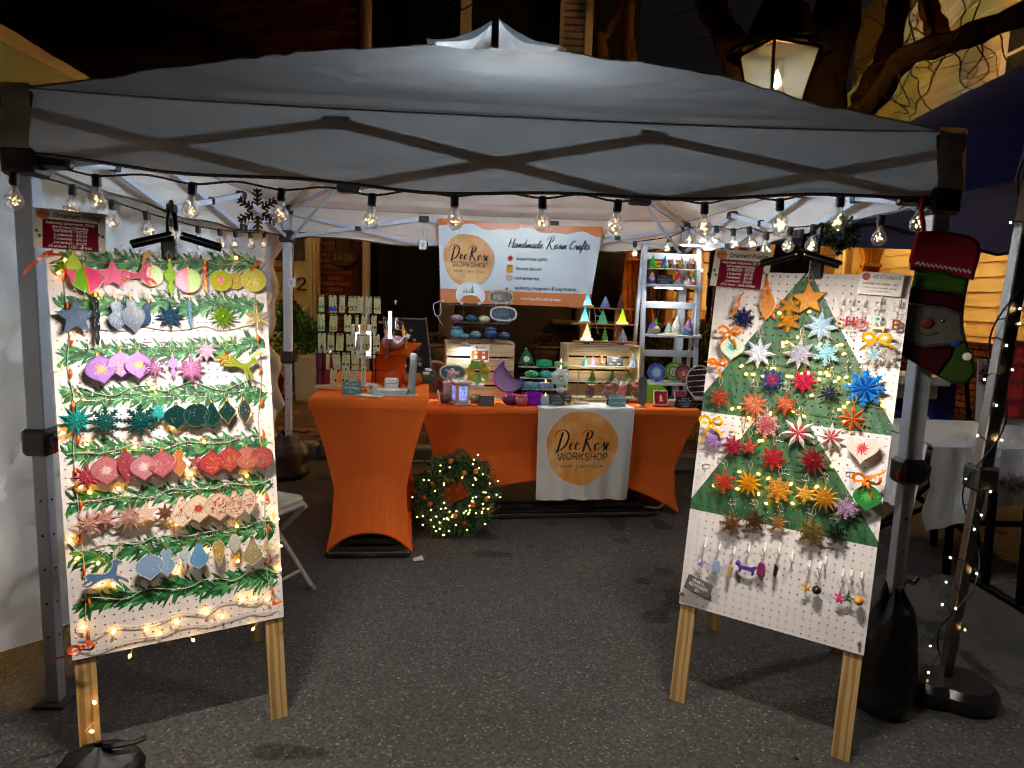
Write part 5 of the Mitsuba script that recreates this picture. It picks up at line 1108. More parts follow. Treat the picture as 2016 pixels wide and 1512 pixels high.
# ---------------------------------------------------------------- fairy lights on the boards
WARM = np.array([1, .49, .06])
def drop(m, p, d, r=.0045, L=.014, seed=0):
    d = nrm(d); a = nrm(np.cross(d, [.31, .9, .2])); m.lathe([(0, 0), (r, L * .3), (r * .9, L * .75), (0, L)], 'ffffff', Frame(p, a, np.cross(d, a), d), 6)
fb = np.array([(0.2161,1.218), (-0.2517,1.194), (-0.1877,1.074), (-0.2777,1.15), (-0.2487,0.9655), (0.1781,0.9513), (-0.2885,0.8701), (-0.2456,0.7802), (-0.2856,0.6849), (-0.002022,0.6812), (-0.04297,0.7999), (0.2282,0.7042), (0.2911,0.7752), (0.29,0.616), (-0.2397,0.6434), (-0.1038,0.6239), (0.0855,0.6262), (-0.2535,0.525), (-0.2376,0.5028), (-0.1622,0.5045), (-0.2932,0.3711), (-0.2684,0.3086), (-0.2224,0.2889), (-0.08774,0.4088), (-0.0005806,0.3743), (0.04099,0.5277), (0.2043,0.4947), (0.1763,0.337), (0.08348,0.2755), (0.1703,0.2221), (-0.1897,0.2194), (-0.008393,0.2269), (0.2436,0.4227), (0.2785,0.3787), (0.2937,0.3442), (0.2991,0.2497), (0.2904,0.1755), (-0.2245,0.2184), (-0.2769,0.1011), (-0.1908,0.07378), (-0.1121,0.05585), (-0.06621,0.03868), (-0.02818,0.0584), (0.07258,0.06914), (0.1129,0.05139), (0.1666,0.08909), (0.2193,0.08531), (0.2458,0.07771), (0.01902,-0.003472), (0.2077,-0.008452), (-0.1529,-0.009325), (-0.2584,-0.1286), (-0.2723,-0.2151)]).reshape(-1, 2)
def fairy(board, pts, rows, label, wire, e, orange=None):
    t = thing('fairy_lights', label, 'fairy lights'); m, wv = M(), M(); q = np.random.default_rng(5)
    for u, v in pts:
        p = board(np.array([u, v, .012 + .006 * q.uniform()])); d = board.b * q.normal() * .4 + board.a * q.normal() - board.b * .5 + board.n * .5
        drop(m, p, d); wv.tube(smooth_path([p, p - nrm(d) * .012, board(np.array([u + q.normal() * .01, v + .02, .007]))], 3), .0011, wire, 4)
    part(t, 'bulb', m, 'lamp_face', 60, emit=WARM * e, weight=1.2, kind='stuff')
    for r in rows: wv.tube(board(np.c_[smooth_path(r, 6), .008 + 0 * smooth_path(r, 6)[:, 0]]), .0014, wire, 5)
    part(t, 'wire', wv, 'paint', 60)
    if orange is not None:
        for r in orange: part(t, 'ribbon_tie', M().tube(board(np.array([[r[0], r[1] + .014, .01], [r[0] + .003, r[1], .016], [r[0], r[1] - .014, .01]])), [.003, .0045, .003], 'd0581c', 6), 'satin', 60)
q = np.random.default_rng(8); wr = []
for v in (1.195, .985, .80, .62, .47, .33, .17, .075, .03):
    x = np.linspace(-.285, .285, 14); wr.append(np.c_[x, v + .008 * np.sin(x * 40 + v * 30) + q.normal(size=14) * .004 + (0 if v > .1 else .02 * x)])
wr.append(np.c_[np.full(12, -.262) + q.normal(size=12) * .006, np.linspace(1.2, .02, 12)]); wr.append(np.c_[np.full(12, .268) + q.normal(size=12) * .006, np.linspace(1.2, .06, 12)])
fairy(BL, fb, wr, 'warm white fairy lights on white wire strung over the garland pegboard', 'b8aea2', 30, [(-.262 + q.normal() * .004, v) for v in np.linspace(1.15, .07, 12)] + [(.268, v) for v in np.linspace(1.16, .1, 11)])
fr_ = np.array([(-0.04941,0.9842), (-0.03493,0.9853), (-0.05174,0.9647), (-0.00806,0.9993), (0.07036,0.9886), (0.12,0.9854), (0.1367,0.9867), (0.1481,0.9599), (-0.1729,0.8903), (-0.1604,0.8667), (-0.1288,0.8624), (-0.1027,0.8626), (-0.08262,0.8915), (-0.06653,0.8931), (-0.02917,0.8677), (-0.00426,0.8678), (0.02068,0.8847), (0.04231,0.8893), (0.0726,0.8923), (0.07284,0.8711), (0.09372,0.8967), (0.1101,0.8843), (0.1358,0.8823), (0.1628,0.8851), (0.1896,0.8855), (0.1674,0.8625), (0.1212,0.8621), (0.06627,0.8137), (-0.1893,0.7386), (-0.1652,0.7416), (-0.1085,0.7463), (-0.0628,0.74), (-0.1377,0.7129), (0.005207,0.7537), (0.03926,0.7415), (0.1435,0.7763), (0.1547,0.7893), (0.167,0.737), (0.2653,0.8055), (0.1738,0.8055), (-0.08388,0.6391), (-0.149,0.6442), (0.01542,1.087), (-0.06728,1.08), (-0.08647,0.6381), (-0.1504,0.516), (-0.07258,0.5183), (-0.2318,0.4541), (-0.1097,0.4886), (-0.03973,0.5167), (0.03293,0.5135), (-0.07437,0.4579), (-0.04753,0.4279), (0.03593,0.4447), (0.09097,0.3858), (0.1417,0.5896), (-0.1359,0.4566), (0.1132,0.5175)]).reshape(-1, 2)
wr = [fr_[np.argsort(-fr_[:, 1])][k:k + 9][np.argsort(fr_[np.argsort(-fr_[:, 1])][k:k + 9][:, 0])] for k in range(0, 54, 9)]
fairy(BR, fr_, [np.c_[r[:, 0], r[:, 1] + .008] for r in wr], 'warm white fairy lights strung across the painted tree pegboard', '2c5a34', 26)

# ---------------------------------------------------------------- signs, clip lamps
def logo_disc(m, fr, x, y, r, c='d8804a'):
    a = np.linspace(0, 2 * np.pi, 33)[:-1]; q = np.random.default_rng(4)
    m.prism(np.c_[x + r * (1 + .02 * q.normal(size=32)) * np.cos(a), y + r * (1 + .02 * q.normal(size=32)) * np.sin(a)], .0004, c, fr, w0=.0012)
def price_sign(board, uv, w, h, rot, label):
    fr = board.at(uv[0], uv[1], .03, rot=rot); t = thing('price_sign', label, 'sign')
    part(t, 'sheet', M().box([0, 0, 0], [w, h, .0016], 'd8cdb8', fr), 'gloss')
    panel = part(t, 'panel', M().prism([(-.38 * w, -.5 * h), (.40 * w, -.5 * h), (.39 * w, .22 * h), (-.38 * w, .24 * h)], .0005, '6c0f22', fr, w0=.0009), 'gloss')
    m = M(); logo_disc(m, fr, -.37 * w, .36 * h, .13 * h * 1.05); part(t, 'logo', m, 'paint')
    m = M(); m.text('Ornament Pricing', h * .115, '5a1c22', fr.at(0, 0, .0014), .09 * w, .30 * h, width=.66 * w, slant=.25, bold=True)
    m.text('DeeRose', h * .05, '7a3420', fr.at(0, 0, .0016), -.37 * w, .345 * h, slant=.25)
    f2 = fr.at(0, 0, .0015)
    for k, (s, ww) in enumerate((('Individual Ornaments: $9.00', .68), ('Mix & Match Bundles', .5), ('3 ornaments - $22.00', .46), ('4 ornaments - $28.00', .46), ('5 ornaments - $34.00', .46), ('6 ornaments - $40.00', .46), ('10 or more - 20% off total', .6))):
        m.text(s, h * .062, 'f0dcd4', f2, .0, h * (.13 - .098 * k), width=ww * w, slant=.2, bold=True)
    m.box([0, h * (.13 - .098) - .004, 0], [.5 * w, .0012, .0008], 'f0dcd4', f2)
    part(t, 'lettering', m, 'paint', 0)
    for x, y in ((-.46, -.08), (-.42, -.2), (-.36, -.06), (.46, -.1), (.4, -.06)):
        m = M(); flake(m, fr.at(x * w, y * h, .001), .04 * w, 6, .16, '34465c', '2c3a50', hgt=.06); part(t, 'printed_snowflake', m, 'paint', 0)
price_sign(BL, ((-0.2392,1.275)), .178, .114, -3, 'cream and maroon price sign on top of the garland pegboard')
price_sign(BR, ((-0.2183,1.225)), .198, .132, -3, 'cream and maroon price sign on top of the painted tree pegboard')
t = thing('keychain_sign', 'white card headed keychains at the top right of the tree pegboard', 'sign'); fr = BR.at(*(0.2237,1.186), .036, rot=-3)
part(t, 'card', M().box([0, 0, 0], [.124, .072, .0014], 'e0d6cc', fr), 'gloss'); m = M(); logo_disc(m, fr, -.044, .02, .012, 'c8603c'); f2 = fr.at(0, 0, .001)
m.text('KEYCHAINS', .011, '3a3430', f2, .016, .016, width=.078); m.text('ALPHABET KEYCHAINS - $10', .0062, '3a3430', f2, 0, -.004, width=.10, bold=True); m.text('Customize your keychain with the', .005, '4a4440', f2, 0, -.016, width=.1); m.text('colors of your choice', .005, '4a4440', f2, 0, -.026, width=.066); part(t, 'lettering', m, 'paint', 0)
part(t, 'clear_holder', M().box([.058, .045, -.002], [.12, .03, .012], 'ffffff', fr), 'glass', 0)
t = thing('chalk_sign', 'small grey chalk card reading small keychain at the lower left of the tree pegboard', 'sign'); fr = BR.at(*(-0.2334,0.08814), .03, rot=-11, tilt=-12)
part(t, 'card', M().box([0, 0, 0], [.094, .052, .003], '4a4448', fr, bev=.0008), 'paint'); part(t, 'card_back', M().box([.002, -.02, -.016], [.094, .012, .026], '1c1a1c', fr), 'paint')
m = M(); f2 = fr.at(0, 0, .0016); m.text('SMALL', .010, 'e8e4e0', f2, -.004, .009, width=.046); m.text('KEYCHAIN', .011, 'e8e4e0', f2, 0, -.007, width=.066); m.text('$5', .009, 'e8e4e0', f2, 0, -.021); part(t, 'lettering', m, 'paint', 0)

def clip_lamp(board, uc, uh, vh, wh, e, label):
    t = thing('clip_lamp', label, 'lamp'); top = BH
    part(t, 'clamp', M().box([uc, top + .012, .012], [.044, .062, .035], '161617', board, bev=.006).box([uc, top + .02, -.012], [.03, .04, .02], '161617', board, bev=.004), 'paint')
    hp = np.array([uh, vh, wh])
    part(t, 'gooseneck', M().tube(board(smooth_path([[uc, top + .04, .01], [uc, top + .10, .02], [uc + .01, top + .15, .07], hp + [0, .07, -.09], hp + [0, .05, -.02], hp + [0, .012, 0]], 6)), .0055, '161617', 8), 'paint', 60)
    for sg in (-1, 1):
        a = nrm([sg * 1.0, -.30, 0]); nd = nrm([0, -.98, -.15]); nd = nrm(nd - a * (nd @ a)); b = np.cross(nd, a)
        R = lambda x: x[0] * board.a + x[1] * board.b + x[2] * board.n
        f2 = Frame(board(hp + a * .054), R(a), R(b), R(nd))
        wing = part(t, 'wing', M().box([0, 0, -.006], [.092, .032, .012], '19191a', f2, bev=.004).box([0, .016 * (1 if R(b) @ board.n > 0 else -1), .003], [.092, .002, .009], '19191a', f2), 'paint')
        part(wing, 'led_panel', M().add([[-.043, -.012, .0012], [.043, -.012, .0012], [.043, .012, .0012], [-.043, .012, .0012]], [[0, 1, 2, 3]] if (f2.n @ np.cross(f2.a, f2.b)) > 0 else [[3, 2, 1, 0]], 'ffffff', f2), 'lamp_face', 0, emit=np.array([1.0, .93, .83]) * e, weight=6)
c0 = (0.0191,1.25); h0 = (0.008387,1.166)
clip_lamp(BL, c0[0], h0[0], h0[1], .62, 1650, 'black clip-on lamp with drooping wings on top of the garland pegboard')
c0 = (0.02601,1.24); h0 = (0.08273,1.166)
clip_lamp(BR, c0[0], h0[0], h0[1], .62, 1330, 'black clip-on lamp with drooping wings on top of the tree pegboard')

# ---------------------------------------------------------------- keychains
def keychain(board, uv, kind, c, label, s=.036, c2=None, look='gloss'):
    u, v = uv; t = thing('keychain', label, 'keychain'); L = .052
    part(t, 'peg_hook', moved(WHOOK, board.at(u, v + L + .020, 0)), 'gloss', 60)
    a = np.linspace(0, 2 * np.pi, 15)[:-1]
    part(t, 'ring', M().tube(np.c_[.011 * np.cos(a), .011 * np.sin(a), .002 * np.sin(a)], .0011, 'c8c2b8', 5, board.at(u, v + L - .002, .03), closed=True), 'metal', 60)
    m = M()
    for k in range(4):
        q = np.linspace(0, 2 * np.pi, 9)[:-1]; pts = np.c_[.0026 * np.cos(q), .005 * np.sin(q), q * 0]
        if k % 2: pts = pts[:, [2, 1, 0]]
        m.tube(pts, .0008, 'c0b8a8', 4, board.at(u, v + L - .017 - k * .008, .03), closed=True)
    part(t, 'chain', m, 'metal', 60)
    fr = board.at(u, v, .03, turn=RNG.normal() * 12); m = M()
    if len(kind) == 1: m.text(kind, s, c, fr, 0, -s / 2, depth=.007, bold=True)
    elif kind == 'dog':
        m.prism(smooth_path([(-.5, .1), (-.42, .32), (-.3, .3), (-.22, .14), (.25, .12), (.42, .22), (.5, .1), (.42, -.02), (.4, -.22), (.3, -.22), (.28, -.08), (-.16, -.08), (-.2, -.22), (-.3, -.22), (-.32, .02)], 2)[::-1] * s * 2, .007, c, fr, bev=.0015); m.ball([-.36 * s * 2, .2 * s * 2, .007], s * .12, c2 or c, fr, 8)
    elif kind == 'dino':
        m.prism(smooth_path([(0, .5), (.22, .42), (.3, .1), (.42, .0), (.3, -.1), (.34, -.46), (.14, -.46), (.06, -.24), (-.08, -.46), (-.28, -.44), (-.26, -.1), (-.42, .02), (-.26, .14), (-.2, .4)], 2)[::-1] * s * 1.3, .007, c, fr, bev=.0015)
    elif kind == 'star': flake(m, fr, s * .6, 6, .16, c, c2 or c)
    elif kind == 'ball': m.ball([0, 0, .004], s * .42, c, fr, 12)
    elif kind == 'leaf': flake(m, fr, s * .55, 5, .22, c, c2 or c)
    elif kind == 'sea': flake(m, fr, s * .6, 7, .2, c, c2 or c)
    elif kind == 'long': m.prism([(-.18, .5), (-.2, -.4), (.1, -.6), (.22, .3)][::1] * np.array([s, s * 1.2]), .01, c, fr, bev=.002)
    if kind != 'none': part(t, 'charm', m, look, 40)
for q, (x, kind, c, c2, lab) in enumerate([(((0.1195,1.061)), 'S', 'd87c34', None, 'orange letter S keychain'), (((0.1487,1.061)), 'H', 'b42c3c', None, 'red letter H keychain'), (((0.1828,1.057)), 'D', 'c43444', None, 'red and clear letter D keychain'), (((0.2292,1.068)), 'R', '4aa0a0', None, 'teal letter R keychain'), (((0.2813,1.059)), 'B', '8a4a2c', None, 'copper glitter letter B keychain')]):
    keychain(BR, x, kind, c, lab + ' at the upper right of the tree pegboard', .031)
keychain(BR, ((0.2289,1.045)), 'dog', 'c8a028', 'yellow curved charm hanging below the teal letter keychain', .026)
for x, kind, c, c2, lab in [(((-0.232,0.1727)), 'star', '9484a8', None, 'small lilac charm keychain, first in the bottom row'), (((-0.1806,0.1746)), 'dino', '8a9cb8', None, 'pale blue dinosaur keychain, second in the bottom row'), (((-0.129,0.1721)), 'long', 'b08a50', None, 'amber charm keychain left of the purple dog'), (((-0.08054,0.1921)), 'dog', '4c3484', '2c5c8c', 'purple and blue long dog keychain'), (((-0.02916,0.2029)), 'dino', '7a2a54', None, 'crimson and blue figure keychain right of the dog'), (((0.01708,0.2109)), 'long', '241c14', None, 'dark brown charm keychain in the bottom row'), (((0.1157,0.1775)), 'star', 'c89c30', None, 'yellow star keychain in the bottom row'), (((0.1484,0.179)), 'ball', '241828', None, 'dark purple ball keychain in the bottom row'), (((0.2182,0.1707)), 'sea', 'c84c84', None, 'pink turtle-like charm keychain near the right edge'), (((0.243,0.1783)), 'leaf', '1c5c34', None, 'dark green leaf keychain near the right edge'), (((0.2734,0.1775)), 'ball', 'c88a34', None, 'amber drop keychain, last in the bottom row')]:
    keychain(BR, x, kind, c, lab, .036, c2)
for uv in (((0.0602,0.2638)), ((0.1618,0.2717))): part(PR, 'peg_hook', moved(WHOOK, BR.at(*uv, 0)), 'gloss', 60)
for uv in (((-0.3014,0.03939)), ((0.2878,0.03719)), ): part(PR, 'screw', M().ball([*uv, .004], .006, 'c8b890', BR, 8).lathe([(.006, .003), (.004, .016), (0, .017)], 'b8a880', BR.at(*uv, 0), 8), 'metal')


# ================================================================ TABLES, BANNER, FLOOR THINGS
def watercolour(x, y):
    k = fbm(x * 9 + 3, y * 9, 0, 4); j = fbm(x * 26, y * 26, 4, 3)
    return mix((.72, .30, .07), (.86, .50, .20), smoothstep(.35, .7, k * .7 + j * .3)) * (1 - .18 * smoothstep(.55, .75, j))
def disc_mask(x, y, r, s=.0012):
    a = dr.atan2(y, x); rr = r * (1 + .018 * dr.sin(a * 3 + .7) + .012 * dr.sin(a * 7))
    return smoothstep(rr + s, rr - s, dr.sqrt(x * x + y * y))
def banner_col(p, n, uv):
    x, y = uv.x, uv.y
    c = mix((.74, .76, .76), (.66, .70, .72), fbm(x * 3, y * 3))
    c = mix(c, (.08, .07, .06), .55 * disc_mask(x + .373, y - .312, .193, .004))
    c = mix(c, watercolour(x, y), disc_mask(x + .382, y - .318, .193))
    wave = .562 + .014 * dr.sin(x * 15 + 1.2) + .008 * dr.sin(x * 31) - .02 * smoothstep(.1, .5, x)
    c = mix(c, (.66, .20, .055), smoothstep(0, .0015, y - wave))
    return mix(c, (.66, .20, .055), smoothstep(.1025, .1, y))
bsdf('banner_vinyl', two({'type': 'roughplastic', 'diffuse_reflectance': proc(banner_col), 'alpha': .13}))
def runner_col(p, n, uv):
    c = mix((.72, .70, .67), (.64, .62, .6), fbm(uv.x * 8, uv.y * 8))
    return mix(c, watercolour(uv.x * .8, uv.y * .8), disc_mask(uv.x + .02, uv.y - .345, .243))
bsdf('runner_linen', two({'type': 'diffuse', 'reflectance': proc(runner_col)}))
class Map:
    """Lays flat shapes (u, v, w) onto a curved surface given by fn(u, v) -> points, with w along its normal."""
    def __init__(s, fn): s.fn = fn
    def __call__(s, q):
        q = np.asarray(q, float); u, v = q[..., 0], q[..., 1]; e = 1e-3
        p = s.fn(u, v); n = np.cross(s.fn(u + e, v) - p, s.fn(u, v + e) - p); n /= np.linalg.norm(n, axis=-1, keepdims=True) + 1e-15
        return p + n * q[..., 2:3]
    def at(s, u, v, w=0, **k):
        p = s(np.array([[u, v, w], [u + 1e-3, v, w], [u, v + 1e-3, w]])); a, b = nrm(p[1] - p[0]), nrm(p[2] - p[0])
        return Frame(p[0], a, b, np.cross(a, b))
# hand lettering: strokes in a unit cell, x to the right, 1 = x-height
GL = {'D': (3.1, [[(1.5, 3.5), (1.25, 2.2), (1.0, .9), (.75, -.25), (.35, -.45), (.15, -.2)], [(.1, 2.3), (.15, 3.2), (.9, 3.9), (2.0, 3.8), (2.75, 2.9), (2.6, 1.6), (1.9, .5), (1.0, .05), (.3, .1)]]),
 'e': (1.15, [[(.05, .55), (.5, .75), (.8, 1.15), (.6, 1.45), (.25, 1.1), (.15, .5), (.4, .08), (.8, .15), (1.2, .6)]]),
 'R': (2.75, [[(1.1, 3.5), (.9, 2.2), (.7, .9), (.5, -.2)], [(-.1, 2.7), (.2, 3.5), (1.1, 3.9), (1.95, 3.5), (1.8, 2.6), (1.1, 2.0), (.75, 1.9), (1.2, 1.4), (1.7, .5), (2.3, -.15), (2.8, .1)]]),
 'o': (1.25, [[(.6, 1.4), (.2, 1.1), (.1, .5), (.4, .05), (.85, .25), (.95, .85), (.65, 1.35), (.9, 1.25), (1.3, 1.2)]]),
 's': (1.05, [[(-.1, .2), (.35, .9), (.6, 1.5), (.65, 1.1), (.85, .55), (.65, .08), (.2, .1)], [(.75, .2), (1.1, .55)]]),
 'H': (2.0, [[(.5, 2.7), (.35, 1.5), (.15, .0)], [(1.75, 2.8), (1.55, 1.5), (1.4, .2), (1.7, .0), (2.0, .35)], [(.1, 1.2), (.9, 1.45), (1.7, 1.5)]]),
 'a': (1.2, [[(.85, 1.25), (.45, 1.3), (.12, .75), (.25, .1), (.6, .25), (.85, 1.2), (.8, .4), (.95, .05), (1.25, .45)]]),
 'n': (1.3, [[(.05, .4), (.3, 1.2), (.22, .05), (.5, .9), (.8, 1.25), (.85, .6), (.95, .05), (1.35, .5)]]),
 'd': (1.25, [[(.8, 1.2), (.4, 1.3), (.1, .7), (.25, .08), (.6, .3), (.9, 1.4), (1.05, 2.7), (.85, 1.2), (.85, .2), (1.0, .05), (1.3, .45)]]),
 'm': (1.9, [[(.05, .4), (.3, 1.2), (.22, .05), (.5, .95), (.75, 1.2), (.75, .1), (1.05, .95), (1.35, 1.2), (1.4, .5), (1.5, .05), (1.95, .5)]]),
 'i': (.65, [[(.05, .4), (.3, 1.25), (.25, .4), (.38, .05), (.7, .45)], [(.36, 1.75), (.42, 1.9)]]),
 'C': (1.7, [[(1.5, 2.2), (1.35, 2.7), (.8, 2.6), (.25, 1.6), (.2, .6), (.7, .02), (1.3, .3), (1.75, .8)]]),
 'r': (.95, [[(.0, .4), (.35, 1.35), (.5, 1.05), (.75, 1.1), (.65, .5), (.7, .08), (1.0, .45)]]),
 'f': (.9, [[(.0, .4), (.6, 1.6), (.85, 2.6), (.6, 2.75), (.45, 1.6), (.3, .2), (.15, -.9), (.0, -1.0), (.1, -.3), (.55, .2), (.95, .5)]]),
 't': (.75, [[(.0, .4), (.45, 1.6), (.55, 2.2), (.38, 1.0), (.4, .1), (.8, .45)], [(.1, 1.5), (.5, 1.55), (.95, 1.65)]]), ' ': (.7, [])}
def script(m, txt, x0, y0, width, colr, fr, thin=.10, thick=.34, slant=.08, w=.0009):
    tot = sum(GL[c][0] for c in txt); s = width / tot; x = 0
    for c in txt:
        for st in GL[c][1]:
            p = smooth_path(st, 7); t = np.gradient(p, axis=0); t /= np.linalg.norm(t, axis=1, keepdims=True) + 1e-9
            wd = thin + (thick - thin) * np.clip(-t[:, 1], 0, 1) ** 1.2
            q = np.c_[(p[:, 0] + x + slant * p[:, 1]) * s + x0, p[:, 1] * s + y0]
            m.stroke(q, wd * s, colr, fr, w)
        x += GL[c][0]
    return m

FA = nrm([1, .158, 0]); FB_ = nrm([-.158, 1, 0]); FO = np.array([.38, 4.377, 0])
def fp(u, d, z): return FO + FA * u + FB_ * d + np.array([0, 0, z])
def fs(u, d, z, yaw=0, lean=0): return stand(*fp(u, d, z), 8.98 + yaw, lean)
def fg(u, d, z, yaw=0): return ground(*fp(u, d, z), 8.98 + yaw)
ZF, ZL = .742, .895
def cover(fr, w, d, z, arch, name, label):
    """A stretch table cover: tight top, waisted skirts drawn to the four feet, arched hems."""
    t = thing(name, label, 'table'); r = .035; n = 44
    hw, hd = w / 2, d / 2; sides = []
    per = [(-hw, 0), (hw, 0), (hw, d), (-hw, d)]
    P, S, L = [], [], []
    for k in range(4):
        a, b = np.array(per[k]), np.array(per[(k + 1) % 4])
        for i in range(n): s = i / n; P.append(a + (b - a) * s); S.append(s); L.append(k)
    P, S, L = np.array(P), np.array(S), np.array(L); c = np.array([0, hd])
    tt = np.concatenate([[0, .01, .02, .045, .07, .085, .1], np.linspace(.13, 1, 26)])
    V = []
    for q in tt:
        ins = np.interp(q, [0, .01, .02, .045, .07, .085, .1, .3, .6, .82, 1], [.012, .004, 0, -.001, .0, .007, .014, .065, .115, .105, .075])
        sag = .035 * math.sin(math.pi * min(1, max(0, (q - .08) / .92)) * .8) * 4 * S * (1 - S)
        prof = arch[0] if True else 0
        ar = np.where(L % 2 == 0, arch[0], arch[1]) * np.clip(1 - np.abs(2 * S - 1) ** 2.4, 0, 1)
        inx = np.sign(P - c) * np.minimum(ins, .5 * np.abs(P - c))
        pt = P - np.where(np.abs(np.abs(P - c) - [hw, hd]) < 1e-6, inx, np.sign(P - c) * ins * (np.abs(P - c) / [hw, hd]) ** 1)
        nrm_in = np.array([(0, 1), (-1, 0), (0, -1), (1, 0)])[L]
        pt = pt + nrm_in * (sag + .0035 * np.sin(S * 40 + 14 * q + L) * math.sin(math.pi * q) * np.exp(-((np.minimum(S, 1 - S) - .12) / .14) ** 2) + .002 * np.sin(S * 90 + 3 * L + q * 5) * q ** 2)[:, None]
        zz = z - q * (z - .004 - ar * 1.0)
        V.append(np.c_[pt, zz])
    V = np.array(V); m_ = len(tt); N = 4 * n
    i, j = np.meshgrid(np.arange(m_ - 1), np.arange(N), indexing='ij')
    f = np.stack([(i + 1) * N + j, (i + 1) * N + (j + 1) % N, i * N + (j + 1) % N, i * N + j], -1).reshape(-1, 4)
    OR = 'e66e30'
    m = M().add(V.reshape(-1, 3), f, OR, fr)
    rim = V[0]; cc = np.array([0, hd, z + .001]); m.add(np.vstack([rim, [cc]]), [[a, (a + 1) % N, N] for a in range(N)], OR, fr)
    part(t, 'stretch_cover', m, 'stretch', 50)
    part(t, 'hem', M().tube(V[-1], .0045, 'a83e14', 5, fr, closed=True), 'stretch', 60)
    part(t, 'foot_bar', M().box([0, .16, .05], [w * .7, .04, .03], '141414', fr).box([0, .03, .022], [w * .72, .05, .03], '18181a', fr, bev=.006), 'paint')
    return t
LTF = ground(-.752, 3.585, 0, 7)
def lp(u, d, z=ZL): return LTF(np.array([u, d, z]))
k = cover(LTF, .625, 1.22, ZL, (.11, .12), 'stretch_table', 'tall orange covered table on the left holding the earring rack')
cover(ground(*(FO - FA * .03), 8.98), 1.86, .62, ZF, (.235, .12), 'stretch_table', 'long orange covered table in the middle under the banner')
part(k, 'brand_plate', M().text('LIFETIME', .016, '5a5a58', stand(*LTF(np.array([0, .004, .018])), 7), depth=.001), 'paint', 0)

# white runner with the printed logo
def runner_pt(u, v):
    """u across, v down the front from the table edge (v < 0 lies on the table)."""
    u, v = np.broadcast_arrays(np.asarray(u, float), np.asarray(v, float)); h = np.clip(v / .60, 0, 1)
    fold = .011 * np.sin(u * 26 + .6) + .010 * np.sin(u * 47 + 2) * (.4 + .6 * h)
    d = np.where(v < 0, -v, 0) - np.where(v >= 0, .010 + .02 * h + fold * h ** .7, .006)
    z = np.where(v < 0, ZF + .004 + .003 * np.sin(u * 30 + v * 40), ZF + .004 - v) 
    uu = u * (1 - .05 * h) - .01 * h
    return FO + FA * (uu[..., None] + .112) + FB_ * d[..., None] + np.array([0, 0, 1.0]) * z[..., None]
rn = thing('table_runner', 'white linen runner printed with an orange disc hanging over the long orange table', 'table runner')
m = M(); nu, nv = 90, 80
u, v = np.meshgrid(np.linspace(-.322, .322, nu), np.linspace(-.30, .605, nv), indexing='ij'); pts = runner_pt(u, v + (v > .5) * 0).reshape(-1, 3)
i, j = np.meshgrid(np.arange(nu - 1), np.arange(nv - 1), indexing='ij'); f = np.stack([i * nv + j, i * nv + j + 1, (i + 1) * nv + j + 1, (i + 1) * nv + j], -1).reshape(-1, 4)
m.add(pts, f, 'ffffff', None, np.c_[u.ravel(), .605 - v.ravel()]); part(rn, 'cloth', m, 'runner_linen', 60)
RM = Map(lambda u, v: runner_pt(u, .605 - v))
def logo(m, fr, x, y, r, c='1c1424'):
    script(m, 'DeeRose', x - .80 * r, y - .13 * r, 1.62 * r, c, fr, .09, .40)
    m.text('WORKSHOP', r * .20, c, fr, x + .03 * r, y - .40 * r, width=1.42 * r, depth=.0006); m.text('RESIN · CRAFT SHOP', r * .075, '5a3420', fr, x + .02 * r, y - .60 * r, width=1.22 * r, depth=.0006)
m = M(); logo(m, RM, -.02, .36, .243); part(rn, 'lettering', m, 'matte', 0)

# vinyl banner on the rear truss
c00, c10, c11, c01 = np.array([-.552, 5.14, 1.378]), np.array([.556, 5.17, 1.38]), np.array([.632, 5.16, 1.972]), np.array([-.585, 5.13, 1.99])
def banner_pt(u, v):
    s, t = (np.asarray(u, float)[..., None] / 1.21 + .5), (np.asarray(v, float)[..., None] / .605)
    p = c00 * (1 - s) * (1 - t) + c10 * s * (1 - t) + c11 * s * t + c01 * (1 - s) * t
    return p + np.concatenate([s * 0, .012 * np.sin(s * 5 + t * 2) - .018 * t ** 3 * np.sin(s * 9), -.012 * np.sin(np.pi * s) * t], -1)
bn = thing('banner', 'white vinyl banner with an orange disc logo and a list of handmade crafts', 'banner')
m = M(); nu, nv = 60, 30
u, v = np.meshgrid(np.linspace(-.605, .605, nu), np.linspace(0, .605, nv), indexing='ij'); i, j = np.meshgrid(np.arange(nu - 1), np.arange(nv - 1), indexing='ij')
m.add(banner_pt(u, v).reshape(-1, 3), np.stack([i * nv + j, (i + 1) * nv + j, (i + 1) * nv + j + 1, i * nv + j + 1], -1).reshape(-1, 4), 'ffffff', None, np.c_[u.ravel(), v.ravel()])
part(bn, 'sheet', m, 'banner_vinyl', 60)
BM = Map(banner_pt); m = M(); logo(m, BM, -.377, .345, .193)
script(m, 'Handmade Resin Crafts', -.085, .43, .61, '15171c', BM, .24, .36, .18)
for k, s in enumerate(('seasonal gifts', 'home decor', 'ornaments', 'jewelry, magnets & keychains...')): m.text(s, .023, '23282e', BM, -.013, .338 - .073 * k, 'l', width=(.235, .203, .185, .515)[k], bold=True)
m.text('DeeRoseWorkshop.com', .021, 'f4ece4', BM, .205, .040, width=.325, bold=True)
part(bn, 'lettering', m, 'matte', 0)
from shapely.geometry import Polygon as _P
def printed(m, pts, x, y, s, c, w0): m.prism(np.array(pts, float) * s + [x, y], .0004, c, BM, w0=w0)
a = np.arange(22) * np.pi / 11 + np.pi / 2
part(bn, 'leaf_icon', (lambda q: (printed(q, np.c_[np.cos(a), np.sin(a)] * np.where(np.arange(22) % 2, .55, 1.0)[:, None], -.062, .348, .028, 'b4301c', .001), q)[1])(M()), 'matte', 0)
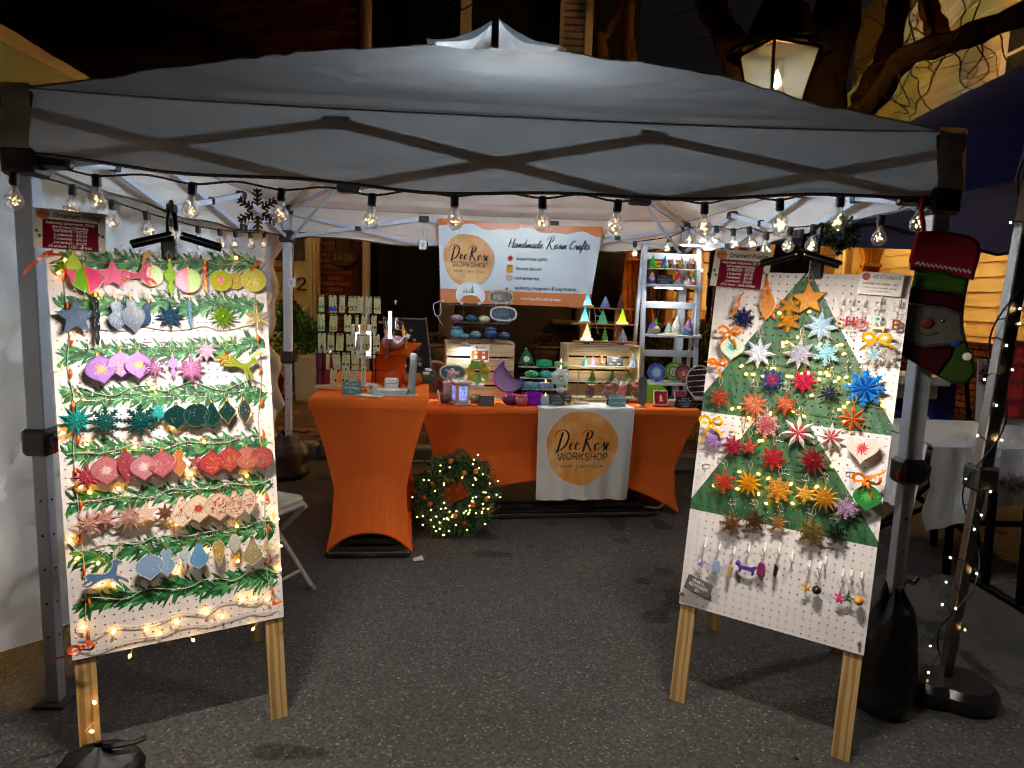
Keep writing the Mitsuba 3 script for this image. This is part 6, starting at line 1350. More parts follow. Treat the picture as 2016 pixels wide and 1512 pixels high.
q = M(); printed(q, [(-.8, -1), (.8, -1), (.9, -.7), (.9, .6), (.6, .8), (-.6, .8), (-.9, .6), (-.9, -.7)], -.062, .268, .028, 'c8a038', .001); printed(q, [(-.7, .8), (.7, .8), (.7, 1.15), (-.7, 1.15)], -.062, .268, .028, '8a4a24', .0012); part(bn, 'jar_icon', q, 'matte', 0)
q = M()
for k in range(8): b = k * np.pi / 4; R = np.array([[math.cos(b), math.sin(b)], [-math.sin(b), math.cos(b)]]); printed(q, np.array([(.1, 0), (.6, .16), (1, 0), (.6, -.16)])[::-1] @ R, -.062, .202, .03, 'c88a6c', .001 + .0001 * k)
part(bn, 'snowflake_icon', q, 'matte', 0)
q = M()
for x, y in ((-.075, .118), (-.05, .102)): printed(q, [(0, -1), (.6, 0), (0, 1), (-.6, 0)], x, y, .016, '7a2c24', .001)
part(bn, 'gem_icon', q, 'matte', 0)
for uu, vv in ((-.59, .59), (.59, .59), (0, .59), (-.59, .015), (-.02, .015), (.59, .015)):
    part(bn, 'grommet', M().tube(np.c_[.008 * np.cos(np.arange(12) * .5236), .008 * np.sin(np.arange(12) * .5236), np.full(12, .002)], .003, 'b8a888', 5, BM.at(uu, vv), closed=True), 'metal', 60)
part(bn, 'zip_tie', M().tube(smooth_path([[-.55, 5.11, 1.39], [-.60, 5.1, 1.36], [-.58, 5.1, 1.28], [-.545, 5.1, 1.30], [-.55, 5.11, 1.37]], 5), .0035, 'd8d8dc', 5).tube([[-.575, 5.1, 1.285], [-.53, 5.1, 1.21]], .003, 'd8d8dc', 5), 'gloss', 60)

# ---------------------------------------------------------------- wreath
wr = thing('wreath', 'dark green pine wreath with warm fairy lights leaning on the long table', 'wreath')
wf = stand(-.315, 4.02, .255, 4, 14); rg = np.random.default_rng(12)
m = M(); n = 14000; RR = .168
a = rg.uniform(0, 2 * np.pi, n); rr = .078 * np.sqrt(rg.uniform(0, 1, n)) * (1 + .25 * np.sin(a * 9 + 1)); b = rg.uniform(0, 2 * np.pi, n)
cen = np.stack([np.cos(a) * (RR + rr * np.cos(b)), np.sin(a) * (RR + rr * np.cos(b)), .75 * rr * np.sin(b)], 1)
d = np.stack([np.cos(a) * np.cos(b), np.sin(a) * np.cos(b), np.sin(b)], 1) + rg.normal(size=(n, 3)) * .55 + np.stack([-np.sin(a), np.cos(a), a * 0], 1) * .5; d /= np.linalg.norm(d, axis=1, keepdims=True)
s = np.cross(d, rg.normal(size=(n, 3))); s /= np.linalg.norm(s, axis=1, keepdims=True); L = rg.uniform(.022, .05, (n, 1)); wd = .0022
v = np.stack([cen - s * wd, cen + s * wd, cen + d * L], 1).reshape(-1, 3); cc = np.array([col(c) for c in ('2c4430', '3c5840', '4c6848', '223626', '5c7a50')])[rg.integers(5, size=n)]
m.add(v, np.arange(3 * n).reshape(-1, 3), np.repeat(cc, 3, 0), wf); part(wr, 'needles', m, 'needle', 0, kind='stuff')
part(wr, 'ring', M().tube(np.c_[RR * np.cos(np.arange(40) * np.pi / 20), RR * np.sin(np.arange(40) * np.pi / 20), np.zeros(40)], .03, '1a2418', 8, wf, closed=True), 'matte', 60)
for k, (x, y) in enumerate(((-.03, .17), (.04, .11), (-.12, .05), (.16, -.02), (-.0, -.11), (.05, -.15), (-.13, -.05), (.1, .12), (-.16, -.02), (.09, -.05))):
    part(wr, 'bauble', M().ball([x * 1.15, y * 1.15, .088], .017, ['a85c1c', 'b8742c', '7a3c1a'][k % 3], wf, 10), 'gloss', 60)
for k, (x, y) in enumerate(((.23, .09), (-.14, .11), (.19, -.12), (-.03, .06))):
    q = M()
    for _ in range(7): e = np.array([x, y, .09]) + rg.normal(size=3) * .025 + [np.sign(x) * .02, .03, .0]; q.tube([[x, y, .06], e], .001, 'a88c48', 4, wf).ball(e, .004, 'c8a860', wf, 6)
    part(wr, 'berry_sprig', q, 'metal')
m, wm = M(), M(); pts = []
for k in range(70):
    a_ = rg.uniform(-2.6, 1.25) if k > 8 else rg.uniform(1.2, 3.4); r_ = RR + rg.uniform(-.085, .10); p = np.array([math.cos(a_) * r_, math.sin(a_) * r_, .075 * math.sqrt(max(0, 1 - ((r_ - RR) / .105) ** 2)) + .022]); pts.append((a_, p))
    m.ball(wf(p), .0042, 'ffffff', None, 6)
pts.sort(key=lambda x: x[0])
for q in range(0, 50, 5): wm.tube(wf(smooth_path([p for _, p in pts[q:q + 6]], 3)), .0009, '4a5a38', 4)
t = thing('fairy_lights', 'warm white fairy lights wound through the pine wreath', 'fairy lights'); part(t, 'bulb', m, 'lamp_face', 60, emit=np.array([1, .62, .16]) * 16, weight=1.0, kind='stuff'); part(t, 'wire', wm, 'paint')

# ---------------------------------------------------------------- folding chairs, tote, tag
def folding_chair(x, y, yaw, label, back=True):
    t = thing('folding_chair', label, 'chair'); f = ground(x, y, 0, yaw); g = 'b4b2aa'
    part(t, 'seat', M().box([0, 0, .455], [.40, .40, .04], 'b8b4a4', f, bev=.014), 'seat_pad', 60); part(t, 'seat_frame', M().box([0, 0, .43], [.415, .415, .028], g, f, bev=.012), 'paint')
    for sx in (-.205, .205):
        leg = part(t, 'leg', M().tube([f(np.array([sx, -.20, .42])), f(np.array([sx, .24, .0]))], .0125, g, 10), 'paint', 60); part(leg, 'rubber_foot', M().tube([f(np.array([sx, .225, .015])), f(np.array([sx, .245, -.004]))], .016, '77746c', 10), 'paint', 60)
        leg = part(t, 'leg', M().tube([f(np.array([sx * 1.03, .22, .86 if back else .45])), f(np.array([sx * 1.03, .14, .45])), f(np.array([sx * 1.03, -.24, .0]))], .0125, g, 10), 'paint', 60); part(leg, 'rubber_foot', M().tube([f(np.array([sx * 1.03, -.225, .015])), f(np.array([sx * 1.03, -.245, -.004]))], .016, '77746c', 10), 'paint', 60)
    part(t, 'crossbar', M().tube([f(np.array([-.2, -.17, .09])), f(np.array([.2, -.17, .09]))], .009, g, 8), 'paint', 60)
    if back: part(t, 'backrest', M().box([0, .215, .78], [.40, .03, .2], 'a8a48e', f, bev=.012), 'seat_pad', 60)
folding_chair(-1.235, 3.08, 68, 'pale grey folding chair with a padded seat behind the garland pegboard', False)
folding_chair(-.80, 5.25, 185, 'padded folding chair standing behind the tall left table')
folding_chair(1.30, 3.25, -40, 'pale folding chair behind the tree pegboard, one foot showing under the board', False)
t = thing('tote_bag', 'reddish brown tote bag with a pale strap under the long table', 'bag'); f = fg(.50, .30, 0)
part(t, 'body', M().box([0, 0, .12], [.46, .26, .22], '5a2a1c', f, bev=.02), 'cloth'); part(t, 'strap', M().tube(f(smooth_path([[.1, -.14, .03], [.2, -.15, .02], [.245, -.14, .06], [.24, -.14, .17]], 5)), .008, 'c8b09a', 6), 'cloth', 60)
solo('paper_tag', M().grid(lambda u, v: np.stack([.055 * u, .04 * v, .004 + .012 * u * v], -1), 4, 4, 'd4d0c8', ground(-.50, 3.575, 0, 20), thick=.0008), 'paint', 'torn white paper tag on the ground at the foot of the tall table', 'paper')
solo('padded_jacket', M().grid(lambda u, v: np.stack([-.3 + .6 * u, .14 * np.sin(np.pi * v) + .02 * np.sin(u * 20), .02 + .30 * v - .2 * (u - .5) ** 2 + .02 * np.sin(u * 14 + v * 6)], -1), 30, 20, 'b0aca4', ground(-.62, 5.05, .60, 10), thick=.02), 'cloth', 'pale padded jacket thrown over the chair behind the tables', 'jacket')

# ---------------------------------------------------------------- festoon lights
def festoon(pts, n, s, label, start=.02, end=.98, glow=None, seed=0, drop_=.01):
    t = thing('string_lights', label, 'string lights'); p = smooth_path(pts, 12); L = np.r_[0, np.cumsum(np.linalg.norm(np.diff(p, axis=0), axis=1))]
    part(t, 'cord', M().tube(p, .0035, '121212', 6), 'paint', 60); rg = np.random.default_rng(seed)
    for k, q in enumerate(np.linspace(start, end, n) * L[-1] if np.isscalar(n) else np.array(n) * L[-1]):
        o = np.array([np.interp(q, L, p[:, i]) for i in range(3)]); d = nrm([rg.normal() * .09, rg.normal() * .09, -1]); a = nrm(np.cross(d, [0, 1, .1])); fr = Frame(o, a, np.cross(d, a), d)
        so = part(t, 'socket', M().lathe(np.array([(.0, -.006), (.012, -.006), (.0155, 0), (.0155, .034), (.013, .04), (0, .04)]) * s, '141414', fr, 12), 'paint', 40)
        bu = part(t, 'bulb', M().lathe(np.array([(.011, .04), (.0125, .052), (.018, .064), (.027, .078), (.030, .092), (.028, .106), (.019, .118), (.007, .123), (0, .1235)]) * s, 'ffffff', fr, 18), 'bulb_glass', 80)
        m = M()
        for _ in range(5):
            c = np.array([rg.normal() * .006, rg.normal() * .006, .088 + rg.normal() * .008]); b = rg.uniform(0, 6.28); w = np.array([math.cos(b), math.sin(b), 0]) * .012
            m.tube(fr(np.array([c - w, c + [0, 0, .006], c + w]) * s), .0008, 'b08a50', 4)
        m.tube(fr(np.array([[0, 0, .04], [.002, 0, .07], [0, .002, .1]]) * s), .001, 'a89a80', 4); part(bu, 'wire', m, 'metal')
        g = 1.5 * (glow[k] if glow is not None else 1.0)
        m = M()
        for _ in range(7): m.ball(fr(np.array([rg.normal() * .008, rg.normal() * .008, .092 + rg.normal() * .010]) * s), .0026 * s, 'ffffff', None, 6)
        part(bu, 'led', m, 'lamp_face', 60, emit=np.array([1, .66, .26]) * 11 * g, weight=.02)
fx = [(-1.56,2.22,1.793), (-1.335,2.23,1.79), (-1.035,2.24,1.777), (-0.7557,2.25,1.77), (-0.469,2.26,1.765), (-0.2061,2.27,1.772), (0.07721,2.28,1.777), (0.3249,2.3,1.778), (0.6092,2.31,1.783), (0.8577,2.32,1.803), (1.061,2.33,1.824), (1.334,2.34,1.825)]
fx2 = []
for a, b in zip(fx[:-1], fx[1:]): a, b = np.array(a), np.array(b); fx2 += [a, (a + b) / 2 + [0, 0, .016]]
fx2.append(np.array(fx[-1])); L = np.r_[0, np.cumsum(np.linalg.norm(np.diff(np.array(fx2), axis=0), axis=1))]
festoon(fx2, [L[2 * i] / L[-1] for i in range(1, 12)], .88, 'festoon of clear bulbs along the front edge of the tent', glow=[.5, .5, .4, .6, .5, .6, .9, 1.2, 1.8, 2.2, 2.6], seed=2)
lx = [(-1.516,2.12,1.772), (-1.627,2.35,1.802), (-1.579,2.5,1.791), (-1.615,2.8,1.776), (-1.644,3.1,1.765), (-1.681,3.4,1.764), (-1.688,3.7,1.758), (-1.703,4,1.768), (-1.731,4.3,1.782), (-1.758,4.6,1.8), (-1.773,4.9,1.821), (-1.727,5.1,1.836)]
L = np.r_[0, np.cumsum(np.linalg.norm(np.diff(np.array(lx), axis=0), axis=1))]
festoon(lx, [L[i] / L[-1] for i in (0, 2, 3, 4, 5, 6, 7, 8, 9, 10)], .86, 'festoon of clear bulbs running back along the left side of the tent', glow=[.4, .4, .4, .4, .4, 1.6, .5, .5, .5, .5], seed=4)
rx = [(1.405,2.45,1.854), (1.417,2.75,1.82), (1.307,3.1,1.81), (1.303,3.35,1.824), (1.28,3.6,1.821), (1.286,3.9,1.874), (1.292,4.2,1.89), (1.278,4.5,1.935), (1.27,4.8,1.963), (1.265,5.1,1.983), (1.112,5.12,1.914), (0.8636,5.13,1.87)]
L = np.r_[0, np.cumsum(np.linalg.norm(np.diff(np.array(rx), axis=0), axis=1))]
festoon(rx, [L[i] / L[-1] for i in (1, 2, 3, 4, 5, 6, 7, 8, 9, 10, 11)], .95, 'festoon of warm glowing bulbs along the right side and rear of the tent', glow=[3, 3, 3, 3.5, 4, 4, 4, 4, 3.5, 3, 3], seed=6)
for k, (p, lab) in enumerate((((-0.6748,5,1.786), 'white battery box hanging from the rear truss left of the banner'), ((-1.6,4.95,1.486), 'white battery box hanging on a wire at the rear left tent leg'))):
    t = thing('battery_box', lab, 'battery box'); f = stand(*p, 12)
    part(t, 'case', M().box([0, 0, 0], [.055, .07, .028], 'd4d4d4', f, bev=.006), 'gloss'); part(t, 'switch', M().box([0, 0, .016], [.018, .03, .006], 'a8a8a8', f, bev=.002), 'paint')
    part(t, 'wire', M().tube(smooth_path([f(np.array([0, .035, 0])), f(np.array([.004, .08, 0])), np.array(p) + [0, .08, (.13 if k == 0 else .36)]], 5), .002, 'd0d0d0', 4), 'paint', 60)
    for dx in (-.02, .02): part(t, 'hook_loop', M().tube(f(smooth_path([[dx, .035, 0], [dx * 1.6, .055, 0], [dx * 1.2, .06, .01]], 4)), .003, 'd4d4d4', 5), 'gloss')
# big snowflakes on the front edge
def filigree(p, s, c, label, dense=False):
    t = thing('hanging_snowflake', label, 'ornament'); f = stand(*p, 4); m = M(); rg = np.random.default_rng(3)
    for k in range(6):
        b = k * np.pi / 3 + np.pi / 6; ax = np.array([math.cos(b), math.sin(b)]); pr = np.array([-ax[1], ax[0]])
        m.bar(f(np.append(ax * s * .12, 0)), f(np.append(ax * s * .5, 0)), .006, .006, c)
        for q, l in ((.22, .08), (.32, .10), (.42, .08)):
            for sg in (-1, 1):
                e = ax * s * (q + l * .8) + pr * sg * s * l; m.bar(f(np.append(ax * s * q, 0)), f(np.append(e, 0)), .005, .006, c); m.ball([*e, 0], s * .024, c, f, 7)
        m.ball([*(ax * s * .5), 0], s * .03, c, f, 7)
        b2 = b + np.pi / 6; m.tube(f(np.c_[smooth_path([ax * s * .14, np.array([math.cos(b2), math.sin(b2)]) * s * .24, np.array([math.cos(b + np.pi / 3), math.sin(b + np.pi / 3)]) * s * .14], 5), np.zeros(11)]), .003, c, 5)
    if dense: leaf_cloud(m, 260, np.array(p), (s * .42, s * .06, s * .42), s * .16, (c, '3c4a3a', '6a7a60', '1c281c'), rg)
    part(t, 'flake', m, 'glitter', 30); part(t, 'thread', M().tube([f(np.array([0, s * .5, 0])), f(np.array([0, s * .5 + .06, 0]))], .001, 'd0d0d0', 4), 'paint')
filigree((-0.8382,2.26,1.703), .135, '5a3a1c', 'brown glitter snowflake hanging from the front edge of the tent')
filigree((1.087,2.36,1.703), .13, '2c3a2c', 'dark green leafy snowflake hanging under the front right of the tent', True)

# ---------------------------------------------------------------- stocking on the right leg
from shapely.geometry import Polygon, box as sbox
st = thing('christmas_stocking', 'red and green stocking with a snowman face hanging on the right tent leg', 'stocking')
sf = stand(1.365, 2.24, 1.425, -34)
SC = .00162
P2 = lambda pts: [((x - 1855) * SC, (620 - y) * SC) for x, y in pts]
out_ = Polygon(smooth_path(P2([(1812, 450), (1860, 452), (1906, 470), (1903, 530), (1900, 590), (1906, 640), (1926, 690), (1932, 715), (1920, 735), (1895, 738), (1860, 722), (1820, 700), (1792, 682), (1788, 660), (1796, 610), (1806, 560), (1810, 520), (1806, 500)]), 4)).buffer(0)
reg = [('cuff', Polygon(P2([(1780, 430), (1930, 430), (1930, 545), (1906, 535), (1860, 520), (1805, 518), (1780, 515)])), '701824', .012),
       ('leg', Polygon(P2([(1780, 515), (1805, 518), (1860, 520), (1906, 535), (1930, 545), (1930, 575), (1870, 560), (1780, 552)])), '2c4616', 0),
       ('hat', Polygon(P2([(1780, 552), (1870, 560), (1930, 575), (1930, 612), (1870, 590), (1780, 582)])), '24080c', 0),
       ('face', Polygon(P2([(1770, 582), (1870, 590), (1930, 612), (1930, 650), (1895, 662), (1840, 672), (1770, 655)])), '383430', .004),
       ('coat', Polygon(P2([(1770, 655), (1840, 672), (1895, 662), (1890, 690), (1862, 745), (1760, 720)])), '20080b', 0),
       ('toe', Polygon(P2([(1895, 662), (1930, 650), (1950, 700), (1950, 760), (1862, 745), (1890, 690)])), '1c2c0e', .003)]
for nm, pg, c, bump in reg:
    g = pg.intersection(out_.buffer(.012 if nm == 'cuff' else 0))
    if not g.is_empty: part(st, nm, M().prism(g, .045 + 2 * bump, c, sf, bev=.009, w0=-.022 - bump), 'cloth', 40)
part(st, 'rickrack', M().tube(np.c_[(np.linspace(1812, 1904, 25) - 1855) * SC, (620 - (505 + np.linspace(0, 16, 25) + 3 * (-1) ** np.arange(25))) * SC, np.full(25, .037)], .0035, 'b8aca4', 5, sf), 'cloth', 60)
part(st, 'nose', M().ball([(1842 - 1855) * SC, (620 - 622) * SC, .03], .02, '4a1c18', sf, 10, .6), 'cloth', 60)
for x, y in ((1868, 617), (1818, 612)): part(st, 'eye', M().ball([(x - 1855) * SC, (620 - y) * SC, .03], .006, '15120f', sf, 8, .5), 'gloss')
part(st, 'mouth', M().tube(np.c_[smooth_path(P2([(1826, 636), (1836, 645), (1850, 646), (1862, 640)]), 4), np.full(13, .029)], .0018, '2a1a18', 5, sf), 'cloth')
for x, y, c in ((1893, 660, '1c2c5a'), (1915, 684, 'a09a90')): part(st, 'button', M().ball([(x - 1855) * SC, (620 - y) * SC, .024], .014, c, sf, 10, .4), 'cloth', 60)
part(st, 'hanging_ribbon', M().tube(sf(np.array([[-.06, .29, 0], [-.075, .36, .0], [-.07, .40, .01]])), .006, 'a81c24', 6), 'cloth')
# post lights on the blue tent leg
m, wm = M(), M(); rg = np.random.default_rng(14)
ptl = np.array([(1.693,2.42,1.77), (1.764,2.42,1.477), (1.785,2.44,1.425), (1.735,2.42,1.348), (1.751,2.4,1.264), (1.658,2.4,1.227), (1.726,2.42,1.134), (1.66,2.4,1.025), (1.761,2.42,1.009), (1.651,2.42,0.8613), (1.731,2.4,0.8229), (1.709,2.4,0.7352), (1.69,2.4,0.6812), (1.63,2.42,0.5634), (1.734,2.42,0.5067), (1.626,2.42,0.4694), (1.622,2.42,0.3823), (1.66,2.4,0.3774), (1.718,2.42,0.2861), (1.597,2.42,0.2172), (1.693,2.44,0.2201), (1.602,2.42,0.1118), (1.634,2.38,0.06804), (1.655,2.4,0.04428)])
for p in ptl: m.ball(p, .0038, 'ffffff', None, 6)
ax = (top - lb) / np.linalg.norm(top - lb); sp = []
for k, q in enumerate(np.linspace(.05, 2.0, 60)): sp.append(lb + ax * q + np.array([math.cos(q * 11) * .045, math.sin(q * 11) * .045, 0]))
wm.tube(sp, .003, '141412', 5)
for p in ptl: c = sp[int(np.argmin([np.linalg.norm(x - p) for x in sp]))]; wm.tube(smooth_path([c, (c + p) / 2 + [0, 0, .012], p], 4), .002, '141412', 4)
t = thing('fairy_lights', 'warm fairy lights on dark wire spiralling down the blue tent leg', 'fairy lights'); part(t, 'bulb', m, 'lamp_face', 60, emit=np.array([1, .68, .30]) * 38, weight=.8, kind='stuff'); part(t, 'wire', wm, 'paint', 60)

m = M(); rg = np.random.default_rng(41)
for _ in range(90):
    x, y = rg.uniform(-1.6, 1.8), rg.uniform(1.5, 5.5); b = rg.uniform(0, 6.28, 5) ; r = rg.uniform(.003, .011); a = np.sort(b)
    m.prism(np.c_[r * np.cos(a), r * .7 * np.sin(a)], .0015, ['3a2a1c', '5a4a38', '8a8478', '1c1814'][rg.integers(4)], Frame([x, y, .002], nrm([math.cos(b[0]), math.sin(b[0]), .1 * rg.normal()]), nrm([-math.sin(b[0]), math.cos(b[0]), .1])))
solo('road_litter', m, 'matte', 'bits of dry leaf and grit scattered over the road', 'litter', kind='stuff')


# ================================================================ THINGS ON THE TABLES
def chalk(fr, w, h, lines, c, label, ink='e8e6e0', sizes=None):
    """A folded card sign standing on its two edges; fr: bottom centre, upright."""
    t = thing('chalk_sign', label, 'sign'); f = Frame(fr.o, fr.a, nrm(fr.b * .95 - fr.n * .3)); f.n = np.cross(f.a, f.b)
    part(t, 'front', M().box([0, h / 2, 0], [w, h, .002], c, f), 'paint'); g = Frame(fr.o - fr.n * h * .62, fr.a, nrm(fr.b * .95 + fr.n * .3)); part(t, 'back', M().box([0, h / 2, 0], [w, h, .002], '1a1a1c', g), 'paint')
    m = M(); n = len(lines)
    for k, s in enumerate(lines):
        hh = h / (n + .6) * .62 * (sizes[k] if sizes else 1); m.text(s, hh, ink, f.at(0, 0, .0012), 0, h - (k + .95) * h / (n + .45), width=min(w * .88, len(s) * hh * .72), slant=.06, rot=RNG.normal() * 1.2)
    part(t, 'lettering', m, 'paint', 0)
def bowl(fr, r, h, c, label, lid=None, kind='bowl', look='gloss', c2=None, squash=1.0):
    t = thing(kind, label, kind.replace('_', ' '))
    pr = [(0, 0), (.55, 0), (.62, .03), (.95, .35), (1.0, .55), (.9, .8), (.66, .97), (.62, 1.0), (.58, .97), (.5, .8), (0, .3)]
    cc = np.array([col(c) * (1 - k / 10) + col(c2 or c) * k / 10 for k in range(11)])
    part(t, 'body', M().lathe([(a * r, b * h) for a, b in pr], cc, fr, 24), look, 60)
    if lid == 'tealight': part(t, 'tealight', M().lathe([(.42 * r, .8 * h), (.42 * r, 1.04 * h), (.38 * r, 1.06 * h), (0, 1.06 * h)], 'e4e4e0', fr, 16), 'paint', 40)
    return t
def lidded(fr, r, h, c, c2, label):
    t = thing('lidded_pot', label, 'pot'); cc = np.array([col(c) * (1 - k / 7) + col(c2) * k / 7 for k in range(8)])
    part(t, 'body', M().lathe([(0, 0), (.55 * r, 0), (.88 * r, .2 * h), (r, .42 * h), (.92 * r, .6 * h), (.72 * r, .7 * h), (.78 * r, .76 * h), (0, .76 * h)], cc, fr, 24), 'gloss', 60)
    ld = part(t, 'lid', M().lathe([(.9 * r, .76 * h), (.93 * r, .8 * h), (.7 * r, .86 * h), (.3 * r, .9 * h), (0, .9 * h)], c2, fr, 24), 'gloss', 60); part(ld, 'knob', M().ball([0, 0, .95 * h], .1 * r, c2, fr, 8), 'gloss', 60)
def oval_tray(fr, w, h, c, rim, label, deco=None):
    """An oval tray standing upright on a small easel; fr: bottom centre."""
    t = thing('oval_tray', label, 'tray'); a = np.linspace(0, 2 * np.pi, 41)[:-1]; ex = 2.6
    o = np.c_[np.sign(np.cos(a)) * np.abs(np.cos(a)) ** (2 / ex) * w / 2, np.sign(np.sin(a)) * np.abs(np.sin(a)) ** (2 / ex) * h / 2 + h / 2 + .012]
    f = Frame(fr.o, fr.a, nrm(fr.b - fr.n * .2)); f.n = np.cross(f.a, f.b)
    part(t, 'plate', M().prism(o, .006, c, f, bev=.001), 'gloss', 40); part(t, 'rim', M().tube(np.c_[o, np.full(40, .006)], .0065, rim, 7, f, closed=True), 'gloss', 70)
    m = M()
    for sx in (-.22, .22): m.tube(f(smooth_path([[sx * w, .03, .02], [sx * w, .006, .022], [sx * w, .002, .0], [sx * w, .05, -.04]], 4)), .003, 'd8d4cc', 5)
    part(t, 'easel', m, 'gloss'); q = M(); rg = np.random.default_rng(int(w * 1e5))
    if deco == 'flowers':
        for _ in range(26):
            x, y = rg.normal() * w * .12, h / 2 + .012 + rg.normal() * h * .2; b = np.linspace(0, 2 * np.pi, 9)[:-1]; r = rg.uniform(.006, .013); c_ = ['d85c3c', 'd8d4dc', 'e0a8a0', '8a90b8', 'b8607c', 'e8e4e0'][rg.integers(6)]
            q.prism(np.c_[x + r * np.cos(b), y + r * np.sin(b) * .8], .0006 + .001 * rg.uniform(), c_, f, w0=.0062)
    elif deco == 'line':
        for _ in range(9):
            x, y = rg.normal() * w * .14, h / 2 + .012 + rg.normal() * h * .16; b = rg.uniform(0, 6); q.tube(f(np.c_[smooth_path([[x, y], [x + .012 * math.cos(b), y + .012 * math.sin(b)], [x + .02 * math.cos(b + 1), y + .016 * math.sin(b + 1)]], 4), np.full(9, .0065)]), .0007, 'b8c0c4', 4)
    elif deco == 'gold':
        for _ in range(70):
            x, y = rg.uniform(-.4, .4) * w, h / 2 + .012 + rg.uniform(-.38, .38) * h
            q.add(np.c_[[x, y] + rg.normal(size=(3, 2)) * .004, [.0066 + .0002 * rg.uniform()] * 3], [[0, 1, 2]], ['b89040', '8a6a2c', 'd8b870', 'b0a090'][rg.integers(4)], f)
        flake(q, f.at(-w * .24, h * .62, .007), h * .24, 9, .12, 'c8a850', 'd8c078', hgt=.1)
    if q.n: part(t, 'decoration', q, 'gloss', 0)
def geode(fr, r, cols, label):
    t = thing('geode_coaster', label, 'coaster'); f = Frame(fr.o, fr.a, nrm(fr.b - fr.n * .25)); f.n = np.cross(f.a, f.b); rg = np.random.default_rng(int(r * 1e5) + len(label))
    ph = rg.uniform(0, 6, 4)
    for k, (q, c) in enumerate(zip((1, .8, .62, .45, .26, .12), cols)):
        a = np.linspace(0, 2 * np.pi, 61)[:-1]; w = q * r * (1 + .03 * np.sin(a * 9 + ph[0]) + .025 * np.sin(a * 5 + ph[1] + k * .5) + (.015 * np.sin(a * 17 + ph[2]) if k == 0 else .04 * np.sin(a * 3 + ph[3])))
        part(t, 'slab' if k == 0 else 'band', M().prism(np.c_[w * np.cos(a), w * np.sin(a) + r], .008 if k == 0 else .0008, c, f, bev=.002 if k == 0 else 0, w0=0 if k == 0 else .008 + .0003 * k - .0003), 'gloss', 30)
        if k == 0: part(t, 'gilt_edge', M().tube(np.c_[w * np.cos(a), w * np.sin(a) + r, np.full(60, .007)], .0022, 'c8c4bc', 5, f, closed=True), 'metal', 60)
    m = M()
    for sx in (-.4, .4): m.tube(f(smooth_path([[sx * r, .02, .02], [sx * r, -.002, .02], [sx * r, -.004, -.03], [sx * r, .05, -.03]], 4)), .003, 'e0e0dc', 5)
    part(t, 'stand', m, 'gloss')
def tree(fr, r, h, c, label, style='tier', c2=None, look='gloss', glow=None, base=None):
    """A small resin tree; fr level, n up."""
    t = thing('resin_tree', label, 'tree figurine'); c2 = c2 or c; z0 = 0.0
    if base:
        b = part(t, 'light_base', M().box([0, 0, .008], [r * 2.5, r * 1.8, .016], 'c8a878', fr, bev=.003) if base == 'wood' else M().lathe([(0, 0), (r * 1.35, 0), (r * 1.35, .016), (r * .9, .017), (0, .017)], 'e8e8e4', fr, 24), 'paint' if base == 'wood' else 'lamp_face', 40, emit=None if base == 'wood' else np.array(glow[1]) * .5, weight=.1); z0 = .0172
    n = {'tier': 6, 'fine': 9, 'pine': 5, 'block': 6}[style]; pr, cc = [(0, 0)], [col(c)]
    for k in range(n):
        a, b = 1 - k / n, 1 - (k + 1) / n; i = {'tier': .68, 'fine': .76, 'pine': .5, 'block': .86}[style]
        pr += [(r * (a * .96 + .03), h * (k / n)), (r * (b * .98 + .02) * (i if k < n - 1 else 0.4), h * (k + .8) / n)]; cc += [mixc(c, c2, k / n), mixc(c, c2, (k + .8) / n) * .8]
    pr.append((0, h)); cc.append(col(c2))
    wob = (lambda a: 1 + .10 * np.sin(a * 9)) if style != 'block' else (lambda a: 1 + .09 * np.sin(a * 6) + .05 * np.sin(a * 11 + 1))
    f2 = Frame(fr.o + fr.n * z0, fr.a, fr.b, fr.n); cc = np.array(cc)
    em = None
    if glow:
        cc = np.array([np.array(glow[1]) * (1 - min(1, z / h * 1.15)) ** 1.5 + np.array(glow[0]) * min(1, .25 + z / h) for _, z in pr]); em = {'type': 'mesh_attribute', 'name': 'vertex_color', 'scale': glow[2]}
    part(t, 'tree', M().lathe(pr, np.clip(cc, 0, 1), f2, 36, wob), look, 25, emit=em, weight=.25)
    return t
def gnome(fr, s, hat, body, beard, label, stripe=None):
    t = thing('gnome', label, 'gnome figurine')
    part(t, 'body', M().lathe(np.array([(0, 0), (.28, 0), (.33, .08), (.30, .25), (.24, .42), (0, .46)]) * s, body, fr, 18), 'gloss', 60)
    rings = [(0, .38), (.27, .40), (.25, .46), (.19, .62), (.12, .78), (.05, .93), (.02, 1.0), (0, 1.0)]; cc = np.array([col(stripe if stripe and k % 2 else hat) for k in range(8)])
    part(t, 'hat', M().lathe(np.array(rings) * s, cc, fr.at(0, -.03 * s, 0, tilt=4), 18), 'gloss', 60)
    bf = fr.at(0, -.17 * s, .05 * s); part(t, 'beard', M().lathe(np.array([(0, 0), (.06, .06), (.14, .2), (.17, .32), (.10, .38), (0, .38)]) * s, beard, bf, 12), 'paint', 60)
    part(t, 'nose', M().ball([0, -.30 * s, .40 * s], .055 * s, 'd8b09a', fr, 8), 'gloss', 60)

